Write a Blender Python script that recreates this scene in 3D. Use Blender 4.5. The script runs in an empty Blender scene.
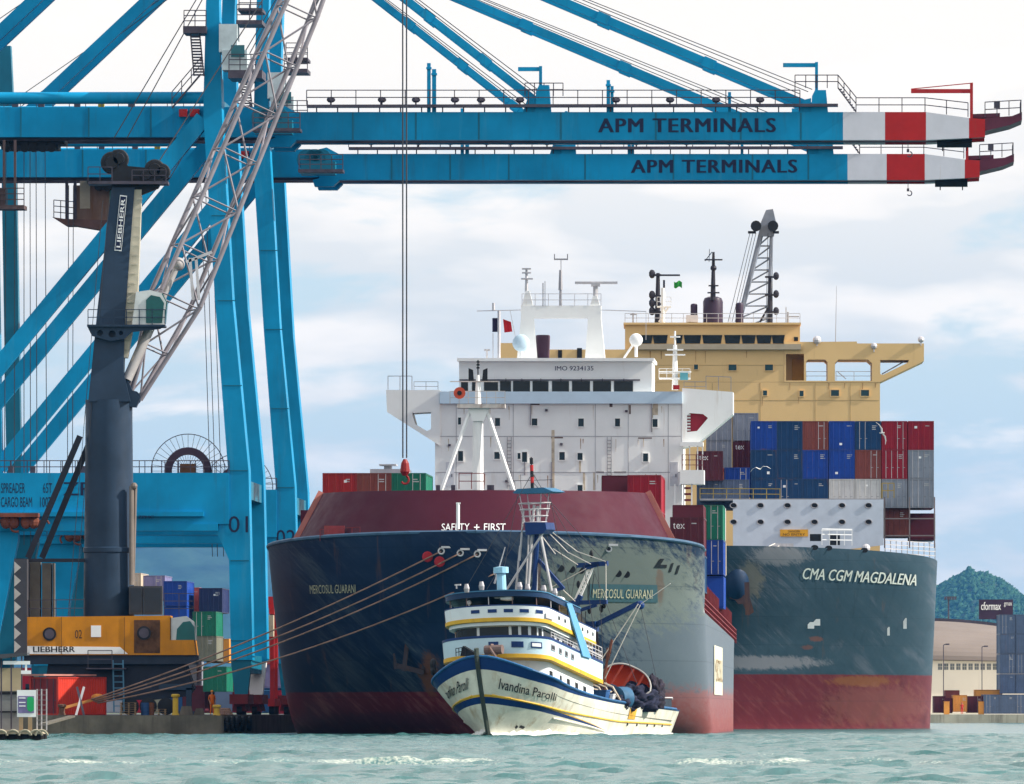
import bpy, bmesh, math, random
import numpy as np
from mathutils import Vector, Matrix, noise
from mathutils.geometry import tessellate_polygon
R = math.radians
random.seed(7)
SC = bpy.context.scene
COL = SC.collection
# ------------------------------------------------------------------ camera, sky, sun, exposure
F, CX, HY, CH = 11200.0, 512.0, 712.0, 1.6      # focal length in px, picture centre, horizon row, eye height
cd = bpy.data.cameras.new('camera'); cam = bpy.data.objects.new('camera', cd); COL.objects.link(cam)
cam.location = (0, 0, CH); cam.rotation_euler = (R(90), 0, 0)
cd.sensor_width = 36.0; cd.lens = F / 1024 * 36; cd.shift_y = (HY - 392) / 1024
cd.clip_start = 1.0; cd.clip_end = 40000
SC.camera = cam
SUN_EL, SUN_AZ = 34.0, 96.0                      # azimuth clockwise from the view direction: the sun stands abeam
W = bpy.data.worlds.new('World'); SC.world = W; W.use_nodes = True
sd = bpy.data.lights.new('sun', 'SUN'); sun = bpy.data.objects.new('sun', sd); COL.objects.link(sun)
sd.energy = 4.6; sd.angle = R(0.5); sd.color = (1.0, 0.93, 0.82)
sv = Vector((math.cos(R(SUN_EL)) * math.sin(R(SUN_AZ)), math.cos(R(SUN_EL)) * math.cos(R(SUN_AZ)), math.sin(R(SUN_EL))))
sun.rotation_euler = (-sv).to_track_quat('-Z', 'Y').to_euler(); sun.location = (400, 600, 400)
SC.view_settings.view_transform = 'Standard'; SC.view_settings.look = 'None'
SC.view_settings.exposure = 0.7; SC.view_settings.gamma = 1.0; SC.view_settings.use_curve_mapping = False


def world_nodes():
    nt = W.node_tree; N = nt.nodes; L = nt.links; N.clear()
    out = N.new('ShaderNodeOutputWorld'); bg = N.new('ShaderNodeBackground'); bg.inputs['Strength'].default_value = 0.11
    sky = N.new('ShaderNodeTexSky'); sky.sky_type = 'NISHITA'; sky.sun_disc = False
    sky.sun_elevation = R(SUN_EL); sky.sun_rotation = R(SUN_AZ); sky.air_density = 1.0; sky.dust_density = 0.6; sky.ozone_density = 2.5
    tc = N.new('ShaderNodeTexCoord')
    sep = N.new('ShaderNodeSeparateXYZ'); L.new(tc.outputs['Generated'], sep.inputs[0])

    def cloud(sx, sz, off, det, rough, dist):
        mp = N.new('ShaderNodeMapping'); mp.inputs['Scale'].default_value = (sx, sx, sz); mp.inputs['Location'].default_value = off
        L.new(tc.outputs['Generated'], mp.inputs[0])
        nz = N.new('ShaderNodeTexNoise'); nz.inputs['Scale'].default_value = 1.0; nz.inputs['Detail'].default_value = det
        nz.inputs['Roughness'].default_value = rough; nz.inputs['Distortion'].default_value = dist
        L.new(mp.outputs[0], nz.inputs['Vector']); return nz.outputs['Fac']

    def math_(op, a, b):
        m = N.new('ShaderNodeMath'); m.operation = op
        for i, v in enumerate((a, b)):
            if hasattr(v, 'is_linked'): L.new(v, m.inputs[i])
            else: m.inputs[i].default_value = v
        return m.outputs[0]

    def ramp(v, a, b, c0, c1):
        m = N.new('ShaderNodeMapRange'); m.interpolation_type = 'SMOOTHSTEP'
        for i, q in zip((1, 2, 3, 4), (a, b, c0, c1)): m.inputs[i].default_value = q
        L.new(v, m.inputs[0]); return m.outputs[0]
    c1 = cloud(30, 120, (3.1, 1.7, 0.6), 5, 0.55, 0.3)
    c2 = cloud(85, 260, (9.3, 4.4, 7.2), 5, 0.6, 0.5)
    c = math_('ADD', math_('MULTIPLY', c1, 0.72), math_('MULTIPLY', c2, 0.28))
    up = ramp(sep.outputs['Z'], 0.018, 0.058, 0.0, 0.17)          # the bank grows denser with height
    dens = ramp(math_('ADD', c, up), 0.46, 0.59, 0.0, 1.0)
    shade = ramp(cloud(40, 150, (1.3, 8.8, 2.9), 4, 0.5, 0.2), 0.35, 0.65, 0.0, 1.0)
    m1 = N.new('ShaderNodeMix'); m1.data_type = 'RGBA'; m1.inputs[6].default_value = (4.75, 4.85, 4.7, 1); m1.inputs[7].default_value = (6.8, 6.3, 5.65, 1)
    L.new(math_('MAXIMUM', shade, ramp(sep.outputs['Z'], 0.03, 0.06, 0.0, 0.9)), m1.inputs[0])
    mh = N.new('ShaderNodeMix'); mh.data_type = 'RGBA'; mh.inputs[7].default_value = (8.2, 8.0, 7.7, 1)  # cloud above the view brightened to add fill light
    L.new(ramp(sep.outputs['Z'], 0.09, 0.22, 0.0, 1.0), mh.inputs[0]); L.new(m1.outputs[2], mh.inputs[6])
    high = ramp(sep.outputs['Z'], 0.12, 0.5, 1.0, 0.55)            # overhead the cloud breaks up
    m2 = N.new('ShaderNodeMix'); m2.data_type = 'RGBA'
    blue = N.new('ShaderNodeMix'); blue.data_type = 'RGBA'; blue.inputs[0].default_value = 0.6
    L.new(sky.outputs[0], blue.inputs[6]); blue.inputs[7].default_value = (3.8, 4.7, 5.4, 1)
    L.new(math_('MULTIPLY', dens, high), m2.inputs[0]); L.new(blue.outputs[2], m2.inputs[6]); L.new(mh.outputs[2], m2.inputs[7])
    L.new(m2.outputs[2], bg.inputs['Color']); L.new(bg.outputs[0], out.inputs['Surface'])


world_nodes()

# ------------------------------------------------------------------ helpers


class Frame:
    """A local frame standing on the ground; yaw turns its +y towards +x. P gives the local point a picture point has at local depth yl."""
    def __init__(s, x, y, yaw=0.0, z=0.0):
        s.x, s.y, s.z, s.yaw = x, y, z, yaw; s.c, s.s = math.cos(R(yaw)), math.sin(R(yaw))

    def P(s, px, py, yl=0.0):
        k, m = (px - CX) / F, (HY - py) / F
        t = (yl + s.x * s.s + s.y * s.c) / (k * s.s + s.c)
        wx, wy = k * t - s.x, t - s.y
        return Vector((wx * s.c - wy * s.s, yl, CH + m * t - s.z))

    def world(s, v):
        return Vector((s.x + v[0] * s.c + v[1] * s.s, s.y - v[0] * s.s + v[1] * s.c, s.z + v[2]))

    def empty(s, name):
        o = bpy.data.objects.new(name, None); COL.objects.link(o); o.location = (s.x, s.y, s.z); o.rotation_euler = (0, 0, -R(s.yaw)); return o


def tag(o, label=None, cat=None, group=None, kind=None):
    for k, v in (('label', label), ('category', cat), ('group', group), ('kind', kind)):
        if v: o[k] = v
    return o


class MB:
    def __init__(s): s.v, s.f, s.m, s.mi = [], [], [], 0

    def add(s, vs, fs):
        n = len(s.v); s.v += [tuple(p) for p in vs]; s.f += [tuple(i + n for i in f) for f in fs]; s.m += [s.mi] * len(fs); return s

    def box(s, x0, x1, y0, y1, z0, z1):
        return s.add([(x0, y0, z0), (x1, y0, z0), (x1, y1, z0), (x0, y1, z0), (x0, y0, z1), (x1, y0, z1), (x1, y1, z1), (x0, y1, z1)],
                     [(0, 3, 2, 1), (4, 5, 6, 7), (0, 1, 5, 4), (1, 2, 6, 5), (2, 3, 7, 6), (3, 0, 4, 7)])

    def beam(s, p, q, w, h=None, up=(0, 1, 0), w2=None, h2=None):
        """A box beam from p to q: w across, h along `up`."""
        p, q = Vector(p), Vector(q); d = (q - p).normalized(); u = Vector(up); u = (u - d * u.dot(d))
        if u.length < 1e-4: u = Vector((1, 0, 0)); u = u - d * u.dot(d)
        u.normalize(); r = d.cross(u); h = w if h is None else h; w2 = w if w2 is None else w2; h2 = h if h2 is None else h2
        vs = []
        for c, a, b in ((p, w, h), (q, w2, h2)):
            vs += [c - r * a / 2 - u * b / 2, c + r * a / 2 - u * b / 2, c + r * a / 2 + u * b / 2, c - r * a / 2 + u * b / 2]
        return s.add(vs, [(3, 2, 1, 0), (4, 5, 6, 7), (0, 1, 5, 4), (1, 2, 6, 5), (2, 3, 7, 6), (3, 0, 4, 7)])

    def tube(s, p, q, r, n=6, r2=None):
        p, q = Vector(p), Vector(q); d = (q - p)
        if d.length < 1e-6: return s
        d.normalize(); u = d.orthogonal().normalized(); w = d.cross(u); r2 = r if r2 is None else r2
        vs = []
        for c, k in ((p, r), (q, r2)):
            for i in range(n):
                a = 2 * math.pi * i / n; vs.append(c + u * (k * math.cos(a)) + w * (k * math.sin(a)))
        return s.add(vs, [(i, (i + 1) % n, n + (i + 1) % n, n + i) for i in range(n)] + [tuple(range(n))[::-1], tuple(range(n, 2 * n))])

    def path(s, pts, r, n=5):
        for a, b in zip(pts[:-1], pts[1:]): s.tube(a, b, r, n)
        return s

    def prism(s, pts, y0, y1, holes=()):
        """An outline in local x-z, with holes, run from y0 to y1."""
        loops = [[Vector((p[0], p[1], 0)) for p in l] for l in [pts] + list(holes)]
        flat = [p for l in loops for p in l]; n = len(flat)
        tris = tessellate_polygon(loops)
        vs = [(p.x, y0, p.y) for p in flat] + [(p.x, y1, p.y) for p in flat]
        fs = [tuple(t) for t in tris] + [tuple(i + n for i in t[::-1]) for t in tris]
        o = 0
        for l in loops:
            k = len(l); fs += [(o + i, o + (i + 1) % k, n + o + (i + 1) % k, n + o + i) for i in range(k)]; o += k
        return s.add(vs, fs)

    def front(s, fr, pts, yl, depth, holes=()):
        """An outline given as picture points lying in the plane at local depth yl, made solid to yl+depth."""
        q = lambda l: [(fr.P(a, b, yl)[0], fr.P(a, b, yl)[2]) for a, b in l]
        return s.prism(q(pts), yl, yl + depth, [q(h) for h in holes])

    def rect(s, fr, x0, x1, y0, y1, yl, depth):
        return s.front(fr, [(x0, y0), (x1, y0), (x1, y1), (x0, y1)], yl, depth)

    def lathe(s, prof, c=(0, 0, 0), n=16, axis='z', caps=True):
        vs, fs = [], []
        for r, z in prof:
            for i in range(n):
                a = 2 * math.pi * i / n; x, y = r * math.cos(a), r * math.sin(a)
                p = (x, y, z) if axis == 'z' else ((x, z, y) if axis == 'y' else (z, x, y))
                vs.append((c[0] + p[0], c[1] + p[1], c[2] + p[2]))
        for j in range(len(prof) - 1):
            fs += [(j * n + i, j * n + (i + 1) % n, (j + 1) * n + (i + 1) % n, (j + 1) * n + i) for i in range(n)]
        if caps: fs += [tuple(range(n))[::-1], tuple(range((len(prof) - 1) * n, len(prof) * n))]
        return s.add(vs, fs)

    def ball(s, c, r, sx=1, sy=1, sz=1, n=10, m=6):
        prof = [(max(1e-3, r * math.sin(math.pi * j / m)), -r * math.cos(math.pi * j / m)) for j in range(m + 1)]
        k = len(s.v); s.lathe(prof, (0, 0, 0), n)
        for i in range(k, len(s.v)):
            x, y, z = s.v[i]; s.v[i] = (c[0] + x * sx, c[1] + y * sy, c[2] + z * sz)
        return s

    def ring(s, c, r, t, n=24, axis='y', a0=0.0, a1=2 * math.pi, k=5):
        pts = []
        for i in range(n + 1):
            a = a0 + (a1 - a0) * i / n; x, z = r * math.cos(a), r * math.sin(a)
            pts.append(Vector(c) + (Vector((x, 0, z)) if axis == 'y' else Vector((0, x, z)) if axis == 'x' else Vector((x, z, 0))))
        return s.path(pts, t, k)

    def rail(s, pts, h=1.1, r=0.035, step=1.8, bars=2, up=(0, 0, 1)):
        """A handrail along the points: posts and bars."""
        up = Vector(up)
        for a, b in zip(pts[:-1], pts[1:]):
            a, b = Vector(a), Vector(b); n = max(1, int((b - a).length / step + .5))
            for i in range(n + 1): s.tube(a.lerp(b, i / n), a.lerp(b, i / n) + up * h, r, 4)
            for k in range(1, bars + 1): s.tube(a + up * h * k / bars, b + up * h * k / bars, r, 4)
        return s

    def build(s, name, mat, parent=None, smooth=False):
        me = bpy.data.meshes.new(name); me.from_pydata(s.v, [], s.f)
        bm = bmesh.new(); bm.from_mesh(me)
        for i, fc in enumerate(bm.faces): fc.material_index = s.m[i]
        bmesh.ops.recalc_face_normals(bm, faces=bm.faces)
        if smooth:
            for fc in bm.faces: fc.smooth = True
        bm.to_mesh(me); bm.free()
        if smooth and smooth is not True: me.set_sharp_from_angle(angle=R(smooth))
        for m in (mat if isinstance(mat, (list, tuple)) else [mat]): me.materials.append(m)
        o = bpy.data.objects.new(name, me); COL.objects.link(o)
        if parent: o.parent = parent
        return o


def copy_tree(o, parent=None):
    c = o.copy(); COL.objects.link(c); c.parent = parent
    for ch in list(o.children): copy_tree(ch, c)
    return c


MATS = {}


def mat(name, col, rough=0.55, metal=0.0, var=0.18, vs=0.7, rust=0.0, rcol=(0.16, 0.06, 0.025), streak=0.0, scol=(0.6, 0.6, 0.58), spec=0.22,
        rot=0.0, wave=0.0, wdir='Y', wscale=7.0, bump=0.0, rscale=1.0):
    """Painted or plain stuff: tonal mottling, rust runs that hang down, pale scuffs, pressed ribs."""
    if name in MATS: return MATS[name]
    m = bpy.data.materials.new(name); m.use_nodes = True; MATS[name] = m
    nt = m.node_tree; N, L = nt.nodes, nt.links; b = N['Principled BSDF']
    b.inputs['Roughness'].default_value = rough; b.inputs['Metallic'].default_value = metal; b.inputs['Specular IOR Level'].default_value = spec
    tc = N.new('ShaderNodeTexCoord'); oi = N.new('ShaderNodeObjectInfo')
    add = N.new('ShaderNodeVectorMath'); add.operation = 'MULTIPLY_ADD'
    add.inputs[1].default_value = (1, 1, 1); L.new(tc.outputs['Object'], add.inputs[0])
    rnd = N.new('ShaderNodeMath'); rnd.operation = 'MULTIPLY'; rnd.inputs[1].default_value = 60; L.new(oi.outputs['Random'], rnd.inputs[0]); L.new(rnd.outputs[0], add.inputs[2])
    co = add.outputs[0]

    def nz(scale, sc3=(1, 1, 1), det=4, ro=0.6, rt=(0, 0, 0)):
        mp = N.new('ShaderNodeMapping'); mp.inputs['Scale'].default_value = sc3; mp.inputs['Rotation'].default_value = rt; L.new(co, mp.inputs[0])
        if rt != (0, 0, 0):
            mp.inputs['Scale'].default_value = (1, 1, 1); m2 = N.new('ShaderNodeMapping'); m2.inputs['Scale'].default_value = sc3; L.new(mp.outputs[0], m2.inputs[0]); mp = m2
        t = N.new('ShaderNodeTexNoise'); t.inputs['Scale'].default_value = scale; t.inputs['Detail'].default_value = det; t.inputs['Roughness'].default_value = ro
        L.new(mp.outputs[0], t.inputs['Vector']); return t.outputs['Fac']

    def rng(v, a, b_, c, d):
        k = N.new('ShaderNodeMapRange')
        for i, q in zip((1, 2, 3, 4), (a, b_, c, d)): k.inputs[i].default_value = q
        L.new(v, k.inputs[0]); return k.outputs[0]
    mx = N.new('ShaderNodeMix'); mx.data_type = 'RGBA'; mx.blend_type = 'MULTIPLY'; mx.inputs[0].default_value = 1
    mx.inputs[6].default_value = (*col, 1)
    g = N.new('ShaderNodeCombineColor'); v = rng(nz(vs), 0.3, 0.7, 1 - var, 1 + var)
    for i in range(3): L.new(v, g.inputs[i])
    L.new(g.outputs[0], mx.inputs[7]); c = mx.outputs[2]
    for amt, cc, sc3, rt, sc in ((streak, scol, (0.5, 0.5, 0.05), (0, rot, 0), 1.6), (rust, rcol, (1.3, 1.3, 0.12), (0, 0, 0), rscale)):
        if amt > 0:
            k = N.new('ShaderNodeMix'); k.data_type = 'RGBA'; L.new(c, k.inputs[6]); k.inputs[7].default_value = (*cc, 1)
            L.new(rng(nz(sc, sc3, 6, 0.7, rt), 0.62 - 0.22 * amt, 0.78 - 0.1 * amt, 0, min(1, 0.35 + amt)), k.inputs[0]); c = k.outputs[2]
    L.new(c, b.inputs['Base Color'])
    L.new(rng(nz(vs * 3), 0.3, 0.7, max(0.05, rough - 0.12), min(1, rough + 0.12)), b.inputs['Roughness'])
    if wave > 0 or bump > 0:
        bp = N.new('ShaderNodeBump'); bp.inputs['Distance'].default_value = 0.05
        if wave > 0:
            w = N.new('ShaderNodeTexWave'); w.bands_direction = wdir; w.inputs['Scale'].default_value = wscale; L.new(tc.outputs['Object'], w.inputs[0])
            bp.inputs['Strength'].default_value = wave; L.new(w.outputs['Fac'], bp.inputs['Height'])
        else:
            bp.inputs['Strength'].default_value = bump; L.new(nz(vs * 6), bp.inputs['Height'])
        L.new(bp.outputs[0], b.inputs['Normal'])
    return m


def glass(name, col=(0.01, 0.02, 0.03), rough=0.08):
    return mat(name, col, rough, var=0.3, vs=0.5, spec=0.25)


def text2d(txt, bold=0.0, shear=0.0, space=1.0):
    c = bpy.data.curves.new('lettering', 'FONT'); c.body = txt; c.offset = bold; c.shear = shear; c.space_character = space; c.resolution_u = 3
    o = bpy.data.objects.new('lettering', c); COL.objects.link(o)
    dg = bpy.context.evaluated_depsgraph_get(); me = bpy.data.meshes.new_from_object(o.evaluated_get(dg))
    vs = [(v.co.x, v.co.y) for v in me.vertices]; fs = [tuple(p.vertices) for p in me.polygons]
    bpy.data.objects.remove(o); bpy.data.curves.remove(c); bpy.data.meshes.remove(me)
    x0, x1 = min(v[0] for v in vs), max(v[0] for v in vs); y0, y1 = min(v[1] for v in vs), max(v[1] for v in vs)
    return [((x - x0) / (x1 - x0), (y - y0) / (y1 - y0)) for x, y in vs], fs


def lettering(name, txt, m, parent, fn, bold=0.0, shear=0.0, space=1.0):
    """Letters laid on a surface: fn takes (0..1 along, 0..1 up) to a local point."""
    vs, fs = text2d(txt, 0.0, shear, space); b = MB(); bd = bold * 2.2 / len(txt)
    for k in range(3 if bold else 1): b.add([Vector(fn(u * (1 - bd) + bd * k / 2, v)) - Vector((0, .006 * k, 0)) for u, v in vs], fs)
    me = bpy.data.meshes.new(name); me.from_pydata([tuple(p) for p in b.v], [], b.f); me.materials.append(m)
    o = bpy.data.objects.new(name, me); COL.objects.link(o); o.parent = parent; return o


def flat_text(name, txt, m, parent, fr, x0, x1, ytop, ybot, yl, **kw):
    a, c = fr.P(x0, ybot, yl), fr.P(x1, ytop, yl); bold = kw.pop('bold', 0) * 2.2 / len(txt)
    vs, fs = text2d(txt, 0.0, kw.get('shear', 0.0), kw.get('space', 1.0)); b = MB()
    for k in range(1 if bold == 0 else 3): b.add([(a[0] + (c[0] - a[0]) * (u * (1 - bold) + bold * k / 2), yl - 0.004 * k, a[2] + (c[2] - a[2]) * v) for u, v in vs], fs)
    me = bpy.data.meshes.new(name); me.from_pydata([tuple(p) for p in b.v], [], b.f); me.materials.append(m)
    o = bpy.data.objects.new(name, me); COL.objects.link(o); o.parent = parent; return o


# ------------------------------------------------------------------ materials shared
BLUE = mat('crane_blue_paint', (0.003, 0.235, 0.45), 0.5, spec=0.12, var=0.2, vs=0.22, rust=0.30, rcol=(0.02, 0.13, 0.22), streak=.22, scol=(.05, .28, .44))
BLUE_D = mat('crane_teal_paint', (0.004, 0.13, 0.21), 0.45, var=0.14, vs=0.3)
STEEL = mat('dark_galvanised_steel', (0.07, 0.06, 0.08), 0.5, 0.3, var=0.3)
GREYST = mat('grey_steel', (0.30, 0.29, 0.31), 0.45, 0.3, var=0.2)
BLACK = mat('black_rubber_and_grease', (0.012, 0.013, 0.016), 0.6, var=0.3)
INK = mat('navy_lettering', (0.008, 0.014, 0.05), 0.5, var=0.1)
WHITE = mat('white_ship_paint', (0.80, 0.80, 0.79), 0.45, var=0.06, vs=0.3, rust=0.10, rcol=(0.42, 0.30, 0.19))
WHITE2 = mat('clean_white_paint', (0.78, 0.78, 0.78), 0.4, var=0.05)
RED = mat('red_crane_paint', (0.42, 0.02, 0.02), 0.45, var=0.15)
ROPE = mat('rope_fibre', (0.22, 0.13, 0.10), 0.8, var=0.2)
ROPEW = mat('white_rope_fibre', (0.55, 0.52, 0.48), 0.8, var=0.2)
WIRE = mat('steel_wire', (0.06, 0.06, 0.07), 0.5, 0.4, var=0.1)
PALE = mat('pale_metal', (0.52, 0.50, 0.52), 0.4, 0.2, var=0.2, rust=0.15)
CONC = mat('quay_concrete', (0.11, 0.095, 0.075), 0.85, var=0.4, vs=0.5, rust=0.6, rcol=(0.06, 0.05, 0.04), bump=0.3)
ASPH = mat('yard_asphalt', (0.06, 0.06, 0.062), 0.9, var=0.3, vs=0.2)
WIN = glass('dark_window_glass', (0.012, 0.035, 0.05))
WINB = glass('bridge_window_glass', (0.010, 0.014, 0.016))

# ------------------------------------------------------------------ water, quays, hills
NX, NY = 300, 760


def build_water():
    rng = np.random.default_rng(3)
    yy = 215 + (np.linspace(0, 1, NY) ** 1.25) * 640
    tt = np.linspace(-1, 1, NX)
    X = tt[None, :] * (yy[:, None] * 0.056 + 4); Y = np.repeat(yy[:, None], NX, 1)
    Z = np.zeros_like(X)
    for k in range(46):
        lam = 0.6 * 1.058 ** k; a = 0.0098 * lam ** 0.45; th = rng.normal(0.35, 0.55)
        kx, ky = math.sin(th) * 2 * math.pi / lam, math.cos(th) * 2 * math.pi / lam
        ph = rng.uniform(0, 6.28); s = np.sin(kx * X + ky * Y + ph + 0.7 * np.sin(0.13 * X + 0.21 * Y + ph))
        Z += a * (s + 0.25 * np.cos(2 * (kx * X + ky * Y + ph)))
    foam = np.zeros_like(X)
    for y0, h, w, d in ((329, 0.15, 2.6, 1.1), (337, 0.07, 1.8, 0.8), (318, .06, 2.0, .5), (560, 0.05, 3.0, 0.45), (452, 0.05, 2.5, 0.4), (395, .05, 2.0, .35)):
        n1 = np.zeros_like(X)
        for k in range(14):
            q = rng.uniform(0.15, 3.2); n1 += np.sin(q * X + rng.uniform(0, 6.28)) / (1 + q * 0.35)
        off = sum(np.sin(rng.uniform(.05, .4) * X + rng.uniform(0, 6.28)) for _ in range(4)) * 0.7
        g = np.exp(-((Y - y0 - off) / w) ** 2); k = 1 / (1 + np.exp(-1.3 * n1)); Z += h * g * (0.45 + 0.55 * k); foam = np.maximum(foam, g * (.35 + .65 * k) * d)
    Z *= np.clip((850 - Y) / 120, 0, 1)
    n = NX * NY; co = np.stack([X, Y, Z], -1).reshape(-1, 3)
    # beyond the waves the sheet runs on flat to the horizon and out to the sides
    far = np.array([(-20000, 855, 0), (20000, 855, 0), (20000, 30000, 0), (-20000, 30000, 0),
                    (-20000, -200, 0), (20000, -200, 0), (X[0, 0], 215, 0), (X[0, -1], 215, 0), (X[-1, 0], 855, 0), (X[-1, -1], 855, 0)], float)
    co = np.concatenate([co, far]); i = np.arange(n).reshape(NY, NX)
    q = np.stack([i[:-1, :-1], i[:-1, 1:], i[1:, 1:], i[1:, :-1]], -1).reshape(-1, 4)
    q2 = np.array([(n, n + 1, n + 2, n + 3), (n + 4, n + 6, n + 8, n), (n + 7, n + 5, n + 1, n + 9), (n + 4, n + 5, n + 7, n + 6)])
    me = bpy.data.meshes.new('water'); me.from_pydata(co, [], np.concatenate([q, q2]).tolist()); me.update()
    me.polygons.foreach_set('use_smooth', np.ones(len(me.polygons), bool))
    at = me.attributes.new('foam', 'FLOAT', 'POINT'); at.data.foreach_set('value', np.concatenate([foam.ravel(), np.zeros(len(far))]).astype(np.float32))
    m = bpy.data.materials.new('harbour_water'); m.use_nodes = True; nt = m.node_tree; N, L = nt.nodes, nt.links; b = N['Principled BSDF']
    b.inputs['Roughness'].default_value = 0.16; b.inputs['IOR'].default_value = 1.33; b.inputs['Specular IOR Level'].default_value = 0.07
    tc = N.new('ShaderNodeTexCoord')

    def nz(sc3, det=4):
        mp = N.new('ShaderNodeMapping'); mp.inputs['Scale'].default_value = sc3; L.new(tc.outputs['Object'], mp.inputs[0])
        t = N.new('ShaderNodeTexNoise'); t.inputs['Scale'].default_value = 1; t.inputs['Detail'].default_value = det; L.new(mp.outputs[0], t.inputs['Vector']); return t.outputs['Fac']
    r = N.new('ShaderNodeValToRGB'); L.new(nz((0.09, 0.02, 1)), r.inputs[0])
    r.color_ramp.elements[0].position = 0.35; r.color_ramp.elements[0].color = (0.028, 0.104, 0.102, 1)
    r.color_ramp.elements[1].position = 0.68; r.color_ramp.elements[1].color = (0.055, 0.155, 0.154, 1)
    at_ = N.new('ShaderNodeAttribute'); at_.attribute_name = 'foam'
    mr = N.new('ShaderNodeMapRange'); mr.inputs[1].default_value = 0.45; mr.inputs[2].default_value = 1.25
    sm = N.new('ShaderNodeMath'); sm.operation = 'ADD'; L.new(at_.outputs['Fac'], sm.inputs[0])
    k = N.new('ShaderNodeMath'); k.operation = 'MULTIPLY_ADD'; k.inputs[1].default_value = 2.6; k.inputs[2].default_value = -1.3; L.new(nz((9, 4.0, 1), 7), k.inputs[0]); L.new(k.outputs[0], sm.inputs[1])
    L.new(sm.outputs[0], mr.inputs[0])
    mx = N.new('ShaderNodeMix'); mx.data_type = 'RGBA'; L.new(mr.outputs[0], mx.inputs[0]); L.new(r.outputs[0], mx.inputs[6]); mx.inputs[7].default_value = (0.52, 0.56, 0.46, 1)
    L.new(mx.outputs[2], b.inputs['Base Color'])
    bp = N.new('ShaderNodeBump'); bp.inputs['Strength'].default_value = 0.9; bp.inputs['Distance'].default_value = 0.1
    L.new(nz((3.2, 2.2, 1), 5), bp.inputs['Height']); L.new(bp.outputs[0], b.inputs['Normal'])
    me.materials.append(m); o = bpy.data.objects.new('water', me); COL.objects.link(o); tag(o, kind='structure')


build_water()

QZ = 1.36
QF = Frame(-20.2, 779, 2.0)          # seaward corner of the near quay
b = MB(); b.prism([(-400, -3), (0, -3), (0, QZ), (-400, QZ)], 0, 640)
tag(b.build('quay', CONC), kind='structure'); bpy.data.objects['quay'].location = (QF.x, QF.y, 0); bpy.data.objects['quay'].rotation_euler = (0, 0, -R(2))
b = MB(); b.box(-400, -0.5, 0.5, 639, QZ, QZ + 0.02); o = tag(b.build('yard_pavement', ASPH), kind='structure'); o.location = (QF.x, QF.y, 0); o.rotation_euler = (0, 0, -R(2))
b = MB(); b.box(60, 700, 1640, 1641.2, -2, 1.25); b.box(60, 700, 1641.2, 2600, -2, 1.2)
tag(b.build('far_quay', mat('far_quay_concrete', (0.42, 0.38, 0.30), 0.9, var=0.35, vs=0.15, rust=0.6, rcol=(0.12, 0.10, 0.08), rscale=0.5)), kind='structure')
b = MB(); b.box(-4500, 4500, 2600, 27000, -2, 1.0); tag(b.build('far_shore', mat('shore_ground', (0.10, 0.13, 0.06), 0.9)), kind='structure')


def hill(name, x0, x1, y0, dep, prof, seed, amp, m):
    """A wooded ridge: profile heights over x, rounded in depth, roughened like a canopy."""
    nx, ny = 220, 26; vs, fs = [], []
    for j in range(ny):
        for i in range(nx):
            t = i / (nx - 1); x = x0 + (x1 - x0) * t; u = j / (ny - 1)
            h = prof(t) * math.sin(math.pi * min(1, u * 1.0 + 0.001)) ** 0.7
            p = Vector((x, y0 + dep * u, 0)); n_ = noise.fractal(p * (1 / (amp * 5)) + Vector((seed, 0, 0)), 1.0, 2.0, 5)
            vs.append((x, y0 + dep * u, max(0.5, h + n_ * amp * (0.3 + 0.7 * h / 60 if h < 60 else 1.0))))
    fs = [(j * nx + i, j * nx + i + 1, (j + 1) * nx + i + 1, (j + 1) * nx + i) for j in range(ny - 1) for i in range(nx - 1)]
    b = MB(); b.add(vs, fs); return tag(b.build(name, m, smooth=True), kind='structure')


FOREST = mat('hill_forest', (0.022, 0.045, 0.025), 0.9, var=0.5, vs=0.012, bump=0.0)
hill('hill', -2000, 860, 24000, 2600, lambda t: (425 + 50 * math.sin(t * 6)) * (1 - max(0, (t - .5) / .5) ** 1.5), 3.3, 26, FOREST)
HD = 15000; HK = HD / 4200; hs = 11200 / (HD * 1.03)


def rightprof(t):
    px = 880 + t * 220
    pts = [(880, 36), (925, 46), (940, 48.5), (955, 51.5), (968, 54), (985, 52.5), (1000, 50.5), (1012, 47), (1024, 43), (1045, 36), (1070, 20), (1100, 5)]
    for (a, h), (c, k) in zip(pts[:-1], pts[1:]):
        if a <= px <= c: return h + (k - h) * (px - a) / (c - a)
    return 5


hill('hill_forested', (880 - 512) / hs, (1100 - 512) / hs, HD, 260 * HK, lambda t: rightprof(t) * HK, 8.1, 4.5, FOREST)
# single tall crowns along the ridge of the small hill, as one wooded mass
b = MB()
for k in range(2600):
    t = random.random(); px = 900 + t * 160; h = rightprof((px - 880) / 220) * HK; x = (px - 512) / hs; u = random.random()
    r = random.uniform(1.5, 4.6); z = h * math.sin(math.pi * (0.12 + 0.4 * u)) ** 0.7
    b.ball((x + random.uniform(-2, 2), HD + 260 * HK * (0.12 + 0.4 * u), z + r * 0.4), r, 1, 1, random.uniform(0.8, 1.3), 6, 4)
for px, z in ((969, 57), (986, 55), (1000, 52)): b.ball(((px - 512) / hs, HD * 1.03, (z - 1.5) * HK), 4.0, 0.9, 1, 1.3, 7, 5)
for i, v in enumerate(b.v): n_ = noise.fractal(Vector(v) * 0.25, .8, 2, 3) * 3.6; b.v[i] = (v[0] + n_, v[1], v[2] + n_)
tag(b.build('forest', mat('tree_canopy', (0.028, 0.078, 0.035), 0.9, var=0.5, vs=0.15)), 'dense green trees covering the small hill behind the warehouse', 'trees', kind='stuff')

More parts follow.
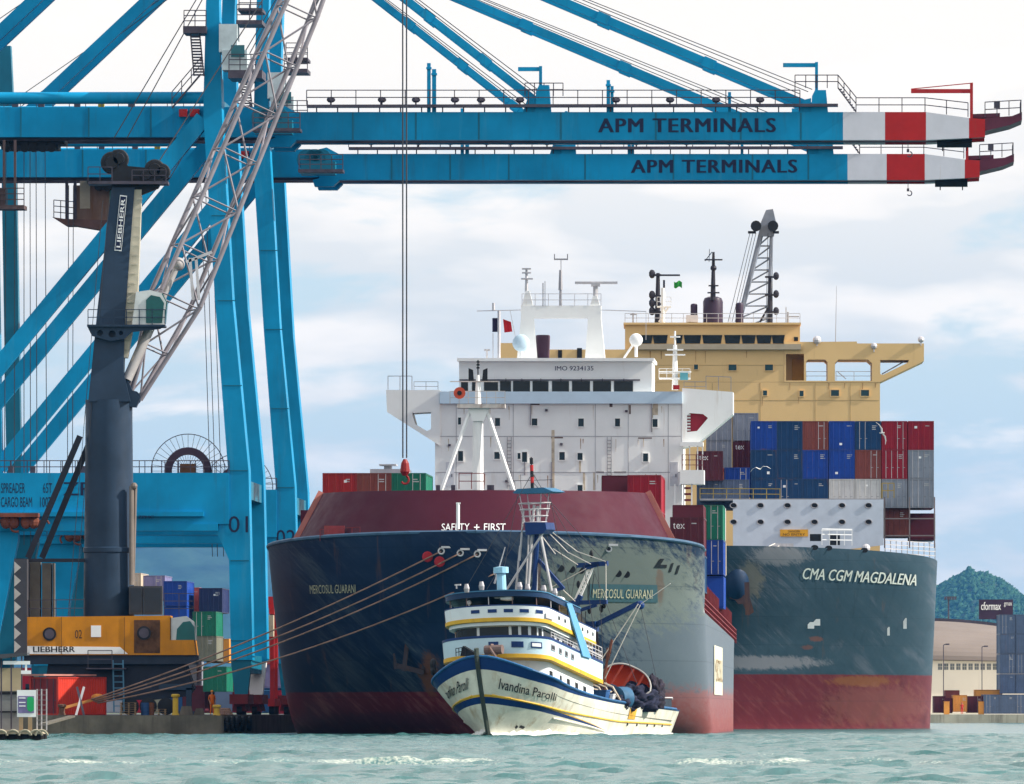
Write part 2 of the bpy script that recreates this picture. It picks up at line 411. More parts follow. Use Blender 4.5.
# ------------------------------------------------------------------ shipping containers
CCOL = dict(maroon=(0.085, 0.012, 0.022), crimson=(0.26, 0.006, 0.018), red=(0.30, 0.012, 0.012), brown=(0.19, 0.045, 0.035), blue=(0.006, 0.045, 0.27), navy=(0.005, 0.040, 0.12),
            green=(0.006, 0.14, 0.085), grey=(0.23, 0.25, 0.30), white=(0.50, 0.50, 0.50), cream=(0.50, 0.42, 0.32), slate=(0.085, 0.12, 0.20), orange=(0.60, 0.26, 0.05),
            pink=(0.50, 0.10, 0.10), olive=(0.17, 0.17, 0.13), violet=(0.17, 0.17, 0.33), ink=(0.015, 0.025, 0.09))


def cmat(c, part):
    col = CCOL[c]
    if part == 'body': return mat('container_%s_steel' % c, col, 0.5, var=0.16, vs=0.5, rust=0.16, rcol=tuple(min(1, k * 0.45 + 0.05) for k in col), wave=0.9, wscale=1.15, wdir='Y')
    if part == 'frame': return mat('container_%s_frame' % c, tuple(k * 0.72 + 0.004 for k in col), 0.5, var=0.2, rust=0.2)
    return mat('container_%s_door' % c, col, 0.45, var=0.14, vs=0.8, rust=0.14, rcol=tuple(min(1, k * 0.5 + 0.05) for k in col))


CMESH = {}


def cont_mesh(w, h, L):
    key = (w, h, L)
    if key in CMESH: return CMESH[key]
    def mesh(name, b):
        o = b.build(name, None); me = o.data; bpy.data.objects.remove(o); return me
    b = MB(); x = w / 2
    # ribbed long walls, roof and floor behind the corner frame
    n = max(12, int(L / 0.28)); pts = []
    for sgn in (-1, 1):
        vs = []
        for i in range(n * 4 + 1):
            y = 0.12 + (L - 0.24) * i / (n * 4); d = (0.0, 0.0, 0.036, 0.036)[i % 4]
            vs += [(sgn * (x - 0.03 - d), y, 0.12), (sgn * (x - 0.03 - d), y, h - 0.1)]
        b.add(vs, [(2 * i, 2 * i + 2, 2 * i + 3, 2 * i + 1) for i in range(n * 4)])
    b.box(-x + 0.05, x - 0.05, 0.1, L - 0.06, 0.05, 0.2); b.box(-x + 0.05, x - 0.05, 0.1, L - 0.06, h - 0.16, h - 0.03); b.box(-x + 0.06, x - 0.06, L - 0.14, L - 0.07, 0.1, h - 0.1); b.box(-x + 0.06, x - 0.06, 0.1, 0.13, 0.1, h - 0.1)
    body = mesh('shipping_container', b)
    b = MB(); t = 0.14
    for s in (-1, 1):
        for y in (0, L - t): b.box(s * x - (t if s > 0 else 0), s * x + (0 if s > 0 else t), y, y + t, 0, h)
        for z in (0, h - 0.11): b.box(s * x - (0.09 if s > 0 else 0), s * x + (0 if s > 0 else 0.09), t, L - t, z, z + 0.11)
    for y in (0, L - t):
        for z in (0, h - 0.13): b.box(-x + t, x - t, y + 0.01, y + t - 0.01, z, z + 0.13)
    frame = mesh('corner_frame', b)
    doors = []
    for s in (-1, 1):
        b = MB(); a, c = (0.012, x - t - 0.005) if s > 0 else (-x + t + 0.005, -0.012)
        b.box(a, c, 0.05, 0.09, 0.14, h - 0.14)
        for k in range(5): z = 0.3 + k * (h - 0.75) / 4; b.box(a + 0.06, c - 0.06, 0.042, 0.05, z, z + 0.22)
        door = mesh('door', b)
        b = MB()
        for u in (0.25, 0.75):
            xx = a + (c - a) * u; b.tube((xx, 0.022, 0.06), (xx, 0.022, h - 0.06), 0.026, 5); b.box(xx - 0.02, xx + 0.2, 0.0, 0.02, 1.05, 1.1)
        doors.append((door, mesh('locking_rod', b)))
    CMESH[key] = (body, frame, doors); return CMESH[key]


def setm(o, m):
    o.material_slots[0].link = 'OBJECT'; o.material_slots[0].material = m


def container(fr, px, ytop, yl, col, label, group, L=12.19, h=2.6, w=2.44, mark=None, parts=True, turn=0.0, face=None, badge=False):
    """px, ytop: where the upper corner on the landward side of its door end shows; the box runs back from there."""
    body, frame, doors = cont_mesh(w, h, L); p = fr.P(px, ytop, yl)
    lo = p + Vector((w / 2, 0, -h)) if not turn else p + Vector((0, 0, -h))
    o = bpy.data.objects.new('shipping_container', body); COL.objects.link(o); o.location = fr.world(lo); o.rotation_euler = (0, 0, -R(fr.yaw) + R(turn))
    setm(o, cmat(col, 'body')); tag(o, label, 'container', group)
    if parts:
        c = bpy.data.objects.new('corner_frame', frame); COL.objects.link(c); c.parent = o; setm(c, cmat(col, 'frame'))
        for d, rods in doors:
            q = bpy.data.objects.new('door', d); COL.objects.link(q); q.parent = o; setm(q, cmat(face or col, 'door'))
            r_ = bpy.data.objects.new('locking_rod', rods); COL.objects.link(r_); r_.parent = q; setm(r_, mat('rod_worn_zinc', (.26, .26, .28), .5, .2) if random.random() < 0.22 else cmat(col, 'frame'))
        if mark:
            lettering('marking', mark, WHITE2, o, lambda u, v: (-1.0 + 0.85 * u, 0.035, h - 0.85 + 0.42 * v))
        q = MB(); xx = random.uniform(.25, .5)
        for k in range(random.choice((1, 2, 3))): q.box(xx, xx + random.uniform(.25, .5), .034, .040, h - .5 - k * .16, h - .43 - k * .16)
        q.build('code_plate', mat('code_plate_pale', (.42, .42, .42), .6), o)
        if badge:
            b = MB(); x = random.choice((-.5, -.1, .4)); z = random.choice((.45, h - .8, h - .7)); k = random.uniform(.09, .15); b.box(x - k, x + k, 0.030, 0.037, z, z + k * 1.7); b.build('badge', WHITE2, o)
    return o


# ------------------------------------------------------------------ ship-to-shore gantry cranes


def gantry_crane(fr, ref, num, label, second):
    """fr: where this crane stands; ref: the frame whose picture points give the shared measurements."""
    root = fr.empty('gantry_crane'); tag(root, label, 'crane', 'gantry cranes over the ships')
    P = lambda a, b_, y=0: ref.P(a, b_, y)
    NEARY, FARY, G1, G2 = 0.0, 20.0, 6.5, 12.5
    tw = 1.5
    wx = lambda px, py: P(px, py)
    for yl in (NEARY, FARY):
        # waterside leg: leaning shaft, straight foot
        prof = [(203.5, 118), (203.5, 100), (206, 0), (211, -184), (225, -184), (219, 0), (221.5, 100), (222, 118), (232.5, 300), (248.5, 470), (250.5, 560), (252.5, 660), (231, 660), (229, 560), (218, 535), (218, 530), (228, 470), (215, 300)]
        pts = [(P(a, c)[0], P(a, c)[2]) for a, c in prof]
        b = MB(); b.prism(pts, yl, yl + 3.0); b.build('waterside_leg', BLUE, root)
        lp = [(-92, -20), (-78, -20), (-72, 108), (-66, 470), (-40, 470), (18, 532), (18, 540), (-2, 640), (-6, 662), (-32, 662), (-60, 540), (-82, 470), (-88, 108)]
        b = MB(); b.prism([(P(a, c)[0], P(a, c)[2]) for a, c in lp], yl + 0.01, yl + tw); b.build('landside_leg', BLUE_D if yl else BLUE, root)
        b = MB()
        a, c = P(203, 118), P(-70, 449); b.beam((a[0], yl + 0.75, a[2]), (c[0], yl + 0.75, c[2]), 1.25, 1.2)
        b.build('diagonal_brace', BLUE, root)
        b = MB(); a, c = P(-52, 473), P(229, 524); b.box(a[0], c[0], yl - 0.15, yl + 1.75, c[2], a[2])
        q = P(225, 510); z1 = P(0, 512)[2]; b.box(a[0], P(204, 510)[0], yl - 0.5, yl - 0.15, z1 - 0.35, z1)
        e = P(0, 531)[2]; b.box(a[0], P(218, 510)[0], yl - 0.3, yl + 1.6, e, c[2])
        b.build('portal_beam', BLUE, root)
        b = MB(); a, c = P(-45, 91.5), P(204, 103.5); b.lathe([(0.47, a[0]), (0.47, c[0])], (0, yl + 0.75, (a[2] + c[2]) / 2), 14, 'x'); b.build('upper_tie', BLUE, root, smooth=40)
        # feet: equaliser and wheel bogies
        for cx_ in (241, -18):
            base = P(cx_, 660); x = base[0]; z = base[2]
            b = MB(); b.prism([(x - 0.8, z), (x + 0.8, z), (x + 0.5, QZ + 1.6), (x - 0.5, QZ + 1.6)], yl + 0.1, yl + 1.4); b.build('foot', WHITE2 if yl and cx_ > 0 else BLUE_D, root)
            b = MB(); b.box(x - 0.7, x + 0.7, yl - 3.2, yl + 4.6, QZ + 0.85, QZ + 1.6)
            for k in (-2.2, 0.0, 2.2): b.prism([(x - 0.55, QZ + 0.3), (x + 0.55, QZ + 0.3), (x + 0.4, QZ + 0.9), (x - 0.4, QZ + 0.9)], yl + 0.7 + k - 0.8, yl + 0.7 + k + 0.8)
            bo = b.build('bogie', mat('bogie_dark_red', (0.12, 0.012, 0.015), 0.5), root)
            for k in (-2.8, -1.5, 0.2, 1.5, 2.8):
                b = MB(); b.lathe([(0.36, x - 0.2), (0.36, x + 0.2)], (0, yl + 0.7 + k, QZ + 0.37), 12, 'x'); b.build('wheel', BLACK, bo)
    # cross ties between the two frames
    for px, py in ((239, 480), (239, 655), (-30, 480), (-30, 655), (213, -134), (213, 96)):
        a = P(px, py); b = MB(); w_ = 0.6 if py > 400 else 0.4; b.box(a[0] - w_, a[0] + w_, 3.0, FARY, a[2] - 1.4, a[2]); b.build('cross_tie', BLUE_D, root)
    # bolted splices and stiffeners along the boxes
    for x, y0, y1 in [(x, 107.6, 136.6) for x in (20, 88, 150)] + [(x, 112.6, 139.6) for x in (352, 415, 478, 560, 655, 740, 800)]:
        b = MB(); b.rect(ref, x, x + 1.6, y0, y1, G1 - 0.03, 0.06); b.build('splice_plate', BLUE_D, root)
    for y in (215, 300, 385, 470, 560, 640):
        lx = lambda yy: 203.5 + (229 - 203.5) * max(0, min(1, (yy - 118) / 370)); b = MB(); b.rect(ref, lx(y) + 1.5, lx(y) + 20, y, y + 1.0, -0.03, 0.06); b.build('leg_seam', BLUE_D, root)
    # girder and boom: twin boxes
    Q = lambda a, c: ref.P(a, c, G1)
    bands = [(-90, 279, 0), (293, 843, 0), (843, 885, 1), (885, 926, 2)]
    red, wht = mat('boom_red_paint', (0.40, 0.012, 0.012), 0.5, var=0.12, rust=0.1), mat('boom_white_paint', (0.60, 0.60, 0.66), 0.5, var=0.06, rust=0.08, rcol=(0.4, 0.3, 0.2))
    for yl in (G1, G2):
        b = MB(); b.front(ref, [(-90, 107), (268, 107), (279, 112), (279, 137), (-90, 137)], G1, 1.3)
        for i, v in enumerate(b.v): b.v[i] = (v[0], v[1] - G1 + yl, v[2])
        b.build('girder', BLUE, root)
        b = MB(); k0 = 0
        for x0, x1, mi in bands[1:]:
            b.mi = mi; b.rect(ref, x0, x1, 112, 140, G1, 1.3)
        b.mi = 1; b.front(ref, [(926, 112), (969, 118), (969, 138), (926, 140)], G1, 1.3)
        b.mi = 2; b.front(ref, [(969, 118), (985, 119), (985, 137), (969, 138)], G1, 1.3)
        b.mi = 0; b.front(ref, [(275, 107), (283, 105), (296, 112), (296, 141), (290, 147), (270, 147), (268, 140), (275, 138)], G1 - 0.1, 1.5)
        for i, v in enumerate(b.v): b.v[i] = (v[0], v[1] - G1 + yl, v[2])
        b.build('boom', [BLUE, wht, red], root)
        # trolley rail ledge under the box
        b = MB(); z = Q(0, 140)[2]; b.box(Q(-90, 0)[0], Q(965, 0)[0], yl + (1.3 if yl == G1 else -0.5), yl + (1.8 if yl == G1 else 0.0), z, z + 0.35); b.build('trolley_rail', STEEL, root)
    b = MB()
    for px in (-20, 100, 350, 543, 700, 820, 960):
        b = MB(); a = Q(px, 120); b.box(a[0] - 0.5, a[0] + 0.5, G1 + 1.3, G2, a[2] - 1.0, a[2]); b.build('boom_cross_tie', BLUE_D, root)
    flat_text('lettering', 'APM TERMINALS', INK, root, ref, 598, 776, 118, 132.5, G1 - 0.03, bold=0.05, space=1.12) if not second else \
        flat_text('lettering', 'APM TERMINALS', INK, root, ref, 610, 789, 118, 132.5, G1 - 0.03, bold=0.05, space=1.12)
    # stays: the pairs of forestays and backstays that hold boom and girder from the apex
    for yl in (G1 + 0.6, G2 + 0.6):
        for (ax, ay, bx, by), nm, w in (((226, -142, 815, 108), 'forestay', 0.62), ((226, -142, 541, 104), 'forestay', 0.52), ((226, -181, -70, 97), 'backstay', 0.95)):
            b = MB(); a, c = ref.P(ax, ay, G1), ref.P(bx, by, G1); a[1] = c[1] = yl
            b.beam(a, c, w, w * 1.1)
            if nm == 'forestay':
                for t in (0.28, 0.46, 0.64, 0.82): q = a.lerp(c, t); d = (c - a).normalized(); b.beam(q - d * 0.5, q + d * 0.5, w * 1.25, w * 1.6)
            b.build(nm, BLUE, root)
    b = MB()
    for k, (bx, by) in enumerate(((812, 88), (808, 90), (800, 92), (540, 90), (536, 92), (-70, 60), (-70, 72))):
        a, c = ref.P(228, -146, G1), ref.P(bx, by, G1); a[1] = c[1] = G1 + 2 + 0.5 * k; b.tube(a, c, 0.045, 4)
    for dx, (bx, by) in ((0, (118, 142)), (6, (131, 142))):
        a = ref.P(196 + dx, 0, -0.5); c = ref.P(bx - 4, by - 4, -0.5); b.tube(a + (a - c) * 0.9, c, 0.05, 4)
    b.build('stay_rope', WIRE, root)
    # apex
    b = MB(); a = P(217, -140); b.box(a[0] - 0.9, a[0] + 0.9, -0.2, FARY + 1.7, a[2] - 0.4, a[2] + 1.2); b.build('apex_beam', BLUE, root)
    # hitches, posts and davits along the boom
    for x0, x1, y0 in ((535, 551, 85), (811, 828, 90)):
        b = MB(); b.front(ref, [(x0, 112), (x0 + 1, y0 + 6), (x0 + 4, y0), (x1 - 2, y0), (x1, 112)], G1, 1.3); b.front(ref, [(x0 - 12, 112), (x0 - 8, 100), (x0, 98), (x0, 112)], G1 + 0.1, 1.0)
        b.front(ref, [(x0 + 2, 98), (x1 - 3, 98), (x1 - 3, 108), (x0 + 2, 108)], G1 + 1.3, G2 - G1 - 1.3); b.build('stay_hitch', BLUE, root)
    for x0, x1, y0 in ((427, 430.5, 63), (432, 436, 69), (606.5, 610, 80), (610.5, 613.5, 86), (728, 731, 92)):
        b = MB(); b.rect(ref, x0, x1, y0, 112, G1 + 0.2, 0.5); b.rect(ref, x0 - 0.8, x1 + 0.8, y0 + 4, y0 + 6, G1 + 0.1, 0.7); b.build('rope_support_post', BLUE, root)
    for x0, x1, y0, yb, m_ in ((518, 542, 67, 88, BLUE), (783, 818, 63, 92, BLUE), (911, 973, 89, 118, RED)):
        b = MB(); b.rect(ref, x0, x1, y0, y0 + 4, G1 + 0.2, 0.35); b.rect(ref, x1 - 3, x1, y0 - (6 if m_ is RED else 1), yb, G1 + 0.15, 0.45)
        if m_ is RED: b.tube(ref.P(x1, y0 - 6, G1 + 0.3), ref.P(x0, y0, G1 + 0.3), 0.05, 4)
        b.build('davit', m_, root)
    # walkway with rails, lamps and rope guides
    y = G1 + 0.1
    L3 = lambda a, c: ref.P(a, c, y)
    b = MB(); a, c = L3(307, 105), L3(838, 105); b.box(a[0], c[0], G1 - 0.5, G1 + 0.5, a[2] - 0.22, a[2])
    for px in range(316, 838, 21): b.rect(ref, px, px + 1.2, 106, 112, y, 0.12)
    b.build('walkway', STEEL, root)
    b = MB(); b.rail([L3(307, 105) - Vector((0, 0.5, 0)), L3(800, 105) - Vector((0, 0.5, 0))], 1.12, 0.05, 1.9, 2)
    b.rail([L3(795, 97), L3(795, 88), L3(838, 88), L3(856, 110)], 1.0, 0.05, 0.8, 2); b.rail([L3(856, 112), L3(925, 112), L3(968, 117)], 1.1, 0.05, 1.7, 2)
    b.rail([L3(525, 96), L3(563, 96)], 1.0, 0.05, 0.8, 2)
    b.build('handrail', STEEL, root)
    b = MB()
    for k in range(9): p, q = L3(839 + k * 1.8, 89 + k * 2.6), L3(842 + k * 1.8, 89 + k * 2.6); b.box(p[0], q[0], y - 0.4, y + 0.4, p[2] - 0.06, p[2])
    b.beam(L3(838, 88) - Vector((0, .4, 0)), L3(856, 112) - Vector((0, .4, 0)), 0.1, 0.2); b.build('stair', STEEL, root)
    b = MB()
    for px in (331, 382, 416, 455, 481, 520, 616, 670, 716, 760):
        p = L3(px, 100); b.ball((p[0], y - 0.3, p[2]), 0.3, 1.2, 1, 0.8, 7, 5); b.box(p[0] - 0.06, p[0] + 0.06, y - 0.35, y - 0.2, p[2] - 0.4, p[2])
    b.build('floodlight', STEEL, root)
    b = MB(); b.front(ref, [(985, 118), (1012, 116), (1022, 112), (1022, 120), (1010, 125), (985, 131)], G1 + 0.1, G2 - G1 + 1.0)
    b.front(ref, [(972, 114), (1000, 113), (1000, 117), (972, 118)], G1 + 0.3, 5); b.build('tip_platform', mat('tip_dark_red_steel', (0.10, 0.02, 0.04), 0.5), root)
    b = MB(); b.rail([L3(985, 117), L3(1021, 115), L3(1021, 115) + Vector((0, 6, 0))], 1.15, 0.05, 1.0, 2); b.rect(ref, 994, 1000, 101, 108, y, 0.4); b.build('tip_rail', STEEL, root)
    b = MB(); a, c = ref.P(937, 143, G1 + 1.5), ref.P(972, 143, G1 + 1.5); b.lathe([(0.36, a[0]), (0.36, c[0])], (0, G1 + 1.5, a[2]), 12, 'x')
    for px in (942, 966): b.rect(ref, px, px + 1.2, 136, 151, G1 + 1.2, 0.15)
    b.build('buffer_drum', BLACK, root)
    b = MB(); hk = ref.P(908, 140, G1 - 0.1); b.tube(hk, hk - Vector((0, 0, 0.9)), 0.04, 4); b.ring(hk - Vector((-0.12, 0, 1.1)), 0.2, 0.05, 10, 'y', -2.6, 1.4); b.box(hk[0] - 0.1, hk[0] + 0.1, hk[1] - .1, hk[1] + .1, hk[2] - 0.95, hk[2] - 0.7); b.build('hook', STEEL, root)
    # boom hinge machinery and the lift cab on the tower
    for x0, x1, y0, y1, dy, d in ((228, 262, 70, 78, -2.2, 5.5), (252, 300, 128, 131, -1.6, 3), (236, 262, 20, 24, -1.0, 5), (238, 262, 8, 11, -1, 5), (183, 206, 26, 33, -1.5, 4)):
        b = MB(); b.rect(ref, x0, x1, y0, y1, dy, d); pf = b.build('tower_platform', STEEL, root)
        b = MB(); b.rail([ref.P(x0 + 1, y0, dy), ref.P(x1, y0, dy)], 1.2, 0.05, 0.9, 3); b.build('tower_rail', STEEL, pf)
    cab = MB(); cab.rect(ref, 219, 237, 24, 52, -1.7, 3.0); cab.rect(ref, 222, 247, 50, 70, -1.9, 3.2); c_ = cab.build('lift_cab', mat('cab_pale_paint', (0.45, 0.52, 0.55), 0.5), root)
    b = MB(); b.rect(ref, 231, 244.5, 45, 57, -1.96, 0.05); b.build('window', glass('cab_teal_glass', (0.02, 0.12, 0.15)), c_)
    b = MB()
    for k in range(14): t = k / 13; b.rect(ref, 191 + t * 3, 200 + t * 4, 36 + t * 38, 37 + t * 38, -0.9, 1.0)
    for s in (0, 9): b.beam(ref.P(190.5 + s, 33, -0.8), ref.P(194 + s * 1.1, 76, -0.8), 0.1, 0.2)
    for s in (0, 1.0): b.beam(ref.P(201, 74, -0.8 + s), ref.P(172, 108, -0.8 + s), 0.12, 0.3)
    b.rail([ref.P(172, 106, -0.8), ref.P(201, 72, -0.8)], 1.1, 0.045, 1.0, 2); b.build('tower_stair', STEEL, root)
    b = MB()
    for x0, x1 in ((179, 187), (190, 199)): b.rect(ref, x0, x1, 109, 116.5, G1 - 0.5, 0.5)
    b.build('warning_light_box', RED, root)
    b = MB()
    for px in (262, 270, 277): q = ref.P(px, 118, 3.5); b.lathe([(0.9, -0.25), (0.9, 0.25)], (q[0], 4, q[2]), 14, 'y')
    b.rect(ref, 255, 292, 120, 134, 3.2, 2.0); b.build('hinge_machinery', BLUE_D, root)
    b = MB(); b.rail([ref.P(-45, 107, G1 + .2), ref.P(200, 107, G1 + .2)], .55, .04, 1.3, 1); b.build('girder_rail', STEEL, root)
    for px in (12, 38, 74, 98, 128):
        b = MB(); b.rect(ref, px, px + 6, 103, 107, G1 + .3, .6); b.build('girder_lamp_box', mat('lamp_box_ochre', (.30, .22, .02), .6) if px == 98 else STEEL, root)
    # portal walkway rail, cable reel and board lettering
    b = MB(); b.rail([ref.P(-40, 473, -0.1), ref.P(229, 473, -0.1)], 0.95, 0.045, 1.0, 2); b.rail([ref.P(-40, 473, 1.6), ref.P(229, 473, 1.6)], 0.95, 0.045, 1.3, 2)
    for px in (8, 30, 63, 80): b.rect(ref, px, px + 5, 466, 473, 0.4, 0.6)
    b.build('portal_rail', STEEL, root)
    rc = ref.P(188, 471, 2.3)
    reel = MB(); reel.ring(rc, 1.72, 0.12, 40, 'y', k=6); reel.lathe([(1.25, -0.2), (1.75, -0.2), (1.75, 0.2), (1.25, 0.2), (1.25, -0.2)], rc, 36, 'y', False)
    rr = reel.build('cable_reel', mat('reel_brown_cable', (0.06, 0.035, 0.05), 0.7), root)
    b = MB()
    for k in range(36): a = 2 * math.pi * k / 36; d = Vector((math.cos(a), 0, math.sin(a))); b.tube(rc + d * 0.4, rc + d * 1.3, 0.02, 4); (b.tube(rc + d * 1.75 + Vector((0, .1, 0)), rc + d * 2.85 + Vector((0, .1, 0)), 0.022, 4) if math.sin(a) > -0.05 else None)
    b.ring(rc + Vector((0, 0.1, 0)), 2.85, 0.035, 30, 'y', -0.05, math.pi + 0.05); b.build('spokes', STEEL, rr)
    b = MB(); b.box(rc[0] - 0.6, rc[0] + 0.6, 1.9, 2.9, rc[2] - 0.3, rc[2] + 0.55); b.lathe([(0.45, -0.35), (0.45, 0.5)], rc, 14, 'y'); b.build('hub', mat('rusty_motor', (0.16, 0.07, 0.03), 0.8), rr)
    yl = -0.19
    flat_text('number', num, INK, root, ref, 228.5, 248.0 if num == '01' else 249, 516, 532.5, -0.03)
    for tx, x0, x1, y0, y1 in (('SPREADER', 1, 25, 483, 493), ('65T', 43, 52, 483, 493), ('CARGO BEAM', 1, 32, 497, 507), ('100T', 40, 52, 497, 507), ('ZPMC', 63, 128, 482, 495.5), ('ZPMC', 138, 154, 515.5, 518.5)):
        flat_text('lettering', tx, INK, root, ref, x0, x1, y0, y1, yl if y0 < 510 else -0.54, bold=0.015 if tx == 'ZPMC' else 0)
    # trolley, its ropes and the driver's cab under the girder
    tx = 28 if not second else 60
    b = MB(); b.rect(ref, tx - 34, tx + 36, 139, 144, G1 + 1.6, 3.8); b.rect(ref, tx - 26, tx + 30, 144, 149.5, G1 + 2.0, 3)
    for k in range(6): q = ref.P(tx - 22 + k * 9, 147, G1 + 1.2); b.lathe([(0.38, -0.3), (0.38, 0.3)], (q[0], G1 + 1.7, q[2]), 10, 'y')
    tr = b.build('trolley', BLACK, root)
    b = MB()
    for px in (6, 15, 24, 30, 36, 45) if not second else (6, 11, 148, 153, 159): p = ref.P(px, 146, G1 + 1.7); q = ref.P(px + (px - 24) * .1, 545, G1 + 1.7); b.tube(p, q, 0.04, 4)
    b.build('hoist_rope', WIRE, tr)
    if second:
        u = lambda px, py: (CX + (px - CX + 0) , py)
        cy = G1 + 3
        b = MB(); b.rect(ref, 14, 50, 146, 188, cy, 2.2); cb = b.build('driver_cab', mat('rusty_cab_paint', (0.20, 0.12, 0.09), 0.7, rust=0.5), tr)
        b = MB(); b.rect(ref, 50, 70, 143, 184, cy - 0.02, 2.25); b.build('cab_front', mat('cab_teal_panel', (0.10, 0.26, 0.24), 0.5), cb)
        b = MB(); b.rect(ref, 51.5, 68, 147, 162, cy - 0.08, 0.06); b.build('window', WIN, cb)
        b = MB(); b.rect(ref, 18, 29, 141, 171, cy - 0.05, 0.05); b.build('door', mat('cab_cream_door', (0.4, 0.33, 0.25), 0.6, rust=0.3), cb)
        b = MB(); b.front(ref, [(-12, 180), (2, 182), (70, 184), (70, 189), (42, 194), (12, 189), (2, 189)], cy - 1.0, 3.6); b.build('cab_floor', mat('rusty_plate', (0.12, 0.06, 0.05), 0.7), cb)
        b = MB(); b.rail([ref.P(-10, 181, cy - 1), ref.P(12, 183, cy - 1)], 1.5, 0.05, 0.5, 3)
        for px in (4, 13): b.beam(ref.P(px, 183, cy), ref.P(px, 140, cy), 0.25)
        for px in (38, 66): b.beam(ref.P(px, 146, cy + 1), ref.P(px, 138, cy + 1), 0.2)
        b.build('hanger', STEEL, cb)
    else:
        b = MB(); b.rect(ref, -30, 24, 205, 209, G1 - 2, 3); b.rect(ref, -30, 5, 188, 205, G1 - 1.8, 0.4); b.rail([ref.P(-10, 205, G1 - 2), ref.P(24, 205, G1 - 2)], 1.3, 0.05, 0.6, 3)
        for px in (4, 15): b.beam(ref.P(px, 205, G1 - .5), ref.P(px, 140, G1 - .5), 0.18)
        b.build('service_platform', mat('brown_platform_steel', (0.09, 0.06, 0.06), 0.7), root)
    b = MB(); p = ref.P(-2, 516, -1.6); b.rect(ref, -10, 38, 513, 517, -2.2, 1.8)
    for px in (6, 14, 26, 34): q = ref.P(px, 522, -1.4); b.ball((q[0], -1.4, q[2]), 0.45, 1, 1, 1.2, 8, 6)
    for px, a0 in ((2, 0), (16, 1.2), (44, 0.4)): q = ref.P(px, 526, -1.5); b.ring(q, 0.45, 0.09, 10, 'y', a0, a0 + 4)
    b.build('cable_festoon', mat('rusty_festoon', (0.16, 0.05, 0.03), 0.8, var=0.5), root)
    return root


CR1 = Frame(-21.1, 861, 2.0)
CR2 = Frame(-18.8, 926, 2.0)
gantry_crane(CR1, CR1, '01', 'nearer blue gantry crane numbered 01 with the higher boom over the ships', False)
gantry_crane(CR2, CR1, '02', 'farther blue gantry crane numbered 02 whose boom shows below the other', True)

# ------------------------------------------------------------------ mobile harbour crane on the quay
MF = Frame(-28.7, 800, 0)
MX = Vector((0, 0, 0))
YEL = mat('machine_yellow', (0.50, 0.19, 0.004), 0.45, var=0.15, rust=0.15, rcol=(0.12, 0.05, 0.01)); DKT = mat('tower_slate_paint', (0.018, 0.036, 0.066), 0.5, var=0.22, vs=0.4, rust=0.2, rcol=(0.02, 0.03, 0.05))
LAT = mat('lattice_grey_paint', (0.22, 0.20, 0.225), 0.45, 0.1, var=0.2, rust=0.25, rcol=(0.2, 0.12, 0.08)); PANE = mat('cab_pale_panel', (0.55, 0.57, 0.57), 0.5)


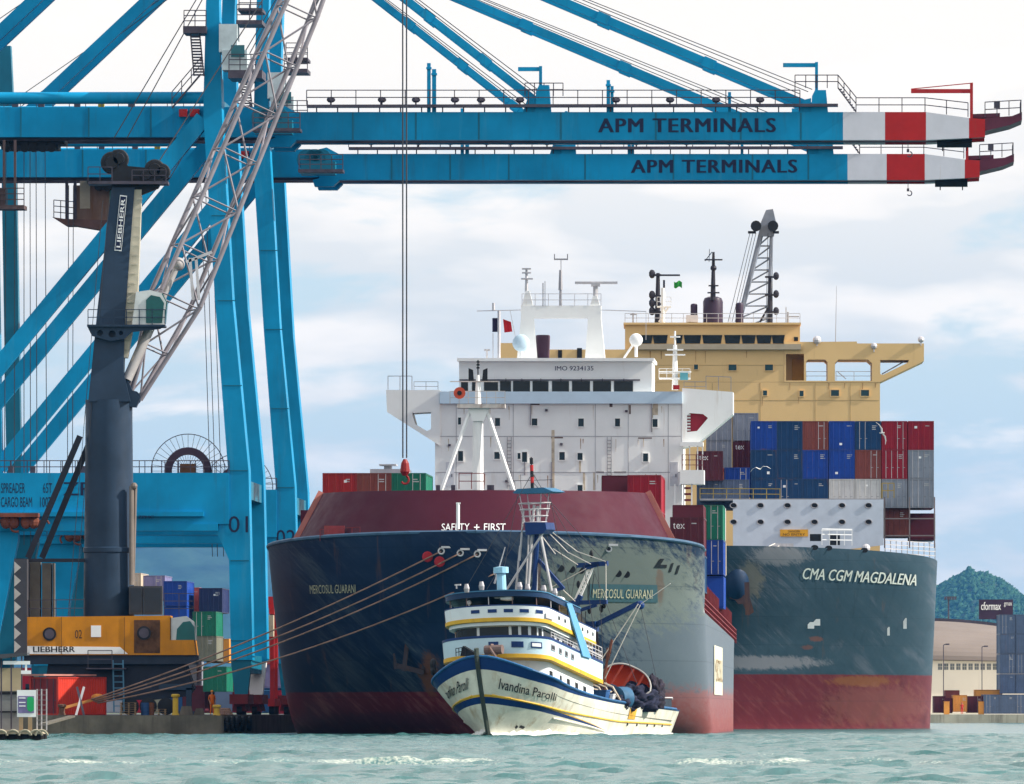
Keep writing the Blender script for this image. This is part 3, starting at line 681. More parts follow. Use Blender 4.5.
def mobile_crane():
    P = MF.P; root = MF.empty('mobile_harbour_crane')
    tag(root, 'mobile harbour crane with a dark slate tower, yellow machine house and grey lattice boom', 'crane')
    # tower: round lower column, tapered box above it
    c0, c1 = P(109, 617), P(109.5, 400); b = MB(); b.lathe([(1.82, c0[2]), (1.78, P(0, 553)[2]), (1.86, P(0, 552)[2]), (1.86, P(0, 548)[2]), (1.76, P(0, 547)[2]), (1.68, P(0, 420)[2]), (1.68, c1[2])], (c0[0], 0, 0), 28)
    tw = b.build('tower', DKT, root, smooth=30)
    b = MB(); q = lambda a, y: P(a, y)
    lo, hi = (P(89, 402), P(131, 402)), (P(112, 188), P(135, 188))
    vs = []
    for (l, r), d in ((lo, 1.5), ((P(92, 372), P(124, 372)), 1.4), ((P(98, 310), P(126, 310)), 1.2), (hi, 0.85)):
        vs += [(l[0], -d, l[2]), (r[0], -d, r[2]), (r[0], d, r[2]), (l[0], d, l[2])]
    b.add(vs, [(k * 4 + i, k * 4 + (i + 1) % 4, k * 4 + 4 + (i + 1) % 4, k * 4 + 4 + i) for k in range(3) for i in range(4)] + [(0, 3, 2, 1), (12, 13, 14, 15)]); b.build('upper_tower', DKT, root)
    vs = []
    for x0, x1, y, d in ((121, 128, 358, 1.0), (127, 138, 300, 1.0), (134.6, 142, 190, 0.7)):
        l, r = P(x0, y), P(x1, y); vs += [(l[0], -d, l[2]), (r[0], -d, r[2]), (r[0], d, r[2]), (l[0], d, l[2])]
    b = MB(); b.add(vs, [(k * 4 + i, k * 4 + (i + 1) % 4, k * 4 + 4 + (i + 1) % 4, k * 4 + 4 + i) for k in range(2) for i in range(4)] + [(0, 3, 2, 1), (8, 9, 10, 11)])
    for k in range(17): t = k / 16; a = P(124 + t * 14, 350 - t * 150); b.box(a[0] - 0.05, a[0] + 0.35, -1.15, -1.0, a[2], a[2] + 0.08)
    b.build('tower_sunlit_side', mat('tower_sunlit_cream', (0.46, 0.42, 0.33), 0.5, rust=0.2), root)  # cream strip with rungs, painted pale to stand for the tower's sunlit side
    a, c = P(117, 250), P(127, 195)
    b = MB(); w = 8.5
    def up(u, v, off=-1.30):
        l = P(114.5, 250.5, off).lerp(P(120, 195, off), u); r = P(121.5, 251.2, off).lerp(P(127, 195.8, off), u); p = l.lerp(r, 1 - v); p[1] = off; return p
    b.add([up(0, 0, -1.22), up(1, 0, -1.22), up(1, 1, -1.22), up(0, 1, -1.22)], [(0, 1, 2, 3)]); b.add([up(0, 0, -1.0), up(1, 0, -1.0), up(1, 1, -1.0), up(0, 1, -1.0)], [(0, 1, 2, 3)])
    bd = b.build('name_board', WHITE2, root)
    b = MB(); b.add([up(.02, .08, -1.235), up(.98, .08, -1.235), up(.98, .92, -1.235), up(.02, .92, -1.235)], [(0, 1, 2, 3)]); b.build('board_field', INK, bd)
    lettering('lettering', 'LIEBHERR', WHITE2, bd, lambda u, v: up(0.06 + 0.88 * u, 0.22 + 0.56 * v, -1.25), bold=0.03)
    # head with sheaves
    b = MB()
    for px, py, r in ((112, 163, 0.8), (119, 159, 0.7), (155, 170, 0.75), (162, 172, 0.6), (146, 176, 0.55)):
        c = P(px, py); b.lathe([(r * .55, -0.72), (r * .6, -0.62), (r * .9, -0.6), (r, -0.5), (r, 0.6), (r * .8, 0.7)], c, 20, 'y')
    b.front(MF, [(112, 190), (111, 172), (105, 168), (118, 152), (128, 166), (150, 168), (164, 178), (158, 188), (138, 196), (134, 190)], -0.6, 1.2)
    b.build('tower_head', BLACK, root)
    b = MB(); b.rect(MF, 88, 168, 181, 184, -1.4, 2.8); b.rail([P(88, 181, -1.4), P(112, 181, -1.4)], 1.0, 0.04, 0.8, 2); b.rail([P(132, 181, -1.4), P(166, 181, -1.4)], 0.8, 0.04, 0.9, 2); b.build('head_platform', STEEL, root)
    # mid platform and driver cab
    b = MB()
    hl = lambda px, py, r: [(px + r * math.cos(2 * math.pi * i / 10), py + r * math.sin(2 * math.pi * i / 10)) for i in range(10)]
    b.front(MF, [(87, 326), (165, 326), (160, 329), (132, 332), (124, 339), (110, 341), (92, 336)], -1.9, 0.3, [hl(100, 333, 3), hl(112, 334, 3.6), hl(121, 333, 2.2)])
    b.rect(MF, 87, 165, 324.5, 326.5, -2.2, 3.6); b.rail([P(88, 325, -2.2), P(165, 325, -2.2)], 1.1, 0.04, 0.9, 2); b.build('cab_platform', DKT, root)
    b = MB(); b.front(MF, [(132, 325), (136, 292), (150, 290), (161, 293), (166, 302), (164, 325)], -2.0, 2.4); cab = b.build('driver_cab', PANE, root)
    b = MB(); b.front(MF, [(146, 323), (146, 300), (151, 295), (160, 297), (164, 303), (162, 323)], -2.06, 0.05); b.build('window', glass('cab_green_glass', (0.01, 0.10, 0.10)), cab)
    b = MB(); b.front(MF, [(164.5, 323), (166.4, 303), (161.6, 293.6), (162.2, 293.0), (167.2, 302.2), (165.2, 323)], -1.9, 2.2); b.build('front_window', glass('cab_green_glass'), cab)
    # lattice boom: four chords, laced on each side
    foot, tip = P(134, 398, 1.0), P(378, -180, 6.0); ax = (tip - foot).normalized(); ln = (tip - foot).length
    u0 = Vector((0, 1, 0)); u0 = (u0 - ax * ax.dot(u0)).normalized(); v0 = ax.cross(u0); a_ = R(14); U = u0 * math.cos(a_) + v0 * math.sin(a_); V = v0 * math.cos(a_) - u0 * math.sin(a_)
    def hw(t): return 0.4 + 1.15 * t / 0.17 if t < 0.17 else 1.55 - 0.3 * (t - .17) / .5 if t < 0.67 else 1.25 - 0.8 * (t - .67) / .33
    crn = lambda t, k: foot + ax * (ln * t) + U * ((-1, 1, 1, -1)[k] * hw(t)) + V * ((-1, -1, 1, 1)[k] * hw(t))
    b = MB(); ts = [0, 0.17, 0.67, 1.0]
    for k in range(4):
        for t0, t1 in zip(ts[:-1], ts[1:]): b.tube(crn(t0, k), crn(t1, k), 0.17, 8)
    n = 12
    for f in range(4):
        g = (f + 1) % 4
        for i in range(n):
            t0, t1 = i / n, (i + 1) / n; s, e = (f, g) if i % 2 else (g, f)
            b.tube(crn(t0, s), crn(t1, e), 0.075, 6); b.tube(crn(t1, f), crn(t1, g), 0.06, 6)
    b.build('lattice_boom', LAT, root, smooth=50)
    b = MB(); b.lathe([(0.5, -1.1), (0.5, 1.1)], foot, 12, 'y'); b.front(MF, [(118, 400), (124, 372), (132, 390), (140, 398), (136, 407), (120, 406)], -0.8, 1.8); b.build('boom_pivot', DKT, root)
    b = MB(); p, q = P(127, 380, -0.6), P(178, 264, 1.2); b.tube(p, p.lerp(q, 0.55), 0.36, 12); b.tube(p.lerp(q, 0.55), q, 0.22, 10); b.ball(q, 0.5)
    b.build('luffing_cylinder', mat('cylinder_pale_paint', (0.40, 0.38, 0.38), 0.35, 0.2), root, smooth=50)
    b = MB(); a = P(195, 262, 0.5)
    for dx in (0, 6): b.beam(P(190 + dx, 258, 0), P(193 + dx, 300, 0), 0.2)
    b.beam(P(186, 262, 0), P(212, 252, 0), 0.2); b.build('boom_rest', PALE, root)
    b = MB()
    for px in (402.6, 406.4): b.tube(P(px, -180, 6), P(px + .2, 458, 6), 0.055, 5)
    b.build('hoist_rope', WIRE, root)
    b = MB()
    for s in (-.35, .3): b.tube(P(156, 166, s), tip, 0.05, 4)
    for x0, x1 in ((100, 66), (106, 72)): b.tube(P(x0 + 3, 200, -1.2), P(x1, 640, -1.2), 0.03, 4)
    b.build('luffing_rope', WIRE, root)
    b = MB(); h = P(405, 466, 6); b.lathe([(0.12, 0.5), (0.28, 0.2), (0.36, -0.4), (0.16, -0.7)], h, 10); b.ring(h - Vector((0, 0, 1.0)), 0.28, 0.09, 12, 'y', -2.7, 1.3); b.build('hook_block', mat('hook_dark_red', (.22, .012, .012), .5), root)
    # machine house
    b = MB(); b.front(MF, [(27, 617), (170, 615.5), (170, 640), (194, 640), (196, 655), (27, 655)], -3.4, 6.4); mh = b.build('machine_house', YEL, root)
    b = MB(); b.rect(MF, 24, 197, 655, 664, -3.2, 6.2); b.build('under_frame', mat('underframe_navy', (0.02, 0.03, 0.05), 0.6), root)
    b = MB(); b.front(MF, [(27.3, 646), (120, 647), (128, 654), (27.3, 654)], -3.43, 0.02); b.build('white_stripe', WHITE2, mh)
    flat_text('lettering', 'LIEBHERR', BLACK, mh, MF, 33, 75, 646.5, 652, -3.46, bold=0.035)
    flat_text('number', '02', BLACK, mh, MF, 75, 82, 630, 638.5, -3.42)
    for px, py, r in ((49.5, 634, 0.48), (144, 633, 0.5)):
        c = P(px, py, -3.42); b = MB(); b.lathe([(r, -0.10), (r, 0.05)], c, 20, 'y'); f_ = b.build('round_vent', BLACK, mh)
        b = MB(); b.lathe([(r * .72, -0.13), (r * .72, -0.11)], c, 16, 'y'); b.build('vent_disc', STEEL, f_)
    b = MB(); b.rect(MF, 91, 101, 625.5, 637, -3.45, 0.04); b.build('notice', WHITE2, mh)
    b = MB(); b.rect(MF, 134, 160, 620, 653, -3.43, 0.025); b.build('soot_panel', mat('sooty_brown_panel', (0.10, 0.045, 0.02), 0.7, var=0.6, vs=1.2), mh)
    b = MB(); b.rect(MF, 61, 61.7, 617, 654, -3.44, 0.03); b.rect(MF, 124, 124.7, 617, 654, -3.44, 0.03); b.rect(MF, 170, 170.6, 617, 640, -3.44, 0.03); b.build('panel_seam', mat('seam_brown', (0.2, 0.09, 0.01), 0.6), mh)
    b = MB(); b.front(MF, [(171, 640), (171, 618), (186, 616), (194, 622), (196, 640)], -3.3, 2.4); lc = b.build('lower_cab', PANE, root)
    b = MB(); b.front(MF, [(176, 640), (177, 629), (183, 622), (190, 621), (194.5, 627), (195, 640)], -3.36, 0.05); b.build('window', glass('cab_green_glass'), lc)
    # ballast, boxes, railings
    b = MB(); b.rect(MF, 14, 27, 559, 656, -3.6, 6); bl = b.build('ballast_column', mat('ballast_slate', (0.05, 0.05, 0.06), 0.7), root)
    for k in range(7):
        y = 567.5 + k * 13.2; b = MB(); b.front(MF, [(14.3, y - 6), (14.3, y + 6), (21, y)], -3.64, 0.03); b.build('hazard_mark', mat('hazard_grey', (0.42, 0.40, 0.38), 0.6), bl)
    for x0, x1, y0 in ((28, 40, 562), (42, 51, 563), (52.5, 54, 563)):
        b = MB(); b.rect(MF, x0, x1, y0, 617, 1.0, 2.2); b.build('ballast_slab', mat('ballast_concrete', (0.16, 0.15, 0.13), 0.9, var=0.2), root)
    b = MB(); b.rect(MF, 14, 86, 558.5, 562, -0.6, 0.5); b.beam(P(28, 558, -.3), P(80, 436, -.3), 0.42, 0.4); b.beam(P(42, 558, .9), P(88, 446, .9), 0.42, 0.4); b.build('back_strut', mat('strut_charcoal', (0.02, 0.02, 0.03), 0.5), root)
    for x0, x1 in ((129, 142.5), (143.5, 162)):
        b = MB(); b.rect(MF, x0, x1, 586, 614.5, -2.6, 2); bx = b.build('switch_box', mat('box_charcoal', (0.05, 0.05, 0.055), 0.5), root)
        b = MB(); b.rect(MF, x0 + 1.5, x1 - 1.5, 588, 612.5, -2.64, 0.04); b.build('door', mat('box_door_slate', (0.025, 0.03, 0.04), 0.4), bx)
    b = MB(); b.rail([P(28, 617, -3.3), P(84, 616.5, -3.3)], 1.2, 0.035, 1.0, 2); b.build('roof_rail', STEEL, root); b = MB(); b.rail([P(164, 616, -3.3), P(194, 616, -3.3)], 1.6, 0.035, 0.9, 3); b.build('roof_rail', STEEL, root)
    b = MB(); b.tube(P(131.5, 486, -1.5), P(131.5, 585, -1.5), 0.16, 8); b.tube(P(135.5, 486, -1.3), P(133, 585, -1.3), 0.12, 8); b.ball(P(134, 486, -1.5), 0.25); b.build('cable_conduit', mat('conduit_grey_brown', (0.18, 0.15, 0.13), 0.6), root)
    # chassis and stabilisers
    b = MB(); b.front(MF, [(48, 664), (186, 664), (194, 688), (188, 696), (150, 700), (80, 700), (44, 692)], -2.6, 5.2); b.build('chassis', mat('chassis_navy', (0.015, 0.02, 0.035), 0.6), root)
    for px in (56, 74, 92, 130, 148, 166):
        for yl in (-2.9, 1.9):
            c = P(px, 704, yl); c[2] = QZ + 0.02 + 0.62; b = MB(); b.lathe([(0.4, 0.0), (0.62, 0.06), (0.62, 0.9), (0.4, 0.96)], c, 16, 'y'); wv = b.build('wheel', BLACK, root, smooth=40)
    for px in (30, 190):
        b = MB(); c = P(px, 700); b.box(c[0] - 0.9, c[0] + 0.9, -3.5, -1.8, QZ + .02, QZ + 0.3); b.box(c[0] - 0.2, c[0] + 0.2, -2.9, -2.4, QZ + 0.3, P(0, 688)[2]); x2 = P(60 if px < 100 else 160, 690)[0]; b.box(min(c[0] - .2, x2), max(c[0] + .2, x2), -2.9, -2.4, P(0, 690)[2], P(0, 684)[2]); b.build('stabiliser', DKT, root)
    b = MB()
    for s in (0, 10): b.beam(P(113 + s, 660, -3.5), P(114 + s, 712.0, -3.5), 0.1)
    for k in range(8): b.beam(P(113.4, 664 + k * 6, -3.5), P(123.4, 664 + k * 6, -3.5), 0.07)
    b.build('access_ladder', mat('ladder_blue', (0.06, 0.17, 0.27), 0.5), root)
    b = MB(); b.rail([P(88, 668, -3.6), P(112, 668, -3.6)], 1.25, 0.04, 1.5, 2); b.rect(MF, 86, 126, 668, 669.2, -3.8, 1.2); b.build('access_platform', STEEL, root)


mobile_crane()

# ------------------------------------------------------------------ ship hulls


class Hull:
    """Half-breadth over (distance aft a, height z): rounded, flared bow, parallel body, tucked stern."""
    def __init__(s, B, top, L0, L1, p0, p1, q0, q1, rake, LOA, pw=1.0):
        s.B, s.top, s.L0, s.L1, s.p0, s.p1, s.q0, s.q1, s.rake, s.LOA, s.pw = B, top, L0, L1, p0, p1, q0, q1, rake, LOA, pw

    def k(s, z): return min(1.08, max(0.0, z / s.top)) ** s.pw
    def a0(s, z): return s.rake * max(0, 1 - s.k(z)) ** 1.2
    def L(s, z): return s.L0 + (s.L1 - s.L0) * s.k(z)
    def p(s, z): return s.p0 + (s.p1 - s.p0) * s.k(z)
    def q(s, z): return s.q0 + (s.q1 - s.q0) * s.k(z)

    def b(s, a, z):
        u = min(1, max(0, (a - s.a0(z)) / s.L(z))); r = s.B * max(0.0, 1 - (1 - u) ** s.p(z)) ** (1 / s.q(z))
        t = (a - s.LOA * 0.72) / (s.LOA * 0.28)
        if t > 0: r *= 1 - max(0, 0.75 - 0.72 * s.k(z + 3)) * t * t
        return r

    def a(s, bb, z):
        u = 1 - (1 - min(1, abs(bb) / s.B) ** s.q(z)) ** (1 / s.p(z)); return s.a0(z) + u * s.L(z)

    def on(s, x, z, off=0.05):
        """The point of the skin at athwartships x and height z, lifted by off."""
        f = lambda x, z: Vector((x, s.a(x, z), z)); p = f(x, z); e = 0.05
        n = (f(x + e, z) - p).cross(f(x, z + e) - p).normalized()
        if n[1] > 0: n = -n
        return p + n * off

    def mesh(s, mb, z0, z1, la, na=70, nv=16, side=None, mats=None, cap=True):
        """z0, z1: functions of a; la: where it ends aft."""
        rows = []
        for j in range(nv + 1):
            v = j / nv; row = []; zz = z0(0) + (z1(0) - z0(0)) * v
            st = s.a0(zz)
            for i in range(na + 1):
                t = i / na; a = st + (la - st) * t ** 2.0; z = z0(a) + (z1(a) - z0(a)) * v; row.append((s.b(a, z) if i else 0.0, a, z))
            rows.append(row)
        for sg in (-1, 1):
            n = len(mb.v); w = na + 1
            mb.v += [(sg * x, y, z) for r_ in rows for x, y, z in r_]
            for j in range(nv):
                mb.mi = mats(rows[j][0][2], rows[j + 1][0][2]) if mats else 0
                fs = [(n + j * w + i, n + j * w + i + 1, n + (j + 1) * w + i + 1, n + (j + 1) * w + i) for i in range(na)]
                mb.f += fs; mb.m += [mb.mi] * len(fs)
        mb.mi = 0
        if cap:
            t = rows[-1]; vs = [(-x, y, z) for x, y, z in t] + [t_ for t_ in t]; k = len(t)
            mb.add(vs, [(i, i + 1, k + i + 1, k + i) for i in range(k - 1)])
        st = [r_[-1] for r_ in rows]; k = len(st); mb.add([(-x, y, z) for x, y, z in st] + st, [(i, i + 1, k + i + 1, k + i) for i in range(k - 1)])
        return mb


def hull_paint(name, top, boot, zsplit, scuff, rot, patches=(), s_amt=0.5, bscuff=(0.45, 0.2, 0.17), fade=0.25):
    """Topside paint over boot-topping, with slanting scuffs, weathered bloom, plate seams and rust and pale patches at given points."""
    m = bpy.data.materials.new(name); m.use_nodes = True; nt = m.node_tree; N, L = nt.nodes, nt.links; b = N['Principled BSDF']
    b.inputs['Roughness'].default_value = 0.5; b.inputs['Specular IOR Level'].default_value = 0.12
    tc = N.new('ShaderNodeTexCoord'); sep = N.new('ShaderNodeSeparateXYZ'); L.new(tc.outputs['Object'], sep.inputs[0])

    def nz(sc3, det=5, ro=0.6, rt=0.0, dist=0.0):
        m0 = N.new('ShaderNodeMapping'); m0.inputs['Rotation'].default_value = (0, rt, 0); L.new(tc.outputs['Object'], m0.inputs[0])
        mp = N.new('ShaderNodeMapping'); mp.inputs['Scale'].default_value = sc3; L.new(m0.outputs[0], mp.inputs[0])
        t = N.new('ShaderNodeTexNoise'); t.inputs['Scale'].default_value = 1; t.inputs['Detail'].default_value = det; t.inputs['Roughness'].default_value = ro; t.inputs['Distortion'].default_value = dist
        L.new(mp.outputs[0], t.inputs['Vector']); return t.outputs['Fac']

    def rng(v, a, b_, c, d):
        k = N.new('ShaderNodeMapRange')
        for i, q in zip((1, 2, 3, 4), (a, b_, c, d)): k.inputs[i].default_value = q
        L.new(v, k.inputs[0]); return k.outputs[0]

    def mix(f, a, c, mode='MIX'):
        k = N.new('ShaderNodeMix'); k.data_type = 'RGBA'; k.blend_type = mode
        for i, v in ((0, f), (6, a), (7, c)):
            if hasattr(v, 'is_linked'): L.new(v, k.inputs[i])
            else: k.inputs[i].default_value = v if i == 0 else (*v, 1)
        return k.outputs[2]

    def mul(a, c):
        k = N.new('ShaderNodeMath'); k.operation = 'MULTIPLY'
        for i, v in enumerate((a, c)):
            if hasattr(v, 'is_linked'): L.new(v, k.inputs[i])
            else: k.inputs[i].default_value = v
        return k.outputs[0]
    c = mix(rng(nz((0.09, 0.02, 0.16)), 0.42, 0.66, 0, fade), top, tuple(min(1, k * 2.2 + 0.03) for k in top))
    where = rng(nz((0.11, 0.03, 0.13), 3, 0.6, rot, 0.5), 0.48, 0.66, 0.08, 1)
    c = mix(mul(mul(rng(nz((0.16, 0.03, 1.1), 6, 0.75, rot, 0.5), 0.48, 0.74, 0, 1), where), s_amt * 1.6), c, scuff)
    c = mix(mul(mul(rng(nz((0.5, 0.1, 5.5), 5, 0.7, rot, 0.2), 0.54, 0.70, 0, 1), where), s_amt * 1.1), c, scuff)
    c = mix(mul(rng(nz((1.6, 0.3, 0.10), 5, 0.7), 0.56, 0.72, 0, 1), 0.35), c, tuple(k * 0.45 for k in top))
    bt = mix(mul(rng(nz((0.35, 0.05, 2.2), 6, 0.7, rot), 0.50, 0.76, 0, 1), 0.5), boot, bscuff)
    bt = mix(rng(nz((0.6, 0.1, 0.25), 4, 0.6), 0.5, 0.7, 0, 0.5), bt, tuple(k * 0.45 for k in boot))
    zn = N.new('ShaderNodeMath'); zn.operation = 'MULTIPLY_ADD'; zn.inputs[1].default_value = 0.12; L.new(nz((1.5, 0.2, 1.5)), zn.inputs[0]); L.new(sep.outputs['Z'], zn.inputs[2])
    c = mix(rng(zn.outputs[0], zsplit + 0.06 - 0.05, zsplit + 0.06 + 0.05, 1, 0), c, bt)
    # rust weeping in thin runs
    c = mix(mul(rng(nz((1.1, 0.12, 0.07), 5, 0.65), 0.62, 0.74, 0, 1), 0.4), c, (0.17, 0.075, 0.035))
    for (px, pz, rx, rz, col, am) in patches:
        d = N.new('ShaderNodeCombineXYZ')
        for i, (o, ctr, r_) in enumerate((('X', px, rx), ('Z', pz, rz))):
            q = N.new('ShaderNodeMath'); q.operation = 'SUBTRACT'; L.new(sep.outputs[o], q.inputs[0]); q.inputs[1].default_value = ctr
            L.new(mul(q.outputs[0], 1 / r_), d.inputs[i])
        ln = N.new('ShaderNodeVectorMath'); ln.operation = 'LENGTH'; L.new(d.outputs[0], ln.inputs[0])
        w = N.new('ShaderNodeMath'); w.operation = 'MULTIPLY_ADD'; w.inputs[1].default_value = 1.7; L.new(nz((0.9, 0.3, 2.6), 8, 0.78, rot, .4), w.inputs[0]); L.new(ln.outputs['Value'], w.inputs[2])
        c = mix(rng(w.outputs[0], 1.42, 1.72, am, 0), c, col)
    # faint horizontal plate seams
    sw = N.new('ShaderNodeMath'); sw.operation = 'FRACT'; L.new(mul(sep.outputs['Z'], 1 / 2.6), sw.inputs[0])
    c = mix(rng(sw.outputs[0], 0.0, 0.035, 0.35, 0), c, tuple(k * 0.5 for k in top))
    L.new(c, b.inputs['Base Color'])
    bp = N.new('ShaderNodeBump'); bp.inputs['Strength'].default_value = 0.25; bp.inputs['Distance'].default_value = 0.15; L.new(nz((0.5, 0.2, 0.5), 2), bp.inputs['Height']); L.new(bp.outputs[0], b.inputs['Normal'])
    return m


def windows(fr, root, xs, y0, y1, yl, w, m=WIN, name='window', rim=None):
    for x in xs:
        b = MB(); b.rect(fr, x - w / 2, x + w / 2, y0, y1, yl - 0.03, 0.06); o = b.build(name, m, root)
        if rim: b = MB(); b.rect(fr, x - w / 2 - 0.7, x + w / 2 + 0.7, y0 - 0.7, y1 + 0.7, yl - 0.015, 0.03); b.build('frame', rim, o)


# ------------------------------------------------------------------ nearer container ship: white house, maroon bulwark
MS = Frame(-2.5, 775, 2.0)
HM = Hull(15.4, 13.6, 52, 17.5, 1.75, 2.0, 1.05, 1.8, 7.0, 218, 0.58)
MAR = mat('maroon_paint', (0.055, 0.0065, 0.017), 0.6, spec=.15, var=0.12, vs=0.25, rust=0.12, rcol=(0.05, 0.015, 0.02)); MARR = mat('lashing_red_paint', (0.20, 0.03, 0.035), 0.6, var=0.25, rust=0.3)
NAVP = mat('name_patch_blue', (0.045, 0.095, 0.115), 0.5, var=0.1); CREAMT = mat('faded_cream_lettering', (0.42, 0.40, 0.28), 0.6, var=0.3, vs=3)
LBL = mat('pale_blue_bulwark', (0.46, 0.58, 0.70), 0.5, var=0.06)


def near_ship():
    P = MS.P; root = MS.empty('container_ship')
    tag(root, 'nearer container ship with white deckhouse and a maroon shield across its dark blue bow', 'ship')
    md = lambda a: 8.7 - 1.3 * max(0, min(1, (a - 24) / 170)); fd = lambda a: 14.1 - 0.95 * min(1, a / 20)
    hp = hull_paint('near_hull_paint', (0.005, 0.017, 0.048), (0.12, 0.011, 0.02), 3.0, (0.24, 0.27, 0.26), -0.75, [(15, 6, 8, 6, (0.14, 0.17, 0.20), 0.75), (10, 10.5, 8, 4.2, (0.16, 0.185, 0.165), 0.75), (14, 1.5, 7, 2.4, (0.26, 0.07, 0.06), 0.65), (7, 7, .5, 2.2, (.13, .06, .035), .55), (12.5, 10.5, .35, 1.8, (.13, .06, .035), .5), (4.2, 11, .3, 2, (.12, .055, .03), .5), (-6, 1.0, 9, 0.8, (0.06, 0.012, 0.02), 0.6), (-3.4, 4.2, 1.0, 2.0, (0.15, 0.055, 0.025), 0.8)], 0.20)  # pale patches to port are scuffs plus the sunlit side's lightness painted in
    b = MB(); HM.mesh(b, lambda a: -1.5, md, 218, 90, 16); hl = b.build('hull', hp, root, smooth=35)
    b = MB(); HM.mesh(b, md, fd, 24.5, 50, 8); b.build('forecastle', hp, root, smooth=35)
    # shoulder casting where the forecastle side ends
    b = MB(); x = HM.B; b.prism([(x - 1.2, 8.6), (x - 0.05, 8.6), (x - 0.15, 9.5), (x - 1.2, 9.7)], 24.7, 27.5); b.build('forecastle_step', PALE, root)
    # bow shield: a tall curved plate leaning inward, raked at its ends
    b = MB(); n = 60; out, inn = [], []
    def sh(th, v):
        e = abs(th) / R(86); rise = 1.0
        rx, ry = 13.5 - 1.9 * v, 14.9 - 1.4 * v; z0 = fd(16.5 - ry * math.cos(th)) - 0.05; z = z0 + (17.05 - z0) * v
        return Vector((rx * math.sin(th), 17.2 + 1.0 * v - ry * math.cos(th), z))
    for i in range(n + 1):
        th = R(-80 + 160 * i / n); out += [sh(th, 0), sh(th, 1)]; q = Vector((0, 0.35, 0)) - Vector((math.sin(th) * .3, 0, 0)); inn += [sh(th, 0) + q, sh(th, 1) + q]
    k = 2 * (n + 1); b.add(out + inn, [(2 * i, 2 * i + 2, 2 * i + 3, 2 * i + 1) for i in range(n)] + [(k + 2 * i, k + 2 * i + 1, k + 2 * i + 3, k + 2 * i + 2) for i in range(n)] +
          [(2 * i + 1, 2 * i + 3, k + 2 * i + 3, k + 2 * i + 1) for i in range(n)] + [(0, 1, k + 1, k), (k - 2, 2 * k - 2, 2 * k - 1, k - 1)])
    bs = b.build('bow_shield', MAR, root, smooth=35)
    for sg in (-1, 1):
        b = MB(); th = R(80) * sg; b.beam(sh(th, 0) + Vector((sg * .12, .3, 0)), sh(th, 1) + Vector((sg * .12, .3, 0)), .5, .75, (0, 1, 0)); b.build('shield_end_plate', mat('end_plate_sunlit_red', (.34, .12, .10), .6, var=.2), bs)  # end beams coloured pale red to carry the sun on the plate ends
    def onsh(px0, px1, y0, y1):
        def f(u, v):
            px, py = px0 + (px1 - px0) * u, y1 + (y0 - y1) * v; x = P(px, py, 3.5)[0]; z = P(px, py, 3.5)[2]
            w = (z - 14.0) / 3.05; th = math.asin(max(-.99, min(.99, x / (13.5 - 1.9 * w)))); p = sh(th, w); return p + Vector((0, -0.06, 0))
        return f
    lettering('lettering', 'SAFETY', WHITE2, bs, onsh(442, 470, 523, 530.5)); lettering('lettering', 'FIRST', WHITE2, bs, onsh(484.5, 506, 523, 530.5)); lettering('lettering', '+', WHITE2, bs, onsh(474.5, 480, 524, 530))
    for px0, px1, y0, y1, m_ in ((583, 626, 534.5, 545, MAR), (612, 619, 534, 544, PALE)):
        b = MB(); f = onsh(px0, px1, y0, y1); q = [f(0, 0), f(1, 0), f(1, 1), f(0, 1)]; d = Vector((0, -0.25 if m_ is MAR else -0.3, 0)); b.add([p + Vector((0, .3, 0)) for p in q] + [p + d for p in q], [(4, 5, 6, 7), (0, 1, 5, 4), (1, 2, 6, 5), (2, 3, 7, 6), (3, 0, 4, 7)]); b.build('deck_locker', m_, root)
    b = MB(); q = P(334, 537, 6); b.box(q[0] - 0.7, q[0] + 0.7, 6.2, 7, 13.3, 14.6); b.build('deck_locker', MARR, root)
    b = MB(); b.rail([P(320, 541, 5.5), P(360, 538.5, 4.6)], 0.8, 0.03, 0.6, 2); b.build('bow_rail', MARR, root); b = MB(); b.rail([P(578, 545, 5), P(600, 546, 6)], .8, .03, .5, 2); b.build('bow_rail', MARR, root)
    # rim of the deck edge, a rounded pale band round the bow
    b = MB(); pts = [Vector((HM.b(a, fd(a)) * sg, a, fd(a) - 0.02)) for sg, rg in ((-1, range(24, -1, -1)), (1, range(1, 25))) for a in rg]; b.path(pts, 0.13, 6); b.build('deck_rim', mat('rim_blue_grey', (0.05, 0.10, 0.17), 0.5), root)
    # jackstaff, foremast
    b = MB(); b.tube(P(458, 529, 1), P(458, 503, 1), 0.13, 6); b.rect(MS, 456, 460.5, 502.5, 504, 0.9, 0.15); b.build('jackstaff', WHITE2, root)
    fm = MB(); fm.tube(P(478, 560, 14), P(478, 405, 14), 0.42, 10, 0.36); fm.tube(P(478, 405, 14), P(478, 375, 14), 0.22, 8, 0.15); fm.front(MS, [(468, 408), (489, 408), (484, 421), (473, 421)], 13.5, 1.0)
    fo = fm.build('foremast', WHITE2, root)
    b = MB(); b.tube(P(470, 411, 13.7), P(438, 500, 13), 0.14, 6); b.tube(P(487, 411, 13.7), P(517, 500, 13), 0.14, 6); b.build('mast_strut', WHITE2, fo)
    b = MB(); b.rect(MS, 457, 505, 404, 408, 13.2, 1.6); b.rail([P(450, 404, 13.2), P(505, 404, 13.2)], 0.9, 0.03, 0.6, 2); b.rect(MS, 450, 498, 381, 382, 13.8, 0.1); b.build('mast_platform', mat('mast_rusty_white', (0.5, 0.46, 0.44), 0.6, rust=0.5), fo)
    b = MB(); q = P(459.5, 393, 12.6); b.lathe([(0.42, 0.0), (0.36, 0.1), (0.2, 0.5), (0.14, 1.1)], q, 14, 'y'); b.build('fog_horn', mat('horn_orange_red', (0.5, 0.07, 0.03), 0.5), fo)
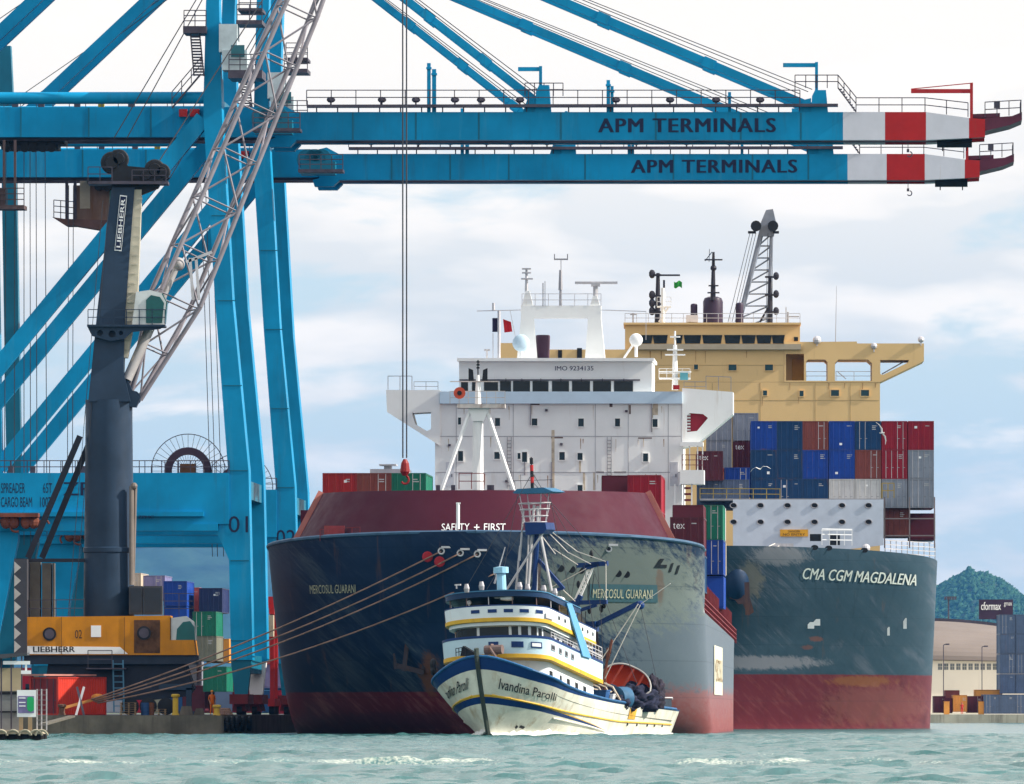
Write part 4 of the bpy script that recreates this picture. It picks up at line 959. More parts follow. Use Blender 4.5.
    b = MB(); b.lathe([(0.17, -0.03), (0.17, 0.0)], q, 12, 'y'); b.build('horn_mouth', BLACK, fo)
    b = MB()
    for s in (-5, 5): b.front(MS, [(478 + s, 370), (478 + s * 1.9, 368), (478 + s * 1.9, 382), (478 + s * .8, 382)], 13.9, 0.15)
    for k in range(3): b.rect(MS, 476.5, 479.5, 361 + k * 3, 362.5 + k * 3, 13.9, 0.25)
    b.tube(P(478, 376, 14), P(478, 360, 14), 0.05, 5); b.build('masthead_light', BLACK, fo)
    b = MB(); b.rail([P(459, 489, 12), P(484, 489, 12)], 1.1, 0.04, 0.9, 2); b.build('mast_guard', MARR, root)
    b = MB()
    for px in (436, 451, 487, 490): b.rect(MS, px, px + 4, 485, 491, 12, 0.4); 
    b.build('mooring_winch', STEEL, root)
    # fairleads, anchors, draught marks
    for px, py in ((444, 552), (463, 554), (480, 555), (499, 573), (609, 549)):
        x = P(px, py, 5)[0]; z = P(px, py, 5)[2]; p = HM.on(x, z, 0.0); b = MB(); b.ring(p + Vector((0, -0.08, 0)), 0.2, 0.06, 14, 'y'); b.box(p[0], p[0] + .65, p[1] - .2, p[1] + .1, p[2] + .2, p[2] + .34); fl = b.build('fairlead', PALE, root)
        b = MB(); b.lathe([(0.16, -0.08), (0.16, -0.05)], p, 12, 'y'); b.build('fairlead_throat', BLACK, fl)
    for px, py in ((430, 557), (442, 562)):
        x = P(px, py, 4)[0]; z = P(px, py, 4)[2]; p = HM.on(x, z, 0.1); b = MB(); b.lathe([(.30, -.15), (.38, -.1), (.30, 0)], p, 12, 'y'); b.build('rat_guard', mat('guard_red', (.30, .012, .02), .5), root)
    for px in (562, 573, 582, 618, 626):
        p = HM.on(P(px, 569 + (px - 562) * .08, 6)[0], P(px, 569 + (px - 562) * .08, 6)[2], 0.02); b = MB(); b.lathe([(0.26, -0.05), (0.26, 0.0)], p, 12, 'y'); b.build('mooring_port', BLACK, root)
    for (px, py), sg in (((412, 655), -1), ((592, 640), 1)):
        x, z = P(px, py, 8)[0], P(px, py, 8)[2]; p = HM.on(x, z, 0.25); b = MB()
        b.beam(p + Vector((-.9 * -sg * -1 * 0, 0, 1.4)), p + Vector((0.3 * sg, 0.1, -1.0)), 0.3, 0.3); b.beam(p + Vector((-0.9, 0.1, -0.6)), p + Vector((1.1, 0.1, -1.1)), 0.35, 0.35)
        for s in (-0.85, 1.05): b.beam(p + Vector((s, 0, -0.85)), p + Vector((s * 1.15, -0.15, 0.2)), 0.28, 0.2, w2=0.1)
        b.build('anchor', mat('anchor_rust_black', (0.035, 0.025, 0.03), 0.7, rust=0.4), root)
    def onh(px0, px1, y0, y1, yl=8, off=0.05): return lambda u, v: HM.on(P(px0 + (px1 - px0) * u, 0, yl)[0], P(0, y1 + (y0 - y1) * v, yl)[2], off)
    vs, k = [], 12
    b = MB(); f = onh(590, 656, 584.5, 602)
    b.add([f(i / k, j / 3) for j in range(4) for i in range(k + 1)], [(j * (k + 1) + i, j * (k + 1) + i + 1, (j + 1) * (k + 1) + i + 1, (j + 1) * (k + 1) + i) for j in range(3) for i in range(k)]); b.build('name_patch', NAVP, root)
    lettering('ship_name', 'MERCOSUL GUARANI', CREAMT, root, onh(593, 651, 589, 598, 8, 0.1), shear=0.15); lettering('ship_name', 'MERCOSUL GUARANI', CREAMT, root, onh(309, 358, 584.5, 593, 8, 0.08))
    for px, py, t in ((654, 568, 'L'), (668, 572, 'I'), (674, 574, 'P')):
        b = MB(); f = onh(px, px + (12 if t == 'L' else 6), py - 9, py, 10, 0.04); s_ = 0.45 if t == 'L' else 0.1
        b.add([f(0, 0), f(0.35, 0), f(0.35 + .5, 1), f(.5, 1)], [(0, 1, 2, 3)]); (b.add([f(0.2, 0), f(1, 0), f(1.05, .35), f(.3, .35)], [(0, 1, 2, 3)]) if t == 'L' else None); b.build('scrape_mark', BLACK, root)
    # company board painted on the side
    b = MB(); X = HM.B + 0.06; b.add([(X, 62, 2.9), (X, 100, 2.9), (X, 100, 6.6), (X, 62, 6.6)], [(0, 1, 2, 3)]); cb = b.build('side_panel', mat('side_panel_cream', (0.62, 0.60, 0.48), 0.6, var=0.12, rust=0.2), root)
    lettering('lettering', 'MERCOSUL', mat('side_letter_rust', (0.50, 0.36, 0.20), 0.6), cb, lambda u, v: Vector((X + 0.05, 65 + 32 * u, 3.9 + 1.7 * v)), bold=0.02)
    # deck edge: stanchions, rails and lashing posts
    b = MB(); e = HM.B - 0.15
    pts = [Vector((e, a, md(a))) for a in range(29, 186, 4)]; b.rail(pts, 1.15, 0.05, 1.4, 3); b.build('deck_rail', MARR, root); b = MB(); pts = [Vector((-e, a, md(a))) for a in range(29, 186, 4)]; b.rail(pts, 1.15, 0.05, 4, 2); b.build('deck_rail', MARR, root)
    for k in range(23):
        b = MB(); a = 29 + k * 6.6; b.beam((e - 0.35, a, md(a)), (e - 0.35, a, md(a) + 2.5), 0.28, 0.4); b.beam((e - 0.35, a, md(a) + 2.4), (e - 1.6, a, md(a) + 2.4), 0.3, 0.25); b.build('lashing_post', MARR, root)
    b = MB(); b.box(-12.8, 12.8, 30, 178, 7.6, 10.35); b.build('hatch_coaming', MARR, root)
    b = MB()
    for a in (34.5, 48, 61): b.box(-14.0, -2.2, a, a + 12.6, 10.36, 16.2)
    b.build('cell_guide_block', MAR, root)
    # ---- deckhouse
    D = 190
    hs = MB(); hs.rect(MS, 435, 682, 393, 650, D, 15); ho = hs.build('deckhouse', WHITE, root)
    b = MB(); b.rect(MS, 440, 682, 391.5, 403.5, D - 0.5, 0.5); b.build('bridge_bulwark', LBL, root)
    b = MB(); b.rect(MS, 459, 652, 358, 391.5, D + 0.3, 11); b.rect(MS, 457, 654, 358, 361, D - 0.3, 12); wh = b.build('wheelhouse', WHITE, root)
    xs = [(461, 468), (472, 480), (484, 498), (500, 511), (513, 530), (532.5, 548.5), (552, 569), (572, 590), (593, 611), (614, 633)]
    for x0, x1 in xs:
        b = MB(); b.rect(MS, x0, x1, 381, 391.6, D + 0.24, 0.1); b.build('bridge_window', WINB, wh)
    b = MB()
    for x0, x1 in xs[3:]: b.rect(MS, (x0 + x1) / 2, (x0 + x1) / 2 + .7, 378.5, 381, D + 0.15, 0.1)
    b.rect(MS, 459.5, 640, 379.3, 380.6, D + 0.2, 0.12); b.build('wiper_rail', STEEL, wh)
    flat_text('hull_number', 'IMO 9234135', INK, wh, MS, 555, 593.5, 366, 370.5, D - 0.33, bold=0.02)
    for sid in (0, 1):
        if sid == 0: b = MB(); b.front(MS, [(386, 390), (439.9, 390), (439.9, 446), (434, 442), (387, 412)], D - 0.2, 5, [[(412, 413), (431, 412), (431, 429), (427, 431), (415, 424)]])
        else: b = MB(); b.front(MS, [(682.1, 388), (733, 392), (733, 414), (697, 444), (682.1, 448)], D - 0.2, 5, [[(687, 415), (690, 413), (703, 414), (708, 418), (697, 431), (687, 432)]])
        wg = b.build('bridge_wing', WHITE, root)
        if sid: b = MB(); b.front(MS, [(686, 413), (709, 413), (709, 419), (697, 432.5), (686, 433)], D + 0.4, 0.3); b.build('wing_locker', mat('locker_crimson', (0.33, 0.02, 0.035), 0.5), wg); b = MB(); [b.rect(MS, 687, 690.5, 414 + k * 3, 415.5 + k * 3, D + 0.2, 0.1) for k in range(6)]; b.build('grille', WHITE2, wg)
        x0, x1 = ((388, 412) if sid == 0 else (706, 731)); b = MB(); b.rail([P(x0, 390, D), P(x1, 390 if sid == 0 else 391, D)], 1.2, 0.04, 1.0, 1); b.rail([P(414 if sid == 0 else 684, 391, D), P(438 if sid == 0 else 706, 391, D)], .8, 0.03, 1.0, 2); b.build('wing_rail', GREYST, wg)
    for x, y, w, h_ in [(459.5, 421, 3, 7), (497.5, 422, 5, 8), (534.5, 422, 5.5, 7), (581, 422.5, 5.5, 8), (617.5, 422.5, 5, 8), (655, 423, 5, 8), (460.5, 456, 5, 10), (497, 455.5, 5.5, 7), (519, 456, 3, 6), (524.5, 457, 5, 10), (562, 456, 5.5, 8), (580, 456.5, 5, 7), (645.5, 457.5, 5, 8), (580, 488, 5, 6)]:
        b = MB(); b.rect(MS, x - w / 2, x + w / 2, y - h_ / 2, y + h_ / 2, D - 0.04, 0.08); w_ = b.build('window', mat('porthole_teal', (0.012, 0.03, 0.04), 0.15, var=0.3), root); b = MB(); b.front(MS, [(x - w / 2 - .8, y - h_ / 2 - .8), (x + w / 2 + .8, y - h_ / 2 - .8), (x + w / 2 + .8, y + h_ / 2 + .8), (x - w / 2 - .8, y + h_ / 2 + .8)], D - .12, .12, [[(x - w / 2, y - h_ / 2), (x + w / 2, y - h_ / 2), (x + w / 2, y + h_ / 2), (x - w / 2, y + h_ / 2)]]); b.build('frame', WHITE, w_)
    # seams, pipes and rust runs on the house front
    b = MB()
    for y in (436, 472): b.rect(MS, 436, 681, y, y + 0.6, D - 0.03, 0.05)
    for x in (456, 513, 595, 628, 668): b.rect(MS, x, x + 0.5, 404, 490, D - 0.025, 0.04)
    b.build('plate_seam', mat('seam_grey', (0.33, 0.33, 0.36), 0.7), root)
    for x, y0, y1 in ((530, 393, 425), (524, 462, 475), (551, 462, 490), (651, 402, 432)): b = MB(); b.rect(MS, x, x + 1.2, y0, y1, D - 0.15, 0.1); b.build('pipe', GREYST, root)
    for x, y0, y1, w in ((553, 430, 490, 3), (655.5, 403, 415, 5), (652, 408, 418, 2), (584, 472, 490, 2.2), (594, 472, 490, 1.5), (580, 461, 473, 2), (495, 402, 404.5, 10), (611, 403.5, 407, 3), (630, 405, 414, 1.5), (440, 402, 404, 5), (535, 403, 405, 9), (557, 437, 438.3, 12), (620, 471.5, 473, 12), (645, 437.5, 438.6, 14), (600, 471.5, 473, 8)):
        b = MB(); b.rect(MS, x - w / 2, x + w / 2, y0, y1, D - 0.02, 0.03); b.build('rust_run', mat('rust_brown_run', (0.32, 0.22, 0.14) if y1 - y0 > 8 and w > 2.5 else (0.10, 0.05, 0.04), 0.8, var=0.4, vs=2) if False else (mat('rust_pale_run', (0.50, 0.42, 0.32), 0.8, var=0.3, vs=2) if y1 - y0 > 9 else mat('rust_dark_run', (0.13, 0.08, 0.07), 0.8, var=0.4, vs=2)), root)
    rr = random.Random(11)
    for k in range(26):
        x = rr.uniform(440, 678); y = rr.choice((404, 437, 437, 473, 473)) + rr.uniform(0, 3); h_ = rr.uniform(3, 15); w = rr.uniform(.5, 1.3)
        b = MB(); b.front(MS, [(x - w / 2, y), (x + w / 2, y), (x + w / 5, y + h_), (x - w / 5, y + h_)], D - .018, .03); b.build('rust_run', mat('rust_pale_run', (0.50, 0.42, 0.32), 0.8, var=0.3, vs=2) if k % 3 else mat('rust_brown_run', (.30, .17, .09), .8, var=.4, vs=2), root)
    for x in (507, 607):
        b = MB()
        for i in range(14): b.rect(MS, x, x + 4, 440 + i * 3.5, 440.6 + i * 3.5, D - .12, .05)
        for s_ in (0, 4): b.rect(MS, x + s_, x + s_ + .5, 437, 489, D - .12, .06)
        b.build('ladder', GREYST, root)
    for x, y in ((470, 410), (545, 409), (625, 410), (560, 443), (640, 478), (505, 480), (448, 444)):
        b = MB(); b.rect(MS, x, x + 2.6, y, y + 2.2, D - .3, .3); b.build('deck_light', STEEL, root)
    for x, y in ((446, 462), (670, 462)):
        b = MB(); b.rect(MS, x, x + 8, y, y + 24, D - .05, .06); d_ = b.build('door', mat('door_grey_white', (.55, .56, .60), .5), root); b = MB(); b.rect(MS, x + 5.5, x + 6.3, y + 12, y + 15, D - .1, .05); b.build('handle', STEEL, d_)
    # radar arch and aerials on the monkey island
    T = D + 3
    ar = MB(); ar.front(MS, [(517, 358), (521, 318), (521, 305.5), (601, 305.5), (601, 318), (605, 358), (585, 358), (588, 318), (533.5, 318), (537, 358)], T, 1.4); aw = ar.build('radar_arch', WHITE, root)
    for x0, x1, yt in ((522, 533, 291), (590, 600, 296)):
        b = MB(); b.front(MS, [(x0, 305.6), (x1, 305.6), ((x0 + x1) / 2 + 2, yt), ((x0 + x1) / 2 - 2, yt)], T + 0.2, 1); b.build('arch_cone', WHITE, aw)
    b = MB(); b.tube(P(526.5, 292, T + .7), P(526.5, 268, T + .7), 0.16, 6, 0.1)
    for y in (268, 272, 278): b.rect(MS, 522 if y < 273 else 521, 531 if y < 273 else 533, y, y + 1.5, T + .5, 0.4)
    b.build('signal_mast', PALE, aw)
    b = MB(); b.tube(P(595.5, 297, T + .7), P(595.5, 286, T + .7), 0.22, 8); b.box(P(591, 0, T)[0], P(600, 0, T)[0], T + .3, T + 1.0, P(0, 287, T)[2], P(0, 283.5, T)[2]); b.rect(MS, 575, 617.5, 281.5, 284, T + .55, 0.25); b.build('radar', PALE, aw)
    b = MB(); b.tube(P(560.5, 306, T + .7), P(560.5, 270, T + .7), 0.14, 6, 0.07); b.tube(P(560.5, 290, T + .7), P(560.5, 270, T + .7), 0.2, 6, 0.12); b.tube(P(561, 270, T + .7), P(561, 259, T + .7), 0.04, 4); b.rect(MS, 554, 568, 258.5, 260, T + .6, .12); b.rect(MS, 554, 555, 254, 259, T + .6, .12); b.rect(MS, 567, 568, 254, 259, T + .6, .12)
    b.tube(P(543, 306, T), P(543, 283, T), 0.06, 4); b.tube(P(545, 306, T), P(545, 281, T), 0.04, 4); b.build('aerial', GREYST, aw)
    b = MB(); b.rail([P(522, 306, T), P(601, 306, T)], 1.05, 0.035, 1.2, 2); b.build('arch_rail', PALE, aw)
    b = MB(); b.tube(P(477, 311, T), P(521, 310, T), 0.05, 4); b.tube(P(601, 310, T), P(646, 311.5, T), 0.05, 4); b.tube(P(493.5, 310, T), P(493.5, 303, T), 0.13, 6); b.tube(P(646, 311, T), P(646, 340, T), 0.03, 4); b.tube(P(510, 310, T), P(516, 340, T), 0.03, 4); b.build('signal_yard', PALE, aw)
    b = MB(); b.tube(P(499, 358, T), P(499, 311, T), 0.14, 6); b.tube(P(493, 358, T), P(493, 333, T), 0.05, 4); b.tube(P(487, 358, T), P(487, 349, T), .08, 5); b.rect(MS, 484, 490, 349, 351, T, .2); b.build('aerial_post', PALE, root)
    b = MB(); q = P(543, 357, T + 2); b.lathe([(0.55, 0), (0.6, 1.3), (0.62, 1.9), (0.55, 2.0)], (q[0], T + 2, q[2] - 0.1), 16); b.build('funnel_vent', mat('funnel_plum_paint', (0.06, 0.025, 0.045), 0.5), root, smooth=40)
    for px, py, r, m_ in ((521, 343, 0.75, mat('dome_pale_blue', (0.45, 0.58, 0.68), 0.4)), (636, 340, 0.58, WHITE2)):
        q = P(px, py, T - 1.2); b = MB(); b.ball(q, r, 1, 0.55, 1, 16, 10); dm = b.build('satellite_dome', m_, root, smooth=True); b = MB(); b.tube(q + Vector((0, .3, 0)), (q[0], T - .9, P(0, 358, T)[2]), 0.14, 6)
        if px > 600: b.tube(q + Vector((0, .3, 0)), P(624, 358, T), 0.1, 6)
        b.build('dome_stand', WHITE2, dm)
    # mast on the far bridge wing side
    b = MB(); b.tube(P(675, 390, T), P(675, 345, T), 0.28, 8, 0.16); b.tube(P(675, 345, T), P(675, 331, T), 0.08, 6)
    for y, w in ((349, 8), (354, 10), (371, 16), (336, 5)): b.rect(MS, 675 - w, 675 + w, y, y + 1.2, T - .4, 0.9)
    b.rail([P(659, 378, T - .5), P(690, 378, T - .5)], 0.8, .03, .7, 2); b.rect(MS, 659, 690, 377.6, 379, T - .5, 1.4); b.build('side_mast', WHITE2, root)
    b = MB(); b.rect(MS, 673, 679.5, 385, 389.5, D - .8, .4); b.build('lifebuoy_box', RED, root); b = MB(); b.rect(MS, 680, 688, 372.5, 380, T - .6, .4); b.build('searchlight', mat('lamp_teal', (.08, .25, .3), .3), root)
    # stair tower below the wing
    b = MB()
    for x in (682, 689, 697, 702): b.rect(MS, x, x + 1.2, 444, 470, D - 3, 0.15)
    b.rect(MS, 680, 704, 470, 484, D - 3.3, 4); b.rect(MS, 680, 703, 442, 446, D - 3.2, 3)
    for x in (674, 683, 691): b.rect(MS, x, x + 1.4, 484, 540, D - 3, 0.2)
    b.build('stair_tower', WHITE, root)
    b = MB(); b.rail([P(682, 470, D - 3.2), P(703, 470, D - 3.2)], 1.3, .04, .6, 3)
    for k in range(7): b.rect(MS, 684, 692, 487 + k * 6, 489 + k * 6, D - 2.8, 1)
    b.build('stair', MARR, root)
    # low ventilator house showing over the forward boxes
    b = MB(); b.rect(MS, 370, 408, 469, 480, 96, 6); b.rect(MS, 384, 391, 465, 469, 97, 2); b.rect(MS, 379, 396, 464, 465.4, 96.5, 3); b.build('ventilator_house', mat('vent_grey', (.4, .4, .43), .6), root)
    return root


near_ship()
g = 'containers aboard the nearer ship'
container(MS, 322.5, 473, 37.5, 'red', 'bright red container at the crane end, behind the maroon bow shield', g, h=2.6, w=2.5, badge=True)
container(MS, 357, 473, 37.5, 'brown', 'dull brick red container between the red and the green ones behind the maroon shield', g, w=2.5, badge=True)
container(MS, 391.5, 473, 37.5, 'green', 'green container under the red crane hook, behind the maroon shield', g, w=2.5)
container(MS, 601, 475, 62, 'maroon', 'dark red container half hidden against the white deckhouse front', g, parts=False, w=2.44)
q = lambda *a, **k: container(MS, *a, **k)
q(627.5, 475, 38, 'crimson', 'tall bright crimson container standing behind the slanted end of the maroon shield', g, h=2.9)
q(629, 475.5, 51, 'crimson', 'crimson container with its sunlit long side, next astern of the bright crimson one', g, h=2.9, parts=False)
q(628, 511, 38, 'crimson', 'crimson container in the second tier directly under the bright crimson one', g, h=2.9)
q(628, 546, 38, 'navy', 'navy container at the foot of the crimson stack on the nearer ship', g, h=2.5, parts=False)
q(670, 517, 38, 'maroon', 'maroon container lettered tex near the ship side, beside the slanted shield end', g, h=2.9, mark='tex')
q(670.5, 555, 38, 'navy', 'navy container under the maroon tex one at the ship side', g, h=2.7)
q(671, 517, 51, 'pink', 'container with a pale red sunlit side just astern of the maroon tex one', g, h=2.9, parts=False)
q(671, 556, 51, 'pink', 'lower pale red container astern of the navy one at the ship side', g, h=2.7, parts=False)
q(672, 504.5, 90, 'maroon', 'dull maroon container showing above the tex one, below the white stair tower', g, h=2.6, parts=False)
q(692, 505, 112, 'green', 'green container on the outboard stack below the white stair tower', g, h=2.75)
q(692.5, 540, 112, 'blue', 'blue container under the outboard green one', g, h=2.75)
q(693, 576, 112, 'blue', 'lower blue container two below the outboard green one', g, h=2.6, parts=False)
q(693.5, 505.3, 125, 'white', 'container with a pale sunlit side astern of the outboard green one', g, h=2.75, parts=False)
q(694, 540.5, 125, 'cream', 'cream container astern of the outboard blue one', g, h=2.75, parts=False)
for nm, x0, y0, w, h_, m_, lb in (('flag', 492.3, 318, 6.5, 14, 'flag_dark', 'dark signal flag hanging from the yard of the white ship'), ('flag', 503, 319, 8, 13, 'flag_red', 'red flag flying beside the radar arch of the white ship')):
    b = MB(); p = MS.P(x0, y0, 193.3); n = 8; W_, H_ = w / 11.6, h_ / 11.6
    vs = [(p[0] + W_ * i / n + (0.12 * j / 4 if m_ == 'flag_red' else 0), p[1] + 0.09 * math.sin(i * 1.6 + j * .4), p[2] - H_ * j / 4 * (1 if m_ == 'flag_dark' else (0.75 + .3 * (1 - i / n))) - (0.25 * i / n if m_ == 'flag_red' else 0)) for j in range(5) for i in range(n + 1)]
    b.add([MS.world(v) for v in vs], [(j * (n + 1) + i, j * (n + 1) + i + 1, (j + 1) * (n + 1) + i + 1, (j + 1) * (n + 1) + i) for j in range(4) for i in range(n)])
    tag(b.build(nm, mat(m_, (0.5, 0.015, 0.02) if m_ == 'flag_red' else (0.03, 0.025, 0.06), .8), smooth=True), lb, 'flag')
# mooring lines from the quay bollard to the bow
b0 = Vector((-25.6 - 0.6, 781.2, QZ + 0.75))
for i, (px, py, lb) in enumerate(((444, 552, 'uppermost'), (463, 554, 'second from the top'), (480, 555, 'third from the top'), (499, 573, 'lowest'))):
    e_ = MS.world(HM.on(MS.P(px, py, 5)[0], MS.P(px, py, 5)[2], 0.1)); pts = []
    s0 = Vector((-29.4 + 0.15 * i, 782, QZ + 1.1 - 0.08 * i))
    for k in range(21): t = k / 20; p = s0.lerp(e_, t); p.z -= 4 * t * (1 - t) * (0.55 + 0.15 * i); pts.append(p)
    b = MB(); b.path(pts, 0.055, 6); tag(b.build('mooring_line', ROPE, smooth=True), lb + ' of four mooring lines from the quay to the dark bow', 'rope', 'mooring lines of the nearer ship')

# ------------------------------------------------------------------ farther container ship: beige house, teal hull
FS = Frame(19.55, 1030, 0.8)
HC = Hull(20.3, 16.6, 52, 30, 1.8, 2.0, 1.1, 1.7, 9.0, 290, 1.1)
BEIGE = mat('beige_house_paint', (0.66, 0.445, 0.205), 0.5, var=0.06, vs=0.25, rust=0.08, rcol=(0.30, 0.17, 0.07)); BEIG2 = mat('gallery_grey_beige', (0.36, 0.30, 0.22), 0.6, var=0.1)
BWP = mat('breakwater_pale_paint', (0.48, 0.52, 0.60), 0.5, var=0.08, rust=0.06, rcol=(.35, .3, .27)); MASTP = mat('mast_charcoal', (0.025, 0.022, 0.03), 0.5)


def far_ship():
    P = FS.P; root = FS.empty('container_ship')
    tag(root, 'farther container ship with beige deckhouse, teal hull and a tall wall of containers', 'ship')
    top = lambda a: 16.9 - 1.4 * min(1, a / 40)
    hp = hull_paint('far_hull_paint', (0.030, 0.056, 0.080), (0.12, 0.020, 0.028), 5.1, (0.26, 0.25, 0.30), -0.78,
                    [(2.4, 13.8, 1.6, 2.2, (0.22, 0.19, 0.15), 0.6), (13, 4.5, 4.2, 0.7, (0.20, 0.075, 0.025), 0.75), (2.5, 6.2, 9, .85, (0.30, 0.28, 0.31), 0.55), (8.6, 8.4, .9, .35, (0.17, 0.065, 0.045), 0.7), (7.7, 7.6, .7, .3, (0.17, 0.065, 0.045), 0.6), (14.5, 2.2, 7, 2.6, (0.26, 0.11, 0.085), 0.3), (5, 16, 3.5, 1.2, (0.26, 0.25, 0.27), .6)], 0.4, (0.24, 0.085, 0.075))
    b = MB(); HC.mesh(b, lambda a: -1.5, top, 290, 110, 26); b.build('hull', hp, root, smooth=35)
    def onh(px0, px1, y0, y1, yl=18, off=0.06): return lambda u, v: HC.on(P(px0 + (px1 - px0) * u, 0, yl)[0], P(0, y1 + (y0 - y1) * v - 0, yl)[2], off)
    def nm(u, v):
        p = onh(800, 916, 569.5, 580.5)(u, v); z = P(0, 580.5 - 11 * v + 4.6 * u, 18)[2]; return HC.on(p[0], z, 0.08)
    lettering('ship_name', 'CMA CGM MAGDALENA', mat('name_white', (0.60, 0.62, 0.58), .5, var=.1), root, nm, shear=0.35, bold=.03)
    for px, py in ((813, 549), (827, 549.5), (863, 551)):
        p = HC.on(P(px, py, 14)[0], P(px, py, 14)[2], 0.03); b = MB(); b.lathe([(0.34, -0.04), (0.34, 0.03)], p, 14, 'y'); b.v = [(x, y, p[2] + (z - p[2]) * .7) for x, y, z in b.v]; b.build('fairlead_throat', BLACK, root)
    for px, py, k in ((808, 625, 0), (814, 622, 0), (904, 622, 1), (887, 630, 2)):
        p = onh(px, px, py, py, 20, 0.22)(0, 0); b = MB(); w, h_ = ((0.3, 0.3), (0.16, 0.5), (0.12, 0.4))[k]; b.add([p + Vector((-w, 0, -h_)), p + Vector((w, 0, -h_)), p + Vector((w, 0, h_)), p + Vector((-w, 0, h_))], [(0, 1, 2, 3)]); b.build('hull_mark', WHITE2, root)
    # anchor in its bolster
    p = HC.on(P(741, 583, 6)[0], P(741, 583, 6)[2], 0.0); b = MB(); b.ball(p + Vector((-.5, 0.6, 0.2)), 1.6, 0.8, 1.0, 1.25, 16, 10); b.build('anchor_bolster', mat('bolster_blue', (0.006, 0.025, 0.065), 0.6), root, smooth=True)
    b = MB(); q = p + Vector((0.5, -1.5, -1.2)); b.beam(q + Vector((0, 0, 1.2)), q + Vector((0.1, 0, -1.8)), 0.45, 0.4); b.front(FS, [(729, 598), (738, 592), (750, 598), (754, 612), (748, 616), (743, 604), (738, 604), (735, 600)], 1.5, 0.8); b.build('anchor', mat('anchor_rust_brown', (0.07, 0.04, 0.04), 0.75, rust=0.5), root)
    b = MB(); b.add([P(735, 630, 19), P(741, 624, 19), P(741, 626, 19), P(737, 632, 19)], [(0, 1, 2, 3)]); 
    # forecastle gear: rollers, railing, mooring chocks
    for px in (778, 788):
        b = MB(); q = P(px, 543, 7); b.box(q[0] - .55, q[0] + .5, 6.2, 8, top(6) - .6, top(6) + 0.5); b.build('roller_chock', PALE, root)
    b = MB(); b.rail([P(885, 557, 30), P(935, 560, 36)], 1.6, 0.06, 0.9, 4); b.build('stern_rail', PALE, root)
    b = MB(); b.rail([P(822, 545, 16), P(852, 545.5, 17)], 1.5, 0.06, 0.7, 3); b.rect(FS, 821, 852, 530, 531, 16, 0.1); b.build('deck_rail', WHITE2, root)
    b = MB(); q = P(864, 552, 19); b.beam(P(858, 554, 19), P(868, 546, 19), 0.3); b.ball(P(866, 548, 19), .4); b.build('deck_crane_hook', PALE, root)
    b = MB(); b.rect(FS, 810, 821, 534, 541, 17, 1); b.build('winch', BLACK, root); b = MB(); b.rect(FS, 830, 840, 535, 545, 19, 1); b.build('winch', BLACK, root)
    # breakwater
    b = MB(); b.front(FS, [(733, 499.5), (883.5, 499.5), (883.5, 545), (850, 549), (733, 549)], 23, 0.8); bw = b.build('breakwater', BWP, root)
    for y in (505.5, 522):
        for px in (733.5, 760.5, 787.5, 814.5, 842, 868.5):
            b = MB(); c = P(px, y, 22.96); pts = [(c[0] + 0.33 * math.cos(a) * 1.0, c[2] + 0.23 * math.sin(a)) for a in [2 * math.pi * i / 14 for i in range(14)]]; b.prism(pts, 22.94, 23.0); pr = b.build('port_light', BLACK, bw)
            b = MB(); b.ring((c[0], 22.95, c[2]), 0.33, 0.05, 14, 'y'); 
            for i, v in enumerate(b.v): b.v[i] = (v[0], v[1], c[2] + (v[2] - c[2]) * 0.72)
            b.build('port_rim', GREYST, pr)
    b = MB(); b.rect(FS, 780, 808, 529.5, 536.5, 22.85, 0.1); yb = b.build('notice_board', mat('board_amber', (0.62, 0.30, 0.02), 0.5), bw)
    flat_text('lettering', 'DANGER', BLACK, yb, FS, 788, 800, 530.3, 532.4, 22.82); flat_text('lettering', 'NO ENTRY', BLACK, yb, FS, 783, 805, 533.3, 535.6, 22.82)
    b = MB(); b.rect(FS, 700, 884, 498.6, 500.4, 25, 12); b.build('hatch_deck', GREYST, root)
    b = MB()
    for px in (884, 909, 934): b.rect(FS, px, px + 1.2, 497, 548, 28, 0.4)
    for y in (518, 535): b.rect(FS, 884, 935, y, y + 1.2, 28, 0.3)
    b.build('lashing_frame', mat('frame_brown_grey', (.2, .16, .16), .6), root)
    RO = mat('rail_ochre', (.35, .25, .06), .6); b = MB(); b.rail([P(700, 499, 26), P(780, 499.5, 23.2)], 1.0, .05, 1.4, 2); b.build('lashing_rail', RO, root); b = MB(); b.rail([P(882, 498, 28), P(894, 498, 28)], 1.4, .06, .7, 2); b.build('lashing_rail', mat('rail_ochre', (.35, .25, .06), .6), root)
    # ---- deckhouse
    D = 90
    b = MB(); b.rect(FS, 545, 784, 349.5, 382, D, 14); b.rect(FS, 545, 880, 382.2, 590, D, 14); ho = b.build('deckhouse', BEIGE, root)
    b = MB(); b.rect(FS, 625, 800, 323, 349.3, D + 1.0, 12); b.rect(FS, 623.5, 801, 322.5, 324.5, D + .5, 13); wh = b.build('wheelhouse', BEIGE, root)
    b = MB(); b.rect(FS, 636, 801, 344, 349.4, D - 0.6, 1.6); b.build('wheelhouse_gallery', BEIG2, root)  # grey-beige strip under the bridge windows
    for x0, x1 in ((640, 652), (653.5, 667), (676, 682), (684.5, 700.5), (703, 721.5), (725, 740), (742, 755), (757, 771), (772.5, 784), (794, 798)):
        b = MB(); b.front(FS, [(x0 - 0.8, 335), (x1 + 0.8, 335), (x1 - .6, 343.5), (x0 + .6, 343.5)] if x0 < 790 else [(x0, 337), (x1, 337), (x1, 341), (x0, 341)], D + 0.9, 0.2); b.build('bridge_window', WINB, wh)
